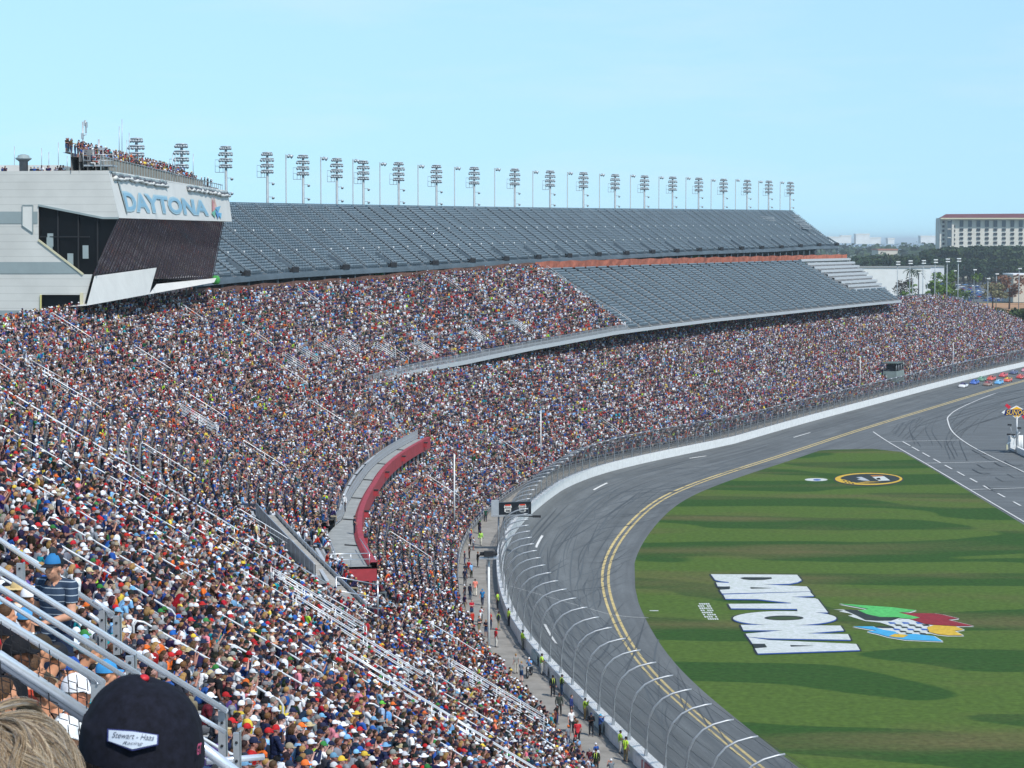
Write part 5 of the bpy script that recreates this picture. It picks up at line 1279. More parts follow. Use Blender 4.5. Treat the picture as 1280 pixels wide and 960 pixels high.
# ---- everybody else: one crowd
tcol = bpy.data.collections.new('crowd_variants')
def variant(pose, kind, sleeve, legs, target=1100):
    B = BODY[pose]; bm = bmesh.new(); off = 0
    me = B['body']; covered = set()
    mats_ = [M_SKIN, M_SHIRT, M_TROU, M_SHOE, M_HAIR, M_HAT]
    parts = [(B['body'], M_SKIN), (B[sleeve], M_SHIRT), (B[legs], M_TROU), (B['shoe'], M_SHOE)]; obs = []
    nm, hm = headmesh(pose, kind); parts.append((hm, M_HAIR if nm == 'hair' else M_HAT))
    allv = []; allf = []; mi = []; n0 = 0
    for me, m in parts:
        o = bpy.data.objects.new('v', me); COL.objects.link(o); d = o.modifiers.new('d', 'DECIMATE')
        nf = len(me.polygons); want = {M_SKIN: 620, M_SHIRT: 170, M_TROU: 150, M_SHOE: 30}.get(m, 120); d.ratio = min(1, want / max(nf, 1))
        bpy.context.view_layer.update(); q = bpy.data.meshes.new_from_object(o.evaluated_get(bpy.context.evaluated_depsgraph_get())); bpy.data.objects.remove(o)
        vs = [tuple(v.co) for v in q.vertices]; allv += vs
        for p in q.polygons: allf.append([n0 + a for a in p.vertices]); mi.append(mats_.index(m))
        n0 += len(vs); bpy.data.meshes.remove(q)
    mm = bpy.data.meshes.new('crowd_figure'); mm.from_pydata(allv, [], allf)
    for m in mats_: mm.materials.append(m)
    mm.polygons.foreach_set('material_index', mi); mm.polygons.foreach_set('use_smooth', [True] * len(mi)); mm.update()
    o = bpy.data.objects.new('crowd_figure_%02d' % len(tcol.objects), mm); tcol.objects.link(o)
VAR = [('sit', 'cap', 'shirt', 'trousers'), ('sit', 'short_hair', 'shirt', 'trousers'), ('sit_lean', 'cap', 'shirt', 'trousers'), ('sit_arms', 'cap', 'shirt', 'trousers'), ('sit', 'long_hair', 'long_shirt', 'trousers'), ('sit_lean', 'short_hair', 'long_shirt', 'trousers'),
       ('sit_phone', 'cap', 'shirt', 'trousers'), ('sit_turn', 'cap', 'shirt', 'shorts'), ('sit_arms', 'straw_hat', 'shirt', 'trousers'), ('sit_arms', 'long_hair', 'long_shirt', 'trousers'), ('sit_lean', 'cap_back', 'shirt', 'trousers'),
       ('stand', 'cap', 'shirt', 'trousers'), ('stand_cross', 'short_hair', 'shirt', 'shorts'), ('stand_camera', 'cap', 'shirt', 'trousers')]
VW = np.array([20, 10, 12, 14, 6, 7, 5, 5, 4, 4, 4, 0, 0, 0], float); VW /= VW.sum()
for v in VAR: variant(*v)
R_ = SEATS[rest]
# people on the roof of the press building
roof = []
for k in range(4):
    for i in range(95):
        t = RNG.uniform(0, .80); e = roof_edge(t, 1.6 + k * 1.0); roof.append((e.x - .4, e.y, e.z + (.2 + .55 * k) * (1 - .45 * t) + .3 - (.1 if k == 0 else 0), -math.pi / 2 + RNG.uniform(-.4, .4), 1. if k == 3 or RNG.random() < .4 else 0., 3))
for t in (.84, .87, .9, .93): e = roof_edge(t, 1.5); roof.append((e.x, e.y, e.z, -1.5, 1., 3))
for px_, Y_ in ((113, 268), (116, 268.5), (119, 269)): p = PA(px_, 212, 1.5); roof.append((p.x, p.y, p.z, -1.2, 1., 3))
for px_ in (4, 7, 40, 43, 48, 51, 53, 60, 62, 70, 72, 77, 79, 80, 90, 92): p = PA(px_, 217, 1.6); roof.append((p.x, p.y, p.z - .45, math.pi, 0., 3))
for i in range(46):
    s = RNG.uniform(S_B - 20, S_B + 120) if i % 2 else RNG.uniform(S_B - 60, S_B + 10); d = RNG.uniform(3.4, 4.8); x, y = Q(s, d); roof.append((float(x), float(y), float(wz(s)), RNG.uniform(-3, 3), 1., 3))
R_ = np.vstack([R_, np.array(roof)])
n = len(R_); vi = RNG.choice(len(VAR), n, p=VW); stn = R_[:, 4] > .5; vi[stn] = RNG.choice([11, 12, 13], stn.sum(), p=[.55, .3, .15])
def pick_colors(L, n):
    w = np.array([x[2] for x in L], float); w /= w.sum(); C = np.array([lin(x[1]) for x in L]); c = C[RNG.choice(len(L), n, p=w)]
    return np.clip(c * .96 * RNG.uniform(.7, 1.25, (n, 1)) + RNG.uniform(-.008, .012, (n, 3)), .004, .9)
def clumped(C):      # friends in team colours: neighbours sometimes wear the same
    k = np.where(RNG.random(len(C)) < .22)[0]; k = k[k > 0]; C[k] = C[k - 1] * RNG.uniform(.9, 1.1, (len(k), 1)); return C
me = bpy.data.meshes.new('crowd'); me.from_pydata([tuple(v) for v in R_[:, :3]], [], [])
def put(name, typ, data):
    a = me.attributes.new(name, typ, 'POINT'); a.data.foreach_set('vector' if typ == 'FLOAT_VECTOR' else 'value', np.ascontiguousarray(data).ravel())
put('variant', 'INT', vi.astype(np.int32)); put('turn', 'FLOAT_VECTOR', np.stack([np.zeros(n), np.zeros(n), R_[:, 3] + RNG.uniform(-.55, .4, n)], 1).astype(np.float32)); put('size', 'FLOAT', RNG.uniform(.9, 1.07, n).astype(np.float32))
put('shirt', 'FLOAT_VECTOR', clumped(pick_colors(SHIRTS, n)).astype(np.float32)); put('hat', 'FLOAT_VECTOR', pick_colors(HATS, n).astype(np.float32)); put('trousers', 'FLOAT_VECTOR', pick_colors(TROUS, n).astype(np.float32))
put('skin', 'FLOAT_VECTOR', pick_colors([('s', c, w) for c, w in zip(SKINS, (22, 20, 16, 14, 6, 16, 4))], n).astype(np.float32)); put('hair', 'FLOAT_VECTOR', pick_colors([('h', c, w) for c, w in zip(HAIRS, (20, 20, 16, 14, 12, 14))], n).astype(np.float32))
cr = bpy.data.objects.new('crowd', me); COL.objects.link(cr); tag(cr, 'packed crowd of spectators in caps and coloured shirts filling the stands', 'crowd', kind='stuff')
ng = bpy.data.node_groups.new('seat_people', 'GeometryNodeTree'); ng.interface.new_socket('Geometry', in_out='INPUT', socket_type='NodeSocketGeometry'); ng.interface.new_socket('Geometry', in_out='OUTPUT', socket_type='NodeSocketGeometry')
gi = ng.nodes.new('NodeGroupInput'); go = ng.nodes.new('NodeGroupOutput'); m2p = ng.nodes.new('GeometryNodeMeshToPoints'); iop = ng.nodes.new('GeometryNodeInstanceOnPoints'); ci = ng.nodes.new('GeometryNodeCollectionInfo')
ci.inputs['Collection'].default_value = tcol; ci.inputs['Separate Children'].default_value = True; ci.inputs['Reset Children'].default_value = True
def na(name, typ):
    q = ng.nodes.new('GeometryNodeInputNamedAttribute'); q.data_type = typ; q.inputs['Name'].default_value = name; return q.outputs[0]
L = ng.links.new; L(gi.outputs[0], m2p.inputs[0]); L(m2p.outputs[0], iop.inputs['Points']); L(ci.outputs[0], iop.inputs['Instance']); iop.inputs['Pick Instance'].default_value = True
L(na('variant', 'INT'), iop.inputs['Instance Index']); L(na('turn', 'FLOAT_VECTOR'), iop.inputs['Rotation']); L(na('size', 'FLOAT'), iop.inputs['Scale']); L(iop.outputs[0], go.inputs[0])
gm = cr.modifiers.new('people', 'NODES'); gm.node_group = ng

# handrails in the aisles of the near stand: bent tubes with rounded ends
def make_handrail(L=4.6, sl=.637):
    o = empty('aisle_handrail'); mb = MB(); zz = lambda t: t * sl
    pts = [(0, 0, .05), (0, 0, 1.15), (0, .12, 1.33), (0, .3, 1.4 + zz(.3))] + [(0, t, 1.28 + zz(t) + .0) for t in (1.2, 2.2, L - .3)] + [(0, L - .1, 1.20 + zz(L - .1)), (0, L, 1.0 + zz(L)), (0, L, zz(L) - .1)]
    pts[3] = (0, .35, 1.33 + zz(.2)); mb.tube(pts, .036, M_HRAIL, 6); mb.build('top_rail', o)
    mb = MB(); mb.tube([(0, L / 2, zz(L / 2) - .1), (0, L / 2, 1.3 + zz(L / 2))], .028, M_HRAIL, 5); mb.build('post', o)
    mb = MB(); mb.tube([(0, .1, .9), (0, L - .1, .9 + zz(L - .1))], .022, M_HRAIL, 5); mb.build('lower_rail', o); return o
HR = make_handrail(); first = True; cnt = 0
for k, a in enumerate(AIS_NEAR):
    for j in range(10):
        d = DL0 + 3 + 6.4 * j + (k % 2) * 1.4
        if d > 60: continue
        x, y, z = P3(a, d, float(z_low(a, d))); qx, qy, dd = proj(x, y, z + 1)
        if rp.random() < .22 or dd < 30 or not (-20 < qx < 1300 and 400 < qy < 1000): continue
        if qx > 90 and qx < 260 and qy > 860: continue
        ph = math.atan2(nrm(a)[1], nrm(a)[0]) - math.pi / 2
        h = HR if first else dup(HR); first = False; cnt += 1; h.location = (x, y, z); h.rotation_euler = (0, 0, ph)
        zone = 'upper' if d > 42 else 'middle' if d > 22 else 'lower'
        tag(h, 'bent pale handrail in an aisle between seated people, %s rows of the near stand' % zone, 'handrail', 'aisle handrails of the near stand, %s rows' % zone)
# deck handrails further away
for k, a in enumerate([s for s in AIS_FAR if s < S_CR]):
    for d, zf_ in ((23.5, z_mid), (31, z_mid), (39, z_mid), (46, z_mid), (8, z_low)):
        if zf_ is z_mid and d < d0m(a) + 1: continue
        if (k * 7 + int(d)) % 5: continue
        x, y, z = P3(a, d, float(zf_(a, d + .4))); h = dup(HR); h.location = (x, y, z); h.rotation_euler = (0, 0, math.atan2(nrm(a)[1], nrm(a)[0]) - math.pi / 2)
        zn = 'the middle deck' if zf_ is z_mid else 'the lower bowl'
        tag(h, 'small distant handrail in an aisle of the crowd on ' + zn, 'handrail', 'distant aisle handrails on ' + zn)
# ------------------------------------------------------------------ paint on the infield grass
P_W = mat('turf_paint_white', (.62, .64, .66), .9, color2=(.43, .48, .43), nscale=2.2); P_K = mat('turf_paint_black', (.012, .016, .03), .9, color2=(.03, .045, .03), nscale=2); P_B = mat('turf_paint_blue', (.03, .10, .36), .9)
P_G = mat('turf_paint_green', '#4fae5c', .9, noise=.25, nscale=2); P_R = mat('turf_paint_red', '#86222c', .9, noise=.25, nscale=2); P_Y = mat('turf_paint_yellow', '#c8a434', .9, noise=.25, nscale=2); P_C = mat('turf_paint_cyan', '#3f9cc8', .9, noise=.1, nscale=1)
P_T = mat('turf_in_letters', (.035, .065, .022), .95)
def zoomed(x0, y0, k): return lambda p: (x0 + p[0] / k, y0 + p[1] / k)
def paint(mb, pts, zf_, m, tr, grow=0., shift=(0, 0)):
    c = np.mean(pts, 0); q = [((p[0] - c[0]) * (1 + grow) + c[0] + shift[0], (p[1] - c[1]) * (1 + grow) + c[1] + shift[1]) for p in pts]
    P = [G(*tr(p), ZI) for p in q]; mb.add([(p[0], p[1], zf_) for p in P], [tuple(range(len(P)))], m)
tr = zoomed(870, 700, 5.818)
D_ = [(108, 108), (735, 112), (768, 152), (740, 167), (680, 178), (460, 184), (250, 180), (235, 165), (185, 160), (140, 150)]
A1 = [(145, 168), (235, 172), (460, 182), (805, 198), (835, 234), (190, 250), (172, 222), (240, 218), (245, 200), (158, 197)]
Y_ = [(198, 257), (828, 237), (858, 268), (690, 273), (880, 286), (700, 318), (690, 318), (450, 291), (215, 288)]
T_ = [(690, 279), (885, 290), (960, 388), (740, 388), (735, 362), (255, 358), (235, 325), (690, 322)]
O_ = [(645 + 376 * math.cos(a), 430 + 52 * math.sin(a)) for a in np.linspace(0, 2 * math.pi, 40)[:-1]]
N_ = [(325, 478), (1050, 484), (1075, 520), (805, 541), (1105, 546), (1125, 588), (520, 577), (375, 566), (360, 543), (630, 519), (345, 518)]
A2 = [(378, 568), (530, 590), (1165, 618), (1192, 663), (450, 688), (428, 650), (515, 643), (500, 620), (412, 616)]
lg = empty('painted_lettering', (*G(975, 770, ZI), ZI), label='giant white letters with dark outlines painted across the infield grass', cat='painted sign'); z = ZI + .02
for k, (nm, P) in enumerate(zip('DAYTONA', (D_, A1, Y_, T_, O_, N_, A2))):
    mb = MB()
    for j, (sx, sy) in enumerate([(-15, -5), (15, 3), (-13, 4), (14, -3), (0, -5), (-8, -4), (10, 0)]): paint(mb, P, z + .004 * k + .0005 * j, P_K, tr, 0, (sx, sy))
    paint(mb, P, z + .034 + .004 * k, P_B, tr, 0, (1, 5)); mb.build('letter_outline', lg)
    mb = MB(); paint(mb, P, z + .07 + .004 * k, P_W, tr); mb.build('letter', lg)
mb = MB()
for P in ([(320, 137), (350, 132), (548, 133), (553, 142), (500, 150), (400, 152), (345, 146)], [(395, 205), (560, 211), (398, 215)], [(640 + 143 * math.cos(a), 429 + 17 * math.sin(a)) for a in np.linspace(0, 2 * math.pi, 30)[:-1]], [(685, 627), (865, 632), (690, 639)],
          [(240, 199), (247, 199), (247, 217), (180, 221), (150, 203)], [(500, 618), (517, 643), (425, 650), (408, 618)]):
    paint(mb, P, z + .11, P_K, tr)
paint(mb, [(640 + 120 * math.cos(a), 432 + 11 * math.sin(a)) for a in np.linspace(0, 2 * math.pi, 30)[:-1]], z + .115, P_T, tr); mb.build('letter_counter', lg)
# flag emblem
tr = zoomed(1040, 745, 6.737); em = empty('painted_flag_emblem', (*G(1130, 780, ZI), ZI), label='waving flag emblem in green, red, yellow, blue and chequers painted on the grass', cat='painted sign')
green = [(65, 70), (500, 100), (705, 125), (650, 140), (560, 145), (740, 188), (680, 200), (560, 190), (400, 182), (300, 160), (215, 130), (308, 115)]
red = [(560, 145), (700, 150), (860, 152), (935, 163), (1065, 195), (975, 205), (1190, 258), (1040, 258), (880, 250), (780, 240), (650, 197), (740, 190)]
yel = [(860, 252), (1040, 262), (1110, 290), (1030, 300), (1105, 338), (980, 338), (900, 330), (820, 310), (800, 270)]
blk = [(100, 120), (215, 125), (300, 160), (400, 182), (575, 186), (500, 212), (380, 212), (280, 205), (205, 165)]
blu = [(180, 262), (340, 262), (430, 290), (530, 305), (565, 330), (700, 325), (860, 345), (930, 388), (620, 374), (480, 350), (390, 325), (300, 305), (375, 296)]
ye2 = [(478, 346), (530, 326), (645, 336), (600, 358), (540, 356)]
mid_ = [(370, 215), (500, 205), (650, 195), (780, 240), (900, 262), (830, 320), (700, 328), (560, 328), (470, 300), (350, 268), (520, 262)]
tail = [(10, 115), (110, 118), (205, 160), (280, 205), (500, 215), (520, 240), (370, 222), (280, 213), (135, 168), (200, 158), (60, 133), (100, 126)]
mb = MB()
for k, P in enumerate((green, red, yel, blk, blu, ye2)):
    for j, (sx, sy) in enumerate([(-9, -4), (9, 4), (9, -4), (-9, 4)]): paint(mb, P, z + .002 * k + .0004 * j, P_W, tr, 0, (sx, sy))
paint(mb, tail, z + .016, P_W, tr); paint(mb, mid_, z + .02, P_W, tr); mb.build('white_outline', em)
mb = MB(); rc = random.Random(2)
for r in range(6):
    for c in range(7):
        if (r + c) % 2: continue
        u0 = 470 + c * 58 - r * 6; v0 = 222 + r * 18
        if u0 > 860 - r * 5: continue
        paint(mb, [(u0, v0), (u0 + 56, v0 + 4), (u0 + 72, v0 + 15), (u0 + 18, v0 + 16)], z + .03, P_K if r % 3 else P_B, tr)
paint(mb, [(355, 268), (400, 256), (470, 262), (530, 275), (420, 274)], z + .034, P_K, tr); mb.build('chequers', em)
for nm, P, m in (('green_flag', green, P_G), ('red_flag', red, P_R), ('yellow_flag', yel, P_Y), ('black_flag', blk, P_K), ('blue_flag', blu, P_C), ('small_yellow_flag', ye2, P_Y)):
    mb = MB(); paint(mb, P, z + .04 + .003 * len(nm), m, tr); mb.build(nm, em)
# column of small white lettering
tr = zoomed(780, 660, 2.56); mb = MB()
for i in range(8):
    y0 = 241 + i * 6.9; x0 = 232 + i * 4.0
    for j in range(6):
        if (i * 5 + j * 3) % 7 == 0: continue
        paint(mb, [(x0 + j * 7, y0), (x0 + j * 7 + 5.5, y0 + .2), (x0 + j * 7 + 8, y0 + 4.6), (x0 + j * 7 + 2.5, y0 + 4.4)], z, P_W, tr)
tag(mb.build('small_painted_text'), 'small block of white lettering painted left of the giant letters', 'painted sign')
mb = MB(); paint(mb, [(82, 264), (110, 264), (110, 266), (82, 266)], z, P_W, tr); tag(mb.build('painted_mark'), 'single short white mark on the grass near the inner edge of the track', 'painted mark')
# oval emblem
tr = zoomed(1000, 580, 9.143); ov = empty('painted_oval_emblem', (*G(1086, 599, ZI), ZI), label='black and yellow oval emblem painted on the far infield grass', cat='painted sign')
el_ = lambda cx, cy, rx, ry, k=44, a0=0, a1=2 * math.pi: [(cx + rx * math.cos(a), cy + ry * math.sin(a)) for a in np.linspace(a0, a1, k)[:-1]]
mb = MB(); paint(mb, el_(785, 175, 402, 78), z, P_K, tr); mb.build('border', ov); mb = MB(); paint(mb, el_(785, 172, 385, 69), z + .01, P_Y, tr); mb.build('ring', ov)
mb = MB(); paint(mb, [p for p in el_(800, 170, 340, 56, 60) if not (p[0] < 620 and p[1] > 172)], z + .02, P_K, tr); mb.build('field', ov)
mb = MB()
for P, m in (([(640, 155), (700, 150), (740, 165), (800, 195), (720, 192), (650, 180), (690, 172)], mat('turf_paint_grey', (.40, .43, .46), .9)), ([(825, 150), (960, 143), (1030, 190), (900, 195)], P_W), ([(800, 132), (940, 135), (960, 141), (830, 146)], mat('turf_paint_orange', '#b5762f', .9)), ([(870, 165), (910, 160), (925, 180), (885, 184)], P_B), ([(560, 150), (600, 155), (650, 195), (615, 190)], P_K), ([(620, 222), (760, 204), (940, 206), (760, 214)], P_Y)):
    paint(mb, P, z + .03, m, tr)
for i in range(9):
    a = (470 + (i % 3) * 42 + (i // 3) * 18, 168 + (i // 3) * 20 + (i % 3) * 6); paint(mb, [a, (a[0] + 24, a[1] + 2), (a[0] + 30, a[1] + 12), (a[0] + 6, a[1] + 10)], z + .034, P_K, tr)
mb.build('lettering', ov)
mb = MB(); paint(mb, el_(185, 180, 130, 17), z, P_W, tr); paint(mb, el_(195, 183, 45, 9), z + .01, P_B, tr); tag(mb.build('painted_small_oval'), 'small white oval mark painted on the grass left of the black and yellow emblem', 'painted sign')

# ------------------------------------------------------------------ racing cars
M_P1 = attr_mat('car_paint', 'paint', .3, .04, 2); M_P2 = attr_mat('car_second_paint', 'paint2', .3, .04, 2); M_CG = mat('car_glass', (.02, .025, .03), .1, spec=.8)
def make_car():
    o = empty('racing_car'); mb = MB()
    st = [(-2.48, .78, .30, .62), (-2.3, .92, .22, .86), (-1.7, .99, .18, .90), (-1.35, 1.0, .18, .90), (-.6, .99, .17, .86), (.5, .98, .16, .84), (1.1, .98, .16, .80), (1.6, 1.0, .15, .74), (2.1, .98, .13, .64), (2.42, .86, .12, .52), (2.52, .70, .14, .38)]
    rows = [[(-w * .92, y, z0), (-w, y, z0 + (z1 - z0) * .35), (-w * .97, y, z0 + (z1 - z0) * .75), (-w * .80, y, z1), (0, y, z1 + .03), (w * .80, y, z1), (w * .97, y, z0 + (z1 - z0) * .75), (w, y, z0 + (z1 - z0) * .35), (w * .92, y, z0)] for y, w, z0, z1 in st]
    mb.grid(rows, M_P1, smooth=True); mb.add(rows[0], [tuple(range(9))], M_P1); mb.add(rows[-1], [tuple(range(8, -1, -1))], M_P1)
    cab = [(-1.55, .70, .88, .90), (-1.0, .66, .9, 1.22), (-.2, .62, .9, 1.30), (.25, .62, .88, 1.26), (1.0, .72, .82, .84)]
    rw_ = [[(-w * 1.18, y, z0), (-w, y, z1 - .03 if z1 > 1 else z1), (0, y, z1 + .02), (w, y, z1 - .03 if z1 > 1 else z1), (w * 1.18, y, z0)] for y, w, z0, z1 in cab]
    mb.grid(rw_, M_P2, smooth=False); mb.box((0, -2.42, 1.0), (1.5, .04, .2), M_P2); mb.build('body', o)
    mb = MB(); mb.add([(-.66, .95, .865), (.66, .95, .865), (.58, .32, 1.235), (-.58, .32, 1.235)], [(0, 1, 2, 3)], M_CG); mb.build('windscreen', o)
    mb = MB(); mb.add([(-.62, -1.5, .93), (.62, -1.5, .93), (.6, -1.05, 1.20), (-.6, -1.05, 1.20)], [(3, 2, 1, 0)], M_CG); mb.build('rear_window', o)
    for sx in (-1, 1):
        mb = MB(); mb.add([(sx * .81, .75, .92), (sx * .79, -1.1, .94), (sx * .685, -.9, 1.18), (sx * .665, .2, 1.22)], [(0, 1, 2, 3) if sx < 0 else (3, 2, 1, 0)], M_CG); mb.build('side_window', o)
    for sx in (-1, 1):
        for yy in (-1.45, 1.4):
            mb = MB(); mb.lathe([(.20, -.14), (.33, -.13), (.345, 0), (.33, .13), (.20, .14)], (sx * .86, yy, .34), M_BLACK, 16, axis=Vector((1, 0, 0))); w_ = mb.build('wheel', o)
            mb = MB(); mb.lathe([(.02, 0), (.17, 0), (.19, .02)], (sx * (.86 + .135), yy, .34), M_ALU, 10, axis=Vector((sx, 0, 0))); mb.build('rim', w_)
    for sx in (-1, 1): mb = MB(); mb.ell((sx * .62, 2.40, .48), (.16, .06, .06), M_WHITE, 8, 5); mb.build('headlight', o)
    mb = MB(); mb.box((0, 2.50, .12), (1.7, .16, .05), M_BLACK); mb.build('splitter', o); return o
CARS = [((1204, 483.5), '#eef0f4', '#3a2a6a', 'white stock car with a purple nose leading the field'), ((1218, 479.5), '#1f5fc0', '#2a6ad0', 'blue stock car close behind the white leader'), ((1234.5, 481.5), '#8a6a5c', '#a9404a', 'brown stock car with a pink nose in the lower line'), ((1227, 475.5), '#4f8a6a', '#7fae96', 'dull green stock car by the outer wall'),
        ((1239, 474.5), '#e0442e', '#c8583f', 'red orange stock car by the wall just behind the green one'), ((1248.5, 479.5), '#58aee6', '#9ad0f0', 'light blue stock car in the middle line'), ((1259.5, 476.5), '#e04a20', '#f0c030', 'stock car with yellow roof and red orange flanks'), ((1254, 470.5), '#d23a44', '#e8626a', 'crimson stock car near the wall behind the red orange one'),
        ((1267, 467), '#24386e', '#8a8fa8', 'navy stock car with a grey roof near the wall'), ((1275.5, 472.5), '#c8241e', '#e06a5a', 'bright red stock car at the right edge of the lower line'), ((1282, 464), '#e8a0b0', '#d87088', 'pink stock car cut by the right edge of the picture')]
CAR = make_car()
def setp(o, c1, c2):
    o['paint'] = [.72 * v + .06 for v in lin(c1)]; o['paint2'] = [.72 * v + .06 for v in lin(c2)]
    for ch in o.children: setp(ch, c1, c2)
for i, ((cx, cy), c1, c2, lab) in enumerate(CARS):
    g = G(cx, cy, -3.1); s, d = sd(*g); d = min(max(d, -11), -1.6)
    for _ in range(3): g = G(cx, cy, float(ztk(s, d)) + .1); s, d = sd(*g); d = min(max(d, -11), -1.6)
    o = CAR if i == 0 else dup(CAR); x, y = Q(s, d); o.location = (float(x), float(y), float(ztk(s, d)) + .01)
    nx, ny = nrm(s); tx, ty = ny, -nx; bank = math.atan2(float(ztk(s, -2)) - float(ztk(s, -10)), 8)
    o.rotation_euler = (0, -bank, math.atan2(tx, -ty)); tag(o, lab, 'racing car', 'racing cars coming down the front stretch'); setp(o, c1, c2)

# ------------------------------------------------------------------ fuel sign and pit entry furniture
fs = empty('fuel_sign', (*G(1271, 566, ZI), ZI), label='tall fuel sign with yellow diamond and red arrow at the pit entry', cat='sign'); YF = float(G(1271, 566, ZI)[1])
def FA(px, py, off=0.): return AT(px, py, YF + off)
mb = MB(); mb.tube([FA(1271, 566), FA(1271, 520)], .17, M_STEEL, 8); mb.tube([FA(1268, 548), FA(1275, 540)], .1, M_STEEL); mb.build('post', fs)
mb = MB(); c = [FA(1258, 514), FA(1271, 507), FA(1284, 514), FA(1271, 524)]; ngon(mb, c, M_WHITE, thick=(0, .35, 0)); mb.build('diamond_border', fs)
mb = MB(); ngon(mb, [FA(1259.5, 514.2, -.03), FA(1271, 508.3, -.03), FA(1282.5, 514.2, -.03), FA(1271, 522.6, -.03)], mat('sign_yellow', '#f2b50f', .5), thick=(0, .02, 0)); mb.build('diamond', fs)
M_SR = mat('sign_red', '#c81f38', .5); mb = MB()
ngon(mb, [FA(1256.2, 507.2, -.02), FA(1258.5, 504.5, -.02), FA(1264, 508.5, -.02), FA(1261, 511.5, -.02)], M_SR, thick=(0, .2, 0)); ngon(mb, [FA(1277, 520.5, -.02), FA(1280, 518.5, -.02), FA(1287, 525, -.02), FA(1283, 528, -.02)], M_SR, thick=(0, .2, 0)); ngon(mb, [FA(1252, 515.5, -.02), FA(1258, 511.5, -.02), FA(1257, 518.5, -.02)], M_WHITE, thick=(0, .2, 0)); mb.build('arrow', fs)
mb = MB(); ngon(mb, [FA(1257, 511.8, -.06), FA(1291, 511.8, -.06), FA(1289, 519.2, -.06), FA(1255, 519.2, -.06)], mat('sign_navy', '#17205c', .5), thick=(0, .03, 0)); mb.build('name_band', fs)
put_text('SUNOCO', lambda u, v: FA(1257.8 + 31 * u + 0 * v, 518.6 - 6.2 * v, -.10), mat('sign_gold', '#f4c23a', .5), 'lettering', fs, bold=.0, shear=.25)
pw = empty('pit_entry_shelter', (*G(1267, 566, ZI), ZI), label='white panels and low white wall with cameras at the pit entry below the fuel sign', cat='pit shelter')
mb = MB(); ngon(mb, [FA(1263, 545), FA(1271, 545.5), FA(1271, 563), FA(1263, 560)], M_WHITE, thick=(.0, 2.2, 0)); mb.build('white_panel', pw)
mb = MB(); P_ = [G(1263.5, 562, ZI), G(1275, 567.5, ZI), G(1320, 588, ZI)]
for a, b in zip(P_[:-1], P_[1:]): mb.beam((*a, ZI + .6), (*b, ZI + .6), .5, 1.2, M_WHITE)
mb.build('low_wall', pw); mb = MB(); ngon(mb, [FA(1258, 555), FA(1260, 555), FA(1260, 562), FA(1258, 562)], mat('cream_trim', (.55, .52, .36), .6), thick=(0, .4, 0)); mb.beam(FA(1259, 554.5), FA(1263, 552.5), .2, .2, M_WHITE); mb.build('marker_post', pw)
for cx, cy in ((1262, 531), (1274, 535), (1261, 543), (1266.5, 543.5)):
    mb = MB(); mb.box(FA(cx, cy, -1), (.7, .5, .3), M_DARK); mb.tube([FA(cx + .4, cy, -.9), FA(1267 if cx < 1270 else 1272, 548, -.9)], .05, M_STEEL, 5); mb.build('camera', pw)
for i, cx in enumerate((1274, 1277)): mb = MB(); mb.tube([FA(cx, 565, 1), FA(cx, 544, 1)], .3, M_WHITE, 8); mb.build('white_post', pw)
# ------------------------------------------------------------------ hanging display over the walkway
gd = G(640, 735, 0); YD = 262.0; hd = empty('hanging_display', tuple(AT(622, 645, YD)), label='black double display board with two road shields hung over the fence', cat='display board')
def HA(px, py, off=0.): return AT(px, py, YD + off)
mb = MB(); ngon(mb, [HA(623.5, 628.5), HA(664, 627), HA(664, 643), HA(623.5, 644)], mat('display_black', (.012, .016, .022), .35), thick=(0, .5, 0)); mb.build('screen', hd)
mb = MB(); ngon(mb, [HA(615, 625.5), HA(623.5, 625.5), HA(623.5, 644), HA(615, 644)], mat('display_grey', (.34, .37, .40), .6, noise=.1, nscale=1), thick=(0, .5, 0)); mb.beam(HA(614, 645), HA(665, 643.5), .2, .2, M_STEEL); mb.beam(HA(614.5, 625), HA(614.5, 645), .12, .12, M_STEEL); mb.build('side_cabinet', hd)
M_SW = mat('shield_white', (.72, .70, .66), .5)
for cx, cy in ((634.8, 635.6), (653, 635)):
    f = lambda p, o=0.: HA(cx + p[0], cy + p[1], -.04 - o)
    mb = MB(); ngon(mb, [f(p) for p in [(-4, -4.2), (4, -4.6), (4.9, -1.6), (3.9, 0), (4.3, 4), (2, 5.2), (-2, 5.2), (-4.2, 4), (-4.2, .2), (-4.9, -1.6)]], M_SW, thick=(0, .03, 0)); mb.build('shield', hd)
    mb = MB(); ngon(mb, [f(p, .04) for p in [(-3.4, -4.6), (3.4, -5), (3.4, -3.4), (-3.4, -3.2)]], mat('shield_red', '#d8482e', .5), thick=(0, .02, 0)); mb.build('shield_band', hd)
    put_text('ROUTE', lambda u, v: f((-3.6 + 7.2 * u, .1 - 1.9 * v), .05), M_DARK, 'lettering', hd, bold=.02); put_text('500', lambda u, v: f((-2.6 + 5.2 * u, 4.2 - 2.7 * v), .05), mat('display_black', (.012, .016, .022), .35), 'number', hd, bold=.03)
mb = MB(); gb = G(627, 668, 0.)
for dx in (-.35, .35): mb.tube([(gb[0] + dx, YD + 1, 0), (HA(627, 640)[0] + dx, YD + .8, HA(0, 640)[2])], .12, M_STEEL, 6)
mb.tube([HA(640, 645, 1), HA(672, 645.5, 1)], .08, M_DARK); mb.box(HA(671, 645.5, 1), (1.0, .4, .25), M_DARK); mb.build('support_arm', hd)
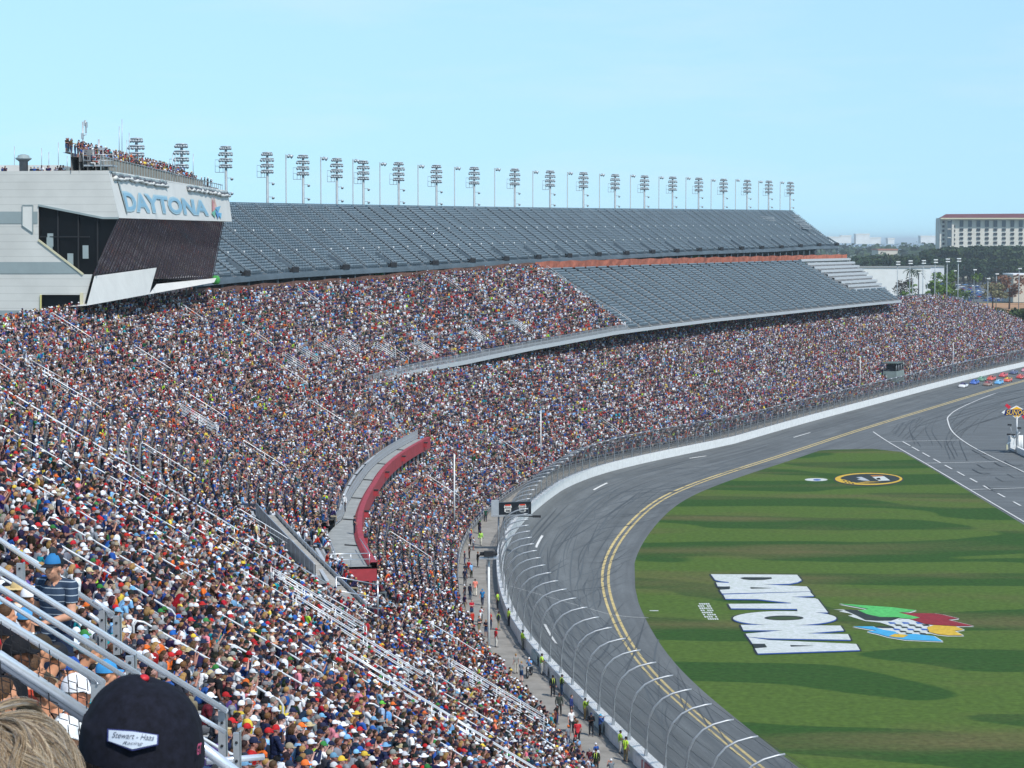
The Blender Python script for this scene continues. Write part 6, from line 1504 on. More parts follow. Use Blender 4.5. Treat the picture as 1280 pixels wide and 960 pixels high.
# ------------------------------------------------------------------ tall white poles among the crowd
def tall_pole(px, y0, y1, lab, zf_, r=.11, hgt=None):
    h = hit(px, y1, lambda s, d: zf_(s, d) + .6) if zf_ is not None else None
    if h is None: g = G(px, y1, 0); x, y, zb = g[0], g[1], 0
    else: x, y, zb = h[2], h[3], h[4] - .6
    o = empty('white_pole', (x, y, zb), label=lab, cat='pole', group='tall white poles along the walkway'); zt = AT(px, y0, y)[2]; mb = MB(); mb.tube([(x, y, zb), (x, y, zt)], [r, r * .75], M_WHITE, 8); mb.build('pole', o); return o, x, y, zt
tall_pole(568, 568, 655, 'tall white pole in the lower bowl right of the red platform', z_low); tall_pole(676, 514, 574, 'tall white pole in the lower bowl near the bend of the fence', z_low)
tall_pole(1075, 446, 486, 'slim white pole left of the grey shelter in the far lower bowl', z_low, .09); tall_pole(1191, 428, 476, 'slim pole in the far lower bowl above the racing cars', z_low, .09); tall_pole(201 + 410, 0 + 655, 812, 'x', None) if False else None
o, x, y, zt = tall_pole(611, 697, 814, 'tall white pole on the walkway carrying a black camera', None, .13)
mb = MB(); mb.box((x, y, zt + .35), (.9, .7, .5), M_DARK); mb.tube([(x - .8, y, zt + .35), (x + .8, y, zt + .4)], .18, M_DARK, 8); mb.box((x, y, zt - .05), (1.7, 1.2, .08), M_STEEL); mb.build('camera', o)
# grey camera shelter in the far lower bowl
s = s_at(1118, 7.5); ny_ = nrm(s); sh = empty('camera_shelter', P3(s, 7, float(z_low(s, 7))), label='grey canvas sided camera shelter rising among the far lower rows', cat='shelter'); rz_ = face_rot(s); b = Vector(P3(s, 7.5, float(z_low(s, 7.5))))
R3 = Matrix.Rotation(rz_, 3, 'Z'); mb = MB(); mb.box(b + R3 @ Vector((0, 0, 1.6)), (8.5, 3.6, 3.0), mat('shelter_canvas', '#7e8b88', .8, noise=.2, nscale=.4), R=R3); mb.build('base', sh)
mb = MB()
for x_ in (-4, -1.4, 1.4, 4): mb.tube([b + R3 @ Vector((x_, 1.7, 3)), b + R3 @ Vector((x_, 1.7, 5.2))], .09, M_STEEL); mb.tube([b + R3 @ Vector((x_, -1.7, 3)), b + R3 @ Vector((x_, -1.7, 5.2))], .09, M_STEEL)
mb.build('post', sh); mb = MB(); mb.box(b + R3 @ Vector((1, 0, 5.3)), (7.5, 4.2, .25), mat('shelter_roof', '#56635f', .7), R=R3); mb.box(b + R3 @ Vector((-3.5, 0, 4.7)), (3.5, 4.0, .2), mat('shelter_roof', '#56635f', .7), R=R3); mb.build('roof', sh); mb = MB(); mb.box(b + R3 @ Vector((0, .3, 4.2)), (7.4, 2.8, 1.4), M_DARK, R=R3); mb.build('opening_shade', sh)  # near-black box paints the shade inside the shelter
# motorcycle with its rider on the walkway
g = G(662, 846, 0); s, d = sd(*g); mr_ = 2.9; mo = empty('motorcycle', label='dark motorcycle carrying a rider in light blue along the walkway', cat='motorcycle'); mb = MB()
mb.tube([(0, -.55, .55), (0, 0, .62), (0, .45, .72)], [.12, .17, .12], M_BLACK, 8); mb.ell((0, .1, .80), (.16, .28, .14), mat('motorcycle_paint', (.08, .08, .09), .3)); mb.ell((0, -.35, .78), (.15, .35, .07), M_BLACK); mb.build('body', mo)
for yy in (-.72, .74):
    mb = MB()
    R_c = [(0, yy + .29 * math.cos(a), .33 + .29 * math.sin(a)) for a in np.linspace(0, 2 * math.pi, 17)]; mb.tube(R_c, .06, M_BLACK, 6, caps=False); mb.lathe([(.04, -.05), (.18, -.02), (.18, .02), (.04, .05)], (0, yy, .33), M_ALU, 12, axis=Vector((1, 0, 0))); mb.build('wheel', mo)
mb = MB(); mb.tube([(-.36, .40, 1.05), (0, .52, 1.0), (.36, .40, 1.05)], .02, M_STEEL); mb.tube([(0, .74, .33), (0, .5, .98)], .04, M_STEEL); mb.build('handlebar', mo); mb = MB(); mb.ell((0, .62, .86), (.09, .07, .09), M_WHITE); mb.build('headlight', mo)
mo.location = (float(g[0]), float(g[1]), 0); mo.rotation_euler = (0, 0, mr_)
rd = make_person('sit_phone', 'headset', '#6aa4dc', '#e8e8ea', '#20242c', '#c98f6e', '#3a281a', (float(g[0]), float(g[1]) + .2, .30), mr_, 'rider in a light blue shirt and white helmet sitting on the motorcycle')
# panels hung on the wall along the walkway
mb_first = None
for i, (px_, py_, c) in enumerate([(640, 800, '#d8dadc'), (655, 822, '#a9c0c4'), (668, 836, '#dfe2e4'), (684, 852, '#c4cace'), (722, 885, '#dcdfe2'), (745, 905, '#9fb4ba'), (757, 925, '#d4d8dc'), (790, 955, '#e2e4e6'), (800, 965, '#b06a70')]):
    g = G(px_, py_, .5); s, d = sd(*g); mb = MB(); a, b = P3(s - 1.6, .86, .1), P3(s + 1.6, .86, .1)
    mb.add([a, b, (b[0], b[1], 1.0), (a[0], a[1], 1.0)], [(0, 1, 2, 3)], mat('panel_' + c[1:], c, .6, noise=.15, nscale=2)); mb.add([(a[0] - .06, a[1], .1), (b[0] - .06, b[1], .1), (b[0] - .06, b[1], 1.0), (a[0] - .06, a[1], 1.0)], [(0, 1, 2, 3)], mat('panel_' + c[1:], c, .6))
    tag(mb.build('wall_banner'), ORD[i] + ' plain banner panel along the walkway wall, counted from the white camera pole', 'banner', 'banner panels on the walkway wall')
# dark screen of the fence at the top left
f = lambda p: PA(p[0], p[1], -4); mb = MB(); ngon(mb, [f((-60, 416)), f((0, 402)), f((18, 397)), f((18, 412)), f((0, 418)), f((-60, 430))], mat('dark_windscreen', (.02, .03, .04), .8), thick=(0, .1, 0)); tag(mb.build('privacy_screen'), 'dark fabric screen on a fence below the press building wall', 'screen')

# ------------------------------------------------------------------ beyond the stands: hotel, low buildings, trees, car park, coast
GZ = -4.3
def BX(mb, px0, px1, y0, y1, D, depth, m): a = AT(px0, y0, D); b = AT(px1, y1, D); mb.box(((a.x + b.x) / 2, D + depth / 2, (a.z + b.z) / 2), (b.x - a.x, depth, a.z - b.z), m)
ho = empty('hotel', tuple(AT(1171, 374, 2450)), label='large pale many-storey hotel block with a dark red roof', cat='building'); DH = 2450.0; M_HW = mat('hotel_wall', (.60, .58, .52), .8, noise=.06, nscale=.05); M_HS = mat('hotel_side_lit', (.64, .62, .56), .8, noise=.06, nscale=.05)  # side copy painted lighter, as if it caught more sun
mb = MB(); BX(mb, 1191, 1420, 273.5, 374, DH, 60, M_HW); BX(mb, 1184.0, 1191.4, 273.0, 374, DH - 3, 66, M_HW); mb.build('wall', ho)
mb = MB(); BX(mb, 1175, 1184.2, 272.5, 374, DH + 4, 22, M_HS); mb.build('side_wing', ho)
mb = MB(); ngon(mb, [AT(1176, 273, DH - 6), AT(1185, 268, DH + 30), AT(1420, 266.5, DH + 30), AT(1420, 273, DH - 6)], mat('red_roof', '#6a2f30', .7), thick=(0, 12, .5)); BX(mb, 1176, 1420, 272.3, 274, DH - 7, 5, mat('cream_trim', (.55, .52, .36), .6)); mb.build('roof', ho)
M_HG = mat('hotel_glass', '#262c34', .35); M_HG2 = mat('hotel_tall_glass', '#43525c', .35)
mb = MB()
for c in range(24):
    x = 1202 + c * 10.6
    for r in range(14): BX(mb, x - 2.2, x + 2.2, 287 + r * 5.4 - 1.4, 287 + r * 5.4 + 1.4, DH - 1.0, 1.2, M_HG)
    BX(mb, x - 2.2, x + 2.2, 275.5, 283.5, DH - 1.2, 1.4, M_HG2)
mb.build('window', ho)
mb = MB()
for r in range(16):
    BX(mb, 1178, 1180.6, 276.2 + r * 5.4, 279 + r * 5.4, DH + 3, 1.2, M_HG); BX(mb, 1192, 1194, 281.5 + r * 5.4, 284.2 + r * 5.4, DH - 1, 1.2, M_HG)
BX(mb, 1184.6, 1188.6, 275, 374, DH - 4, 1.2, M_HG2)
for r in range(9): BX(mb, 1184.4, 1188.8, 275 + r * 10.8, 276 + r * 10.8, DH - 4.6, .8, M_HW)
mb.build('side_window', ho)
# low buildings
def low_building(name, lab, px0, px1, y0, y1, D, wins=(), m='#c9cbc8', depth=30, roof='#8a8c88'):
    o = empty(name, tuple(AT(px0, y1, D)), label=lab, cat='building'); mb = MB(); BX(mb, px0, px1, y0, y1, D, depth, mat('wall_' + m[1:], m, .8, noise=.08, nscale=.08)); mb.build('wall', o)
    mb = MB(); BX(mb, px0 - .5, px1 + .5, y0 - .8, y0 + .9, D - .6, depth + 1, mat('roof_' + roof[1:], roof, .7)); mb.build('roof', o)
    for a, b, c, d in wins: mb = MB(); BX(mb, a, b, c, d, D - .5, 1, M_HG); mb.build('window', o)
    return o
low_building('warehouse', 'long low white building behind the open bleachers', 1070, 1163, 334, 372, 1650, m='#d9dad6')
low_building('office_building', 'low pale building with dark windows beside the flood lamps', 1152, 1180, 333, 352, 1720, wins=[(1156, 1159, 339, 349), (1160, 1163, 339, 349), (1167, 1170, 340, 348), (1172, 1176, 340, 348)], m='#d4d6d8')
low_building('distant_store', 'small far building with a rust coloured roof among the trees', 1098, 1122, 312, 319, 3200, m='#c9c3b4', roof='#a8705c', depth=60)
low_building('gate_building', 'beige building cut by the right edge with an arched canopy', 1267, 1330, 343, 378, 1450, m='#b8b4a8', roof='#dfe2e4')
for i, (a, b, t, bt, lb) in enumerate([(1034, 1052, 296.5, 301, 'low white seafront block farthest left on the horizon'), (1052, 1064, 295, 301, 'white seafront block second from left on the horizon'), (1070, 1087, 292.8, 302, 'tallest white seafront block in the middle of the horizon'), (1087, 1101, 297.5, 302, 'low white seafront block right of the tallest one'), (1110, 1118, 298.3, 302, 'tiny pale seafront block between the two white groups'), (1151, 1171, 295.3, 301.5, 'white seafront block close to the left side of the hotel')]):
    low_building('seafront_building', lb, a, b, t, bt + 3, 6800, m='#e4e6e6', roof='#e0e0dc', depth=40)
# trees
def leaf_mat(name, c): return mat(name, c, .9, noise=.35, nscale=.15, spec=.1)
def make_tree(kind, m, h=30., w=11., n=900, leaf=1.2, trunk='#4a3b30', seed=0, flat=.55, bare=0.):
    r = random.Random(seed); o = empty(kind); mb = MB(); mb.tube([(0, 0, -1), (.3, .2, h * .35), (0, 0, h * .7)], [w * .055, w * .04, w * .012], mat('bark_' + trunk[1:], trunk, .9), 7)
    for k in range(7): a = r.uniform(0, 6.28); mb.tube([(0, 0, h * r.uniform(.3, .5)), (math.cos(a) * w * .5, math.sin(a) * w * .5, h * r.uniform(.6, .8))], [w * .02, w * .006], mat('bark_' + trunk[1:], trunk, .9), 5)
    mb.build('trunk', o); mb = MB(); cl = [(r.gauss(0, w * .42), r.gauss(0, w * .42), h * r.uniform(.42, .92)) for _ in range(16)]
    for i in range(n):
        c = r.choice(cl); q = Vector((r.gauss(0, 1), r.gauss(0, 1), r.gauss(0, 1))).normalized() * (r.random() ** .4) * w * .30; p = Vector(c) + Vector((q.x, q.y, q.z * flat)); s_ = leaf * r.uniform(.6, 1.4)
        R = Vector((r.gauss(0, 1), r.gauss(0, 1), r.gauss(0, 1) + .6)).to_track_quat('Z', 'Y').to_matrix(); mb.add([p + R @ Vector(v) * s_ for v in ((-.6, -.4, 0), (.5, -.5, .1), (.6, .45, 0), (-.4, .5, -.1))], [(0, 1, 2, 3)], m)
    mb.build('crown', o); return o
L1, L2, L3 = leaf_mat('leaf_dark', (.022, .045, .022)), leaf_mat('leaf_mid', (.035, .06, .03)), leaf_mat('leaf_olive', (.05, .075, .03))
L4, L5, L6 = leaf_mat('leaf_bright', (.10, .17, .03)), leaf_mat('leaf_rust', (.22, .11, .07)), leaf_mat('leaf_pale', (.18, .17, .09))
TK = [make_tree('oak_tree', L1, 31, 17, 1300, 1.9, seed=1), make_tree('oak_tree', L2, 31, 15, 1300, 1.8, seed=2), make_tree('pine_tree', L2, 35, 12, 1000, 1.6, seed=3, flat=.35), make_tree('oak_tree', L3, 27, 17, 1300, 1.8, seed=4)]
rt = random.Random(9); tl = 0; firstt = [True] * 4
TX = []
for i in range(50):
    px_ = 1176 + i * 2.9 + rt.uniform(-3, 3); TX.append((px_, rt.uniform(308, 316) if px_ > 1186 else rt.uniform(313, 322), rt.uniform(2150, 2350)))
for i in range(34): TX.append((1040 + i * 4.2 + rt.uniform(-3, 3), rt.uniform(319, 328), rt.uniform(1900, 2300)))
for i in range(22): TX.append((1186 + i * 5 + rt.uniform(-3, 3), rt.uniform(322, 334), rt.uniform(2000, 2140)))
for i, (a, t, D) in enumerate(TX):
    k = rt.randrange(4); T = TK[k]; o = T if firstt[k] else dup(T); firstt[k] = False; q = AT(a, t, D); H0 = [31, 31, 35, 27][k] * .95; sc = (q.z - GZ) / H0
    o.location = (q.x, D, GZ); o.rotation_euler = (0, 0, rt.uniform(0, 6)); o.scale = (sc,) * 3
    wood = 'the wood in front of the hotel' if a > 1176 else 'the wood left of the hotel'
    tag(o, ['dense dark oak', 'mid green oak', 'tall loose pine', 'olive green oak'][k] + ' standing in ' + wood, 'tree', ['dark oaks', 'mid green oaks', 'pines', 'olive oaks'][k] + ' of ' + wood)
def single(kind, m, px_, t, D, w, lab, n=1300, leaf=.9, seed=5, trunk='#4a3b30', flat=.7):
    q = AT(px_, t, D); h = q.z - GZ; o = make_tree(kind, m, h, w, n, leaf, seed=seed, trunk=trunk, flat=flat); o.location = (q.x, D, GZ); tag(o, lab, 'tree')
single('leafy_tree', L4, 1184, 338, 1300, 13, 'bright yellow green tree beside the car park', seed=11); single('leafy_tree', L3, 1176, 344, 1320, 9, 'olive green tree touching the left of the bright yellow green tree', seed=12)
single('bare_tree', leaf_mat('twig_brown', (.07, .055, .045)), 1128, 345, 1350, 10, 'dark brown leafless tree in front of the long white building', seed=13, n=900, leaf=.6); single('leafy_tree', L6, 1241, 346, 1300, 9, 'pale yellowish tree right of the car park', seed=14, n=900); single('leafy_tree', L5, 1262, 343, 1320, 11, 'rust coloured tree near the beige gate building', seed=15, n=1000)
single('leafy_tree', L4, 1152, 360, 1150, 9, 'low green tree just above the top row of the far crowd', seed=16, n=800); single('leafy_tree', L3, 1275, 383, 900, 9, 'bushy green tree at the right edge above the far end of the stand', seed=17); single('leafy_tree', L1, 1262, 388, 905, 7, 'dark green bushy tree left of the one at the right edge', seed=18, n=900)
single('young_tree', L4, 1139, 348, 1250, 3.5, 'slender young green tree between the lamp masts', seed=19, n=400, leaf=.6)
def palm(px_, t, D, lab, n=16, L_=3.2, seed=1):
    q = AT(px_, t, D); h = q.z - GZ; o = empty('palm_tree', (q.x, D, GZ), label=lab, cat='palm tree'); mb = MB(); mb.tube([(q.x, D, GZ), (q.x + .3, D, GZ + h * .9)], [.35, .22], mat('bark_4a3b30', '#4a3b30', .9), 7); mb.build('trunk', o); mb = MB(); r = random.Random(seed)
    for i in range(n * 2):
        a = r.uniform(0, 6.28); e = r.uniform(-.3, 1.1); pts = [Vector((q.x + .3, D, GZ + h * .88)) + Vector((math.cos(a) * L_ * u * math.cos(e * (1 - u)), math.sin(a) * L_ * u, L_ * (math.sin(e) * u - .9 * u * u))) for u in (0, .35, .7, 1)]
        sd_ = Vector((-math.sin(a), math.cos(a), 0)) * .3
        mb.grid([[p - sd_ * (1 - abs(k - 1.5) / 3) for k, p in enumerate(pts)], pts, [p + sd_ * (1 - abs(k - 1.5) / 3) - Vector((0, 0, .15)) for k, p in enumerate(pts)]], L2)
    mb.build('crown', o)
palm(1137, 332, 1500, 'tall cabbage palm before the long white building, the left one', L_=5); palm(1148, 334, 1500, 'tall cabbage palm before the long white building, the right one', L_=5, seed=2)
palm(1209, 362, 1100, 'small palm peeking over the far top row of the crowd', L_=4, seed=3); palm(1243, 381, 930, 'leaning palm at the far end of the lower bowl, the left one', L_=4, seed=4); palm(1252, 384, 925, 'leaning palm at the far end of the lower bowl, the right one', L_=4, seed=5)
# far woods as one mass
mb = MB(); rr = random.Random(3)
for i in range(9000):
    D = 2500 + 4600 * rr.random() ** 1.2; px_ = rr.uniform(880, 1500); x = (px_ - 640) / F * D; hh = 22 + 8 * math.sin(x * .011) + 5 * math.sin(x * .043 + D * .01) + rr.uniform(-6, 4); s_ = rr.uniform(2.5, 6); p = Vector((x, D, GZ + max(3, hh * rr.uniform(.55, 1))))
    R = Vector((rr.gauss(0, 1), rr.gauss(0, 1), rr.gauss(0, 1) + .8)).to_track_quat('Z', 'Y').to_matrix(); mb.add([p + R @ Vector(v) * s_ for v in ((-1, -.5, 0), (.8, -.7, .2), (1, .6, 0), (-.6, .8, -.2))], [(0, 1, 2, 3)], rr.choice((L1, L2, L2, L3)))
tag(mb.build('woodland'), 'far-off continuous woodland towards the sea', 'woodland', kind='stuff')
mb = MB()
for i in range(1500):
    px_ = rr.uniform(1225, 1420); D = rr.uniform(880, 1000); x = (px_ - 640) / F * D; p = Vector((x, D, GZ + rr.uniform(.3, 5.5))); s_ = rr.uniform(.5, 1.2)
    R = Vector((rr.gauss(0, 1), rr.gauss(0, 1), rr.gauss(0, 1) + .5)).to_track_quat('Z', 'Y').to_matrix(); mb.add([p + R @ Vector(v) * s_ for v in ((-1, -.5, 0), (.8, -.7, .2), (1, .6, 0), (-.6, .8, -.2))], [(0, 1, 2, 3)], rr.choice((L3, L2, L4)))
tag(mb.build('shrubbery'), 'mixed low shrubbery behind the far end of the stand', 'shrubbery', kind='stuff')
poly_obj('orange_ground', [AT(1190, 1, 1)[:2]] and [((1190 - 640) / F * 1250, 1250), ((1190 - 640) / F * 1450, 1450), ((1420 - 640) / F * 1450, 1450), ((1420 - 640) / F * 1200, 1200)], GZ + .05, mat('orange_clay', (.36, .20, .10), .9, noise=.3, nscale=.03))
poly_obj('car_park', [((1100 - 640) / F * 1480, 1480), ((1100 - 640) / F * 2150, 2150), ((1330 - 640) / F * 2150, 2150), ((1330 - 640) / F * 1480, 1480)], GZ + .02, mat('car_park_asphalt', (.10, .11, .12), .9))
# parked cars
M_P3 = attr_mat('parked_paint', 'paint', .35, .03, 2)
def make_parked():
    mb = MB(); rows = [[(-w, y, .25), (-w, y, z1), (w, y, z1), (w, y, .25)] for y, w, z1 in ((-2.3, .8, .75), (-2.1, .9, .9), (-.5, .92, .95), (1.0, .92, .92), (2.1, .88, .75), (2.3, .75, .6))]; mb.grid(rows, M_P3); mb.add(rows[0], [(0, 1, 2, 3)], M_P3); mb.add(rows[-1], [(3, 2, 1, 0)], M_P3)
    mb.grid([[(-.85, -1.8, .9), (.85, -1.8, .9)], [(-.7, -1.3, 1.4), (.7, -1.3, 1.4)]], M_CG); mb.grid([[(-.7, -1.3, 1.42), (.7, -1.3, 1.42)], [(-.7, .3, 1.45), (.7, .3, 1.45)]], M_P3); mb.grid([[(-.7, .3, 1.44), (.7, .3, 1.44)], [(-.85, 1.0, .93), (.85, 1.0, .93)]], M_CG)
    for sx in (-1, 1): mb.add([(sx * .86, -1.8, .92), (sx * .86, 1.0, .92), (sx * .7, .3, 1.44), (sx * .7, -1.3, 1.41)], [(0, 1, 2, 3)], M_CG)
    for sx in (-.85, .85):
        for yy in (-1.4, 1.4): mb.lathe([(.1, -.1), (.34, -.1), (.34, .1), (.1, .1)], (sx, yy, .33), M_BLACK, 8, axis=Vector((1, 0, 0)))
    return mb.build('parked_car')
PK = make_parked(); fp = True; PC = [('blue', '#1f4f9c', 16), ('navy', '#1c2a52', 6), ('white', '#e4e6ea', 6), ('silver', '#a8acb2', 5), ('dark grey', '#33363c', 4), ('red', '#a02420', 1.5), ('light blue', '#6a9ad0', 5)]
for r in range(13):
    D = 1500 + r * 48
    for k in range(19):
        px_ = 1118 + k * 8.6 + rt.uniform(-2.5, 2.5)
        if rt.random() < .15 or (px_ < 1160 and r < 2): continue
        c = wpick(rt, PC); o = PK if fp else PK.copy()
        if not fp: COL.objects.link(o)
        fp = False; o.location = ((px_ - 640) / F * D, D, GZ + .03); o.rotation_euler = (0, 0, rt.uniform(-.1, .1) + (1.57 if r % 2 else .2)); o['paint'] = list(lin(c[1]))
        row = 'the nearer rows' if r < 6 else 'the farther rows'
        tag(o, '%s car among %s of the far car park beyond the stand' % (c[0], row), 'parked car', '%s cars in %s of the car park' % (c[0], row))
# flood lamp masts and street lamps
def lamp_mast(px_, t, D, lab, heads=2, grp='twin floodlight masts beyond the far stand', wpx=5.0, n='floodlight_mast'):
    q = AT(px_, t, D); o = empty(n, (q.x, D, GZ), label=lab, cat='lamp mast', group=grp); k = D / F; mb = MB(); mb.tube([(q.x, D, GZ), (q.x, D, q.z)], [.28, .2], M_POLE, 6); mb.build('pole', o)
    for i in range(heads): mb = MB(); mb.box((q.x + .5 * k, D - .5, q.z - .3 - 3.2 * k * i), (wpx * k, 1.0, 1.3 * k), M_WHITE); mb.build('lamp_head', o)
for i, (a, t) in enumerate([(1122, 326.5), (1137.5, 325.3), (1154, 325), (1169, 324), (1184, 323), (1198, 322.5)]): lamp_mast(a, t, 1050, ORD[i] + ' twin floodlight mast from the open bleachers, left to right')
for i, (a, t, D) in enumerate([(1218, 336.5, 1300), (1245.7, 341.8, 1350), (1274, 335, 1250), (1159, 352, 1200), (1141, 346.5, 1200), (1235, 347.5, 1150), (1194, 338, 1400), (1149, 340, 1400)]):
    lamp_mast(a, t, D, ['tall car park lamp left of the rust coloured tree', 'car park lamp between the pale and rust coloured trees', 'car park lamp above the beige gate building', 'short lamp with a bright head above the far crowd', 'short lamp between the lamp masts', 'short curved lamp right of the blue cars', 'car park lamp behind the bright yellow green tree', 'short lamp before the low pale building'][i], 1, 'car park lamps', 4.2, 'street_lamp')
def at_head(pose, hp, rz):
    J = BODY[pose]['J']['head']; R = Matrix.Rotation(rz, 3, 'Z'); return tuple(Vector(hp) - R @ J)
# ------------------------------------------------------------------ the nearest things: rails, landing, the man in the striped polo, two heads
def fall(D0, px0, px1):        # distance of the far end of a rail that runs straight down the slope
    x0 = (px0 - 640) / F * D0; u1 = (px1 - 640) / F; k = .53; return (D0 - k * x0) / (1 - k * u1)
def line_pt(x0, y0, x1, y1, D0, t):
    D1 = fall(D0, x0, x1); return AT(x0, y0, D0).lerp(AT(x1, y1, D1), t)
RAILS = [('thin guard rail highest on the left, passing behind the man in the striped polo', 0, 675, 139, 770, 25.5, 3.4), ('long main guard rail running down to the tall rail post', 0, 712, 282, 888, 18.0, 4.2), ('guard rail just under the long main one, ending behind the big dark cap', 0, 735, 173, 843, 16.6, 4.2),
         ('slimmer guard rail, fourth from the top at the picture edge', 0, 748, 155, 845, 16.2, 3.2), ('thick guard rail with a bolted plate near the white cap', 0, 773, 127, 853, 13.4, 5.6), ('thickest guard rail, lowest at the left edge', 0, 820, 110, 893, 10.8, 7.2)]
M_RAIL = mat('polished_rail_tube', (.78, .81, .87), .27, .55, noise=.05, nscale=20)
rails = []
for i, (lab, x0, y0, x1, y1, D0, w) in enumerate(RAILS):
    a = line_pt(x0, y0, x1, y1, D0, -1.2 if x1 > 200 else -1.6); b = line_pt(x0, y0, x1, y1, D0, 1.0); o = empty('guard_rail', tuple(b), label=lab, cat='guard rail', group='guard rails in front of the photographer'); r = w / F * D0 * .98
    mb = MB(); mb.tube([a, a.lerp(b, .5), b], r, M_RAIL, 14); mb.ell(b, (r, r, r), M_RAIL, 10, 6); mb.build('tube', o); rails.append((o, a, b, r))
    if i == 5: mb = MB(); dz = Vector((0, 0, -.045)); mb.tube([a + dz, b + dz], r * .55, mat('rail_painted_shade', (.30, .33, .40), .35, .6), 10); mb.build('shade_tube', o)  # darker tube paints the shaded underside of the thickest rail
    if i in (4,): mb = MB(); mb.box(b + Vector((-.02, -.02, -.06)), (.09, .012, .16), M_STEEL); 
    if i in (4,):
        for q in ((-.02, .0), (-.02, -.09)): mb.lathe([(.008, -.008), (.008, .008)], b + Vector((q[0], -.035, q[1])), M_ALU, 8, axis=Vector((0, 1, 0)))
        mb.build('bolted_plate', o)
# rail posts with bolt holes
def post(px_, y0, y1, D, w, lab, n=0):
    a = AT(px_, y0, D); b = AT(px_, y1, D); k = D / F; o = empty('rail_post', tuple(b), label=lab, cat='post', group='plate posts of the guard rails'); mb = MB(); mb.box((a + b) / 2, (w * k, .05, abs(a.z - b.z)), M_STEEL); mb.box((a + b) / 2 + Vector((w * k * .42, .05, 0)), (w * k * .16, .12, abs(a.z - b.z)), M_STEEL); mb.build('plate', o)
    mb = MB()
    for j in range(n): mb.lathe([(.012, -.006), (.014, .006)], a.lerp(b, (j + .5) / n) + Vector((0, -.03, 0)), M_DARK, 8, axis=Vector((0, 1, 0)))
    if n: mb.build('bolt', o)
post(25, 704, 729, 25.0, 8, 'short plate post left of the man in the striped polo', 2); post(128, 762, 812, 23.5, 7.5, 'plate post just right of the man in the striped polo, the left of two', 2); post(146, 770, 818, 22.5, 8.5, 'plate post right of the man in the striped polo, the right of two', 3)
post(163, 820, 850, 17.2, 11, 'plate post above the big dark cap', 2); post(278, 888, 975, 19.0, 9.5, 'tall plate post where the long main guard rail ends', 3); post(296, 916, 985, 18.5, 8, 'shorter plate post right of the tall one', 3)
for (x0, y0, x1, y1, D, w, lab) in [(232, 918, 330, 992, 15.0, 7, 'thick rail coming out below the big dark cap'), (258, 952, 330, 946, 18.8, 4.2, 'level rail at the foot of the tall rail post'), (112, 768, 135, 785, 23.4, 3.0, 'short lower rail between the two plate posts by the striped polo'), (118, 751, 141, 768, 23.4, 3.4, 'short upper rail between the two plate posts by the striped polo'), (236, 888, 281, 915, 18.6, 3, 'thin rail under the end of the long main guard rail')]:
    a, b = AT(x0, y0, D), AT(x1, y1, D + .2); mb = MB(); mb.tube([a, b], w / F * D, M_RAIL, 12); tag(mb.build('guard_rail'), lab, 'guard rail', 'guard rails in front of the photographer')
# black netting hung in the plane of the thickest rail
o6, a6, b6, r6 = rails[5]; net = empty('safety_net', tuple(b6), label='black knotted safety net hanging around the two lowest guard rails', cat='net'); mb = MB(); e = (b6 - a6).normalized(); L6 = (b6 - a6).length; M_NET = mat('net_cord', (.012, .012, .015), .8)
st = .062; up_ = Vector((0, 0, 1)); nU = int(L6 / st); j0, j1 = -9, 3
for i in range(nU - 34, nU + 1):
    for j in range(j0, j1):
        p = b6 - e * ((nU - i) * st) + up_ * (j * st); sag = Vector((0, .02 * math.sin(i * 1.3 + j), .012 * math.sin(i * .9 + j * 2)))
        q1 = b6 - e * ((nU - i - .9) * st) + up_ * ((j + .25) * st); q2 = b6 - e * ((nU - i + .1) * st) + up_ * ((j + 1) * st)
        if i < nU: mb.beam(p + sag, q1 + sag, .0042, .0042, M_NET)
        mb.beam(p + sag, q2 + sag, .0042, .0042, M_NET)
mb.build('netting', net)
# raised landing of the stair the rails belong to
mb = MB(); c = AT(85, 900, 25.5); ph = math.radians(28)
pmx, pmy, pmz = at_head('stand_look', AT(67, 709, 21.2), math.radians(150)); mb.box((pmx, pmy + .1, pmz - .75), (1.0, 1.0, 1.5), M_CONCD, rz=ph); lo = mb.build('stair_landing'); tag(lo, 'concrete stair landing under the man in the striped polo', 'landing')

def stripe_mat():
    m = bpy.data.materials.new('striped_navy_polo'); m.use_nodes = True; nt = m.node_tree; b = nt.nodes['Principled BSDF']; b.inputs['Roughness'].default_value = .85; L = nt.links.new
    tc = nt.nodes.new('ShaderNodeTexCoord'); sp_ = nt.nodes.new('ShaderNodeSeparateXYZ'); L(tc.outputs['Object'], sp_.inputs[0]); a = nt.nodes.new('ShaderNodeMath'); a.operation = 'PINGPONG'; a.inputs[1].default_value = .0325; L(sp_.outputs[2], a.inputs[0])
    c = nt.nodes.new('ShaderNodeMath'); c.operation = 'LESS_THAN'; c.inputs[1].default_value = .0045; L(a.outputs[0], c.inputs[0]); mx = nt.nodes.new('ShaderNodeMix'); mx.data_type = 'RGBA'; mx.inputs[6].default_value = (.020, .042, .082, 1); mx.inputs[7].default_value = (.34, .40, .46, 1); L(c.outputs[0], mx.inputs[0]); L(mx.outputs[2], b.inputs['Base Color']); return m
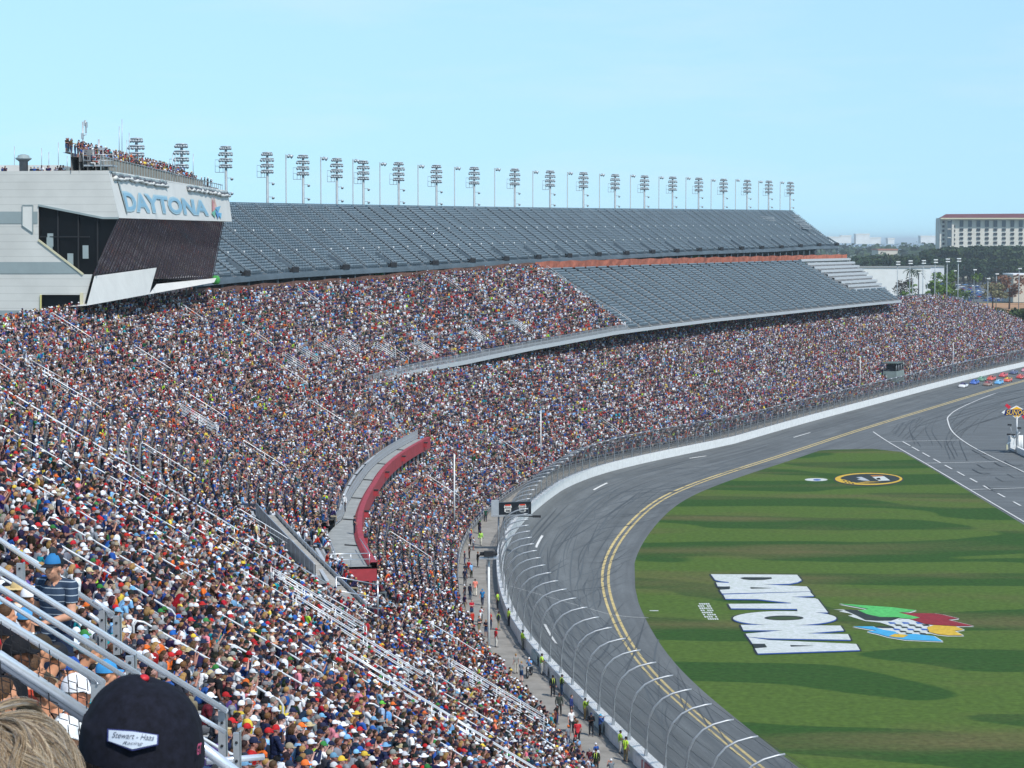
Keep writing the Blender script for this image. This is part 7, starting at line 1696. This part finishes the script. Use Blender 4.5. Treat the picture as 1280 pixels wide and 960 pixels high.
# man in the striped polo
rz = math.radians(150); pm = make_person('stand_look', None, '#20304a', '#101014', '#1f2c44', '#c8957a', '#3a2a1c', at_head('stand_look', AT(67, 709, 21.2), rz), rz, 'man in a navy striped polo, blue and black cap and sunglasses at the rails')
shm = BODY['stand_look']['shirt'].copy(); shm.materials.clear(); shm.materials.append(stripe_mat())
for ch in list(pm.children):
    if ch.name.startswith('shirt'): ch.data = shm
J = BODY['stand_look']['J']; h = J['head'] + Vector((0, -.008, .028)); mb = MB()
nm_, hd_ = headgear('cap', BODY['stand_look']['J'])
hd_.mats = [mat('cap_black', (.012, .013, .018), .8)]; M_CB = mat('cap_blue_panel', (.02, .17, .40), .8)
capo = hd_.build('cap'); capo.data.materials.append(M_CB); capo.parent = pm
for p in capo.data.polygons:
    c_ = p.center - h
    if c_.y > .012 and c_.z > .016: p.material_index = 1
mb = MB()
for sx in (-1, 1): mb.ell(h + Vector((sx * .034, .086, -.008)), (.030, .012, .019), mat('sunglass_lens', (.01, .01, .012), .1), 12, 8)
mb.tube([h + Vector((-.066, .07, 0)), h + Vector((-.074, .0, 0))], .004, M_BLACK); mb.tube([h + Vector((.066, .07, 0)), h + Vector((.074, .0, 0))], .004, M_BLACK); mb.tube([h + Vector((-.02, .096, 0)), h + Vector((.02, .096, 0))], .004, M_BLACK); q = mb.build('sunglasses'); q.parent = pm
nm2, m2 = headmesh('stand_look', 'short_hair'); q = bpy.data.objects.new('hair', m2); COL.objects.link(q); q.parent = pm; q['hair'] = list(lin('#33241a'))
mb = MB()
for sx in (-1, 1): mb.add([J['neck'] + Vector((sx * .015, .075, .005)), J['neck'] + Vector((sx * .085, .03, .03)), J['neck'] + Vector((sx * .095, .045, -.03)), J['neck'] + Vector((sx * .04, .12, -.06))], [(0, 1, 2, 3)], mat('collar_navy', (.03, .055, .10), .85))
q = mb.build('collar'); q.parent = pm
mb = MB(); wv = J['wrR']; f_ = (wv - J['elR']).normalized(); mb.tube([wv - f_ * .02, wv - f_ * .045], .036, mat('watch_strap', (.60, .60, .58), .35, .6), 12); q = mb.build('wristwatch'); q.parent = pm
mb = MB(); hv = J['wrL'] + (J['wrL'] - J['elL']).normalized() * .09; mb.box(hv, (.07, .015, .13), M_BLACK); q = mb.build('phone'); q['label'] = 'dark phone'; tag(q, 'dark phone held by the man in the striped polo', 'phone'); q.location = pm.location; q.rotation_euler = pm.rotation_euler
# people right behind the rails, located by their heads
def fg(px_, py_, D, pose, head, sh, ht, tr, lab, turn, skin='#c98f6e', hair='#4a3422', sleeves='shirt'):
    r_ = math.radians(turn); return make_person(pose, head, sh, ht, tr, skin, hair, at_head(pose, AT(px_, py_, D), r_), r_, lab, 'people seen through the foreground rails', 1., sleeves)
w_ = fg(96, 866, 15.2, 'sit', 'cap', '#dfe2e4', '#e6e6ea', '#3a4254', 'older person in profile with a white cap, sunglasses and grey hair behind the net', -95, '#c07f62', '#8a8680')
hh = BODY['sit']['J']['head']; mb = MB()
for sx in (-1, 1): mb.ell(hh + Vector((sx * .038, .080, .018)), (.030, .012, .018), M_BLACK, 10, 7); mb.tube([hh + Vector((sx * .066, .07, .02)), hh + Vector((sx * .082, .0, .02))], .005, M_BLACK)
mb.build('sunglasses').parent = w_
fg(108, 880, 16.6, 'sit_lean', 'cap', '#3aa6b4', '#1fa8b6', '#2a3550', 'person in a turquoise cap half hidden behind the white capped one', -110)
fg(80, 925, 14.6, 'sit', 'cap', '#35aebb', '#dfe2e4', '#2a3550', 'person in a teal shirt seen through the net beside the two nearest heads', -80)
fg(22, 818, 15.6, 'sit', 'cap', '#1a1c22', '#15161b', '#22252c', 'person in sunglasses and a black cap with a dark face near the left edge', -80, '#5b3a28', '#17120e')
fg(4, 872, 14.0, 'sit_arms', 'short_hair', '#dfe0e6', '#000000', '#2a2d38', 'person in a white top cut by the left edge behind the thickest rail', -70)
fg(40, 838, 17.5, 'sit_phone', 'short_hair', '#a8402c', '#000000', '#22252c', 'person in rust red holding something up between the lower rails', -60)
fg(52, 812, 19.0, 'sit', 'cap', '#4d473e', '#3a3228', '#22252c', 'person in dark brown with a dark cap between the lower guard rails', -70); fg(72, 822, 19.5, 'sit_lean', 'cap', '#8a7a62', '#20242c', '#22252c', 'person in a tan shirt between the lower guard rails', -60)
fg(88, 838, 20.5, 'sit', 'cap', '#e2e4ea', '#2a4f9c', '#22252c', 'person in white with a blue cap between the fifth and third rails', -75); fg(60, 868, 16.4, 'sit', 'short_hair', '#2a2622', '#000000', '#22252c', 'dark clothed person with brown hair behind the net', -85)
fg(34, 775, 22.5, 'sit', 'cap', '#2a3244', '#4b96cc', '#2a3550', 'person in a light blue cap between the middle guard rails near the edge', -70); fg(25, 738, 25.5, 'sit', 'straw_hat', '#d8d4c8', '#cdb583', '#2a3550', 'person in a tan brimmed hat above the fourth rail near the edge', -80)
fg(38, 747, 24.5, 'sit_lean', 'cap', '#c8ccd4', '#e6e6ea', '#2a3550', 'person in a white cap bending forward left of the striped polo', -60); fg(64, 766, 23.4, 'sit', 'cap', '#2a3448', '#9c9478', '#2a3550', 'person in a tan cap below the elbow of the striped polo', -85)
fg(8, 770, 22.0, 'sit', 'short_hair', '#b02a30', '#000000', '#2a3550', 'person in a red shirt at the left edge between the middle rails', -70); fg(12, 795, 19.5, 'sit', 'cap', '#2a2c38', '#1b1d26', '#22252c', 'person in dark clothes at the left edge under the fifth rail', -75)
fg(112, 815, 21.0, 'sit_lean', 'short_hair', '#4a4e58', '#000000', '#2a3550', 'grey haired person bending below the striped polo', -80, hair='#6b6862'); fg(134, 842, 20.5, 'sit', 'cap', '#3f78b0', '#3f8fc8', '#2a3550', 'person in blue just above the big dark cap', -70)

# the two heads right in front of the camera
Dc = 3.3; kc = F / Dc
def HC(px_, py_, dy=0.): return AT(px_, py_, Dc + dy)
ctr = HC(177, 938); rz = math.radians(-35)
hp = make_person('stand', None, '#1c2028', '#000000', '#20242c', '#b98468', '#4a3020', at_head('stand', ctr + Vector((0, .02, -.03)), math.radians(-8)), math.radians(-8), 'person from behind in a dark navy cap with a white patch, nearest the camera')
M_CAPN = mat('cap_navy_twill', (.0075, .0085, .016), .92, noise=.45, nscale=70, bump=.5, spec=.25)
mb = MB(); R2 = Matrix.Rotation(math.radians(3), 3, 'Y'); rows = []; n_ = 60
for i in range(19):
    ph = (math.pi / 2 + .10) * i / 18; row = []
    for j in range(n_):
        th = 2 * math.pi * j / n_; seam = 1 - .02 * max(0, math.cos(6 * th)) ** 24; fold = 1 + .016 * math.sin(3 * th + 2.1) * math.sin(ph) + .014 * math.sin(9 * th + 5 * ph) * math.sin(2 * ph) + .012 * math.exp(-((th - 4.55) / .10) ** 2) * math.cos(ph) - .012 * math.exp(-((th - 4.75) / .08) ** 2) * math.cos(ph)
        sq = max(0., math.sin(ph)) ** .80; row.append(ctr + R2 @ Vector((.0965 * sq * math.cos(th) * seam * fold, .108 * sq * math.sin(th) * seam * fold, .113 * math.cos(ph) * (1 - .05 * math.cos(th)) - (.012 * math.cos(th) if ph > 1.2 else 0))))
    rows.append(row)
mb.grid(rows, M_CAPN, closed=True, smooth=True); capb = mb.build('cap', hp) if False else mb.build('cap'); 
mi_ = Matrix.LocRotScale(Vector(hp.location), hp.rotation_euler, None).inverted()
def attach(o, par, inv=mi_):
    o.parent = par; o.matrix_parent_inverse = inv; return o
attach(capb, hp)
mb = MB(); mb.ell(ctr + Vector((.004, 0, .113)), (.0095, .0095, .006), mat('button_red', (.55, .02, .03), .5), 12, 7); q = attach(mb.build('cap_button'), hp)
mb = MB(); nose = []      # brim at the front, away from the camera
for i in range(11):
    a = -.9 + 1.8 * i / 10; nose.append([ctr + Vector((.088 * math.sin(a), .10 * math.cos(a), .004)), ctr + Vector((.092 * math.sin(a), .10 * math.cos(a) + .075 * math.cos(a) ** .5, -.012))])
mb.grid(nose, M_CAPN, smooth=True); attach(mb.build('cap_brim'), hp)
def on_cap(px_, py_, lift=.0015):      # point of the cap's surface seen at a place in the photograph
    r = Vector(tuple(ray(px_, py_))).normalized(); best = None; o_ = Vector((0, 0, H)) - ctr; a_ = Vector((.0965, .108, .113)); A = sum((r[k] / a_[k]) ** 2 for k in range(3)); B = 2 * sum(r[k] * o_[k] / a_[k] ** 2 for k in range(3)); C = sum((o_[k] / a_[k]) ** 2 for k in range(3)) - 1.13
    D_ = B * B - 4 * A * C; t = (-B - math.sqrt(max(D_, 0))) / (2 * A); return Vector((0, 0, H)) + r * t - r * lift
def cap_patch(poly, m, lift, k=10):
    c = np.mean(poly, 0); mb = MB(); rings = [[on_cap(c[0] + (p[0] - c[0]) * j / k, c[1] + (p[1] - c[1]) * j / k, lift) for p in poly] for j in range(1, k + 1)]
    mb.grid(rings, m, closed=True, smooth=True); n0 = len(poly); mb.add([on_cap(c[0], c[1], lift)] + rings[0], [(0, 1 + j, 1 + (j + 1) % n0) for j in range(n0)], m, True); return mb
def dens(poly, k=8): return [(a[0] + (b[0] - a[0]) * i / k, a[1] + (b[1] - a[1]) * i / k) for a, b in zip(poly, poly[1:] + poly[:1]) for i in range(k)]
PP = [(136, 912.5), (166, 914.5), (196.5, 919), (196, 930), (165.5, 936.5), (135.5, 926)]
c0 = np.mean(PP, 0); attach(cap_patch(dens([(c0[0] + (p[0] - c0[0]) * 1.06, c0[1] + (p[1] - c0[1]) * 1.16) for p in PP]), mat('patch_border_blue', (.03, .04, .16), .8), .0025).build('patch_border'), hp)
patch = attach(cap_patch(dens(PP), mat('patch_white', (.50, .56, .64), .8, noise=.06, nscale=60), .004).build('patch'), hp)
def cap_text(body, x0, x1, y0, y1, tilt, m, shear, bold, nm):
    V, Fc = text_mesh(body, 1., bold=bold, shear=shear); lo, hi = V.min(0), V.max(0); mb = MB(); mb.add([on_cap(x0 + (x1 - x0) * (v[0] - lo[0]) / (hi[0] - lo[0]), y1 - (y1 - y0) * (v[1] - lo[1]) / (hi[1] - lo[1]) + tilt * (v[0] - lo[0]) / (hi[0] - lo[0]), .0055) for v in V], Fc, m); attach(mb.build(nm), hp)
M_INK = mat('patch_ink', (.02, .025, .06), .8); cap_text('Stewart - Haas', 140, 193, 914.6, 921.8, 4.0, M_INK, .45, -.005, 'lettering'); cap_text('Racing', 153, 179, 926.5, 931.5, .8, M_INK, .45, -.005, 'lettering')
cap_text('GT', 246.5, 252, 930, 944, -2, mat('script_pink', (.45, .08, .16), .7), .3, .02, 'side_script')
# hair of the same person below the cap, in strands
def strands(par, name, n, root, tip, m, r=.0011, seg=7, inv=None, seed=1):
    mb = MB(); rr_ = random.Random(seed)
    for i in range(n):
        a, b, bow = root(rr_), None, None; pts = tip(rr_, a, seg); mb.tube(pts, [r * (1 - .55 * k / seg) for k in range(len(pts))], m[rr_.randrange(len(m))] if isinstance(m, list) else m, 3, caps=False)
    o = mb.build(name); o.parent = par
    if inv is not None: o.matrix_parent_inverse = inv
    return o
MH = [mat('strand_brown_%d' % i, c, .55) for i, c in enumerate([(.055, .028, .02), (.09, .045, .03), (.035, .02, .016)])]
def rootb(r): th = r.uniform(0, 6.28); return ctr + Vector((.088 * math.cos(th), .099 * math.sin(th), .002 + r.uniform(-.006, .006)))
def tipb(r, a, seg):
    d = (a - ctr); d.z = 0; L_ = r.uniform(.03, .065); return [a + d * (.02 - .10 * (k / seg) ** 2) + Vector((r.uniform(-.0012, .0012), 0, -L_ * k / seg)) for k in range(seg + 1)]
strands(hp, 'hair', 900, rootb, tipb, MH, .0011, inv=mi_)
# grey blonde head, lower left
Db = 2.7; cb_ = AT(-9, 1020, Db); bp_r = math.radians(-12)
bp = make_person('stand', None, '#7d8a94', '#000000', '#20242c', '#c98f78', '#9c8258', at_head('stand', cb_ + Vector((0, 0, -.03)), bp_r), bp_r, 'person seen from behind with tousled grey blonde hair, cut by the lower left corner')
mi2 = Matrix.LocRotScale(Vector(bp.location), bp.rotation_euler, None).inverted()
MBH = [mat('strand_blonde_%d' % i, c, .5) for i, c in enumerate([(.44, .32, .19), (.32, .23, .14), (.58, .47, .33), (.19, .13, .085), (.38, .34, .29)])]
mb = MB(); mb.ell(cb_, (.086, .098, .100), mat('hair_base_brown', (.16, .11, .075), .8, noise=.3, nscale=60), 30, 18); q = mb.build('hair_base'); q.parent = bp; q.matrix_parent_inverse = mi2  # plain brown base under the hair strands
_lr = random.Random(8); LOCKS = []
for _ in range(420):
    LOCKS.append((_lr.uniform(0, 6.28), min(abs(_lr.gauss(0, .62)), 1.5), _lr.uniform(.8, 1.9), _lr.uniform(-.9, 1.1), _lr.uniform(.001, .020) + (.016 if _lr.random() < .07 else 0), _lr.uniform(0, 6.28), _lr.uniform(.5, 1.4)))
def rootc(r): return r.choice(LOCKS)
def tipc(r, a, seg):
    th, ph, L_, sw, lift, f0, amp = a; pts = []; jt, jp = r.gauss(0, .06), r.gauss(0, .035); jl = r.uniform(-.002, .003); fz = r.uniform(.9, 1.15); open_ = r.gauss(0, 1)
    for k in range(seg + 1):
        t = k / seg; p = min(ph + jp + L_ * fz * t, 2.4); q_ = th + jt * (1 - .5 * math.sin(math.pi * t)) + sw * t + amp * (.13 * math.sin(5 * t + f0) + .05 * math.sin(11 * t + 2 * f0)); rr2 = 1 + (lift + jl + .016 * math.sin(math.pi * t) + .002 * open_ * t) / .1
        pts.append(cb_ + Vector((.088 * rr2 * math.sin(p) * math.cos(q_), .100 * rr2 * math.sin(p) * math.sin(q_), .102 * rr2 * math.cos(p))))
    return pts
strands(bp, 'hair', 13000, rootc, tipc, MBH, .00038, 10, mi2, 4)
# ------------------------------------------------------------------ camera, sky, sun
cam = bpy.data.cameras.new('camera'); co = bpy.data.objects.new('camera', cam); COL.objects.link(co); scene.camera = co
cam.sensor_width = 36; cam.lens = F / 1280 * 36; cam.clip_end = 80000; cam.clip_start = .2; cam.dof.use_dof = True; cam.dof.focus_distance = 150; cam.dof.aperture_fstop = 42
co.location = (0, 0, H); co.rotation_euler = (math.pi / 2 - TH, 0, 0)
SUN_AZ, SUN_EL = math.radians(146), math.radians(51)
w = bpy.data.worlds.new('World'); scene.world = w; w.use_nodes = True; nt = w.node_tree; bg = nt.nodes['Background']
sky = nt.nodes.new('ShaderNodeTexSky'); sky.sky_type = 'NISHITA'; sky.sun_disc = False; sky.sun_elevation = SUN_EL; sky.sun_rotation = SUN_AZ
sky.altitude = 0; sky.air_density = 1.0; sky.dust_density = .6; sky.ozone_density = 1.2
tcw = nt.nodes.new('ShaderNodeTexCoord'); sx = nt.nodes.new('ShaderNodeSeparateXYZ'); cb = nt.nodes.new('ShaderNodeCombineXYZ'); nt.links.new(tcw.outputs['Generated'], sx.inputs[0])
mz = nt.nodes.new('ShaderNodeMath'); mz.operation = 'MAXIMUM'; mz.inputs[1].default_value = 0; az = nt.nodes.new('ShaderNodeMath'); az.operation = 'MULTIPLY_ADD'; az.inputs[1].default_value = .25; az.inputs[2].default_value = .115; m9 = nt.nodes.new('ShaderNodeMath'); m9.operation = 'MULTIPLY'; m9.inputs[1].default_value = .92; mM = nt.nodes.new('ShaderNodeMath'); mM.operation = 'MAXIMUM'
nt.links.new(sx.outputs[2], mz.inputs[0]); nt.links.new(mz.outputs[0], az.inputs[0]); nt.links.new(sx.outputs[0], cb.inputs[0]); nt.links.new(sx.outputs[1], cb.inputs[1]); nt.links.new(mz.outputs[0], m9.inputs[0]); nt.links.new(az.outputs[0], mM.inputs[0]); nt.links.new(m9.outputs[0], mM.inputs[1]); nt.links.new(mM.outputs[0], cb.inputs[2])
nv = nt.nodes.new('ShaderNodeVectorMath'); nv.operation = 'NORMALIZE'; nt.links.new(cb.outputs[0], nv.inputs[0]); nt.links.new(nv.outputs[0], sky.inputs[0])
tint = nt.nodes.new('ShaderNodeMix'); tint.data_type = 'RGBA'; tint.blend_type = 'MULTIPLY'; tint.inputs[0].default_value = 1; tint.inputs[7].default_value = (.92, 1.10, 1.12, 1); nt.links.new(sky.outputs[0], tint.inputs[6])
cn = nt.nodes.new('ShaderNodeTexNoise'); cn.inputs['Scale'].default_value = 3.2; cn.inputs['Detail'].default_value = 7; cn.inputs['Roughness'].default_value = .6; cm = nt.nodes.new('ShaderNodeMapping'); cm.inputs['Scale'].default_value = (1.5, 1.5, 9); nt.links.new(tcw.outputs['Generated'], cm.inputs[0]); nt.links.new(cm.outputs[0], cn.inputs['Vector'])
cr_ = nt.nodes.new('ShaderNodeMapRange'); cr_.inputs[1].default_value = .5; cr_.inputs[2].default_value = .8; cr_.inputs[4].default_value = .30; nt.links.new(cn.outputs[0], cr_.inputs[0])
cw = nt.nodes.new('ShaderNodeMix'); cw.data_type = 'RGBA'; cw.inputs[7].default_value = (5.6, 6.2, 6.6, 1); nt.links.new(cr_.outputs[0], cw.inputs[0]); nt.links.new(tint.outputs[2], cw.inputs[6]); nt.links.new(cw.outputs[2], bg.inputs[0]); bg.inputs[1].default_value = .15
sl = bpy.data.lights.new('sun', 'SUN'); sl.energy = 4.0; sl.angle = math.radians(.53); sl.color = (1, .955, .89)
so = bpy.data.objects.new('sun', sl); COL.objects.link(so)
dv = Vector((math.sin(SUN_AZ) * math.cos(SUN_EL), math.cos(SUN_AZ) * math.cos(SUN_EL), math.sin(SUN_EL)))
so.rotation_euler = dv.to_track_quat('Z', 'Y').to_euler()
vs = scene.view_settings; vs.view_transform = 'Standard'; vs.look = 'None'; vs.gamma = 1; vs.exposure = 0; vs.use_curve_mapping = False
scene.cycles.max_bounces = 5; scene.cycles.transparent_max_bounces = 12; scene.cycles.diffuse_bounces = 2; scene.cycles.glossy_bounces = 2
scene.cycles.use_denoising = True; scene.cycles.denoiser = 'OPENIMAGEDENOISE'; scene.cycles.denoising_input_passes = 'RGB_ALBEDO_NORMAL'; scene.cycles.denoising_prefilter = 'ACCURATE'
scene.cycles.sample_clamp_indirect = 4

# air: one even volume round the whole place
hz = MB(); hz.box((0, 18000, 30.0), (52000, 44000, 2 * 37.0), MATS.get('haze') or bpy.data.materials.new('haze_air')); ho_ = hz.build('haze'); tag(ho_, 'thin blue haze in the air over the whole scene', 'haze', kind='stuff')
hm = ho_.data.materials[0]; hm.use_nodes = True; ht = hm.node_tree
for n_ in list(ht.nodes):
    if n_.type == 'BSDF_PRINCIPLED': ht.nodes.remove(n_)
pv = ht.nodes.new('ShaderNodeVolumePrincipled'); pv.inputs['Color'].default_value = (.80, .92, 1.0, 1); pv.inputs['Density'].default_value = 7.5e-5; pv.inputs['Anisotropy'].default_value = 0
ht.links.new(pv.outputs[0], [n_ for n_ in ht.nodes if n_.type == 'OUTPUT_MATERIAL'][0].inputs['Volume'])
ho_.visible_shadow = True
scene.cycles.volume_bounces = 0

import re as _re
for _o in bpy.data.objects:
    if 'label' in _o and _o.parent is None and len(_re.findall(r"[A-Za-z0-9][A-Za-z0-9'-]*", _o['label'])) > 16: open('/tmp/long.txt', 'a').write(_o.name + ' ' + _o['label'] + '\n')
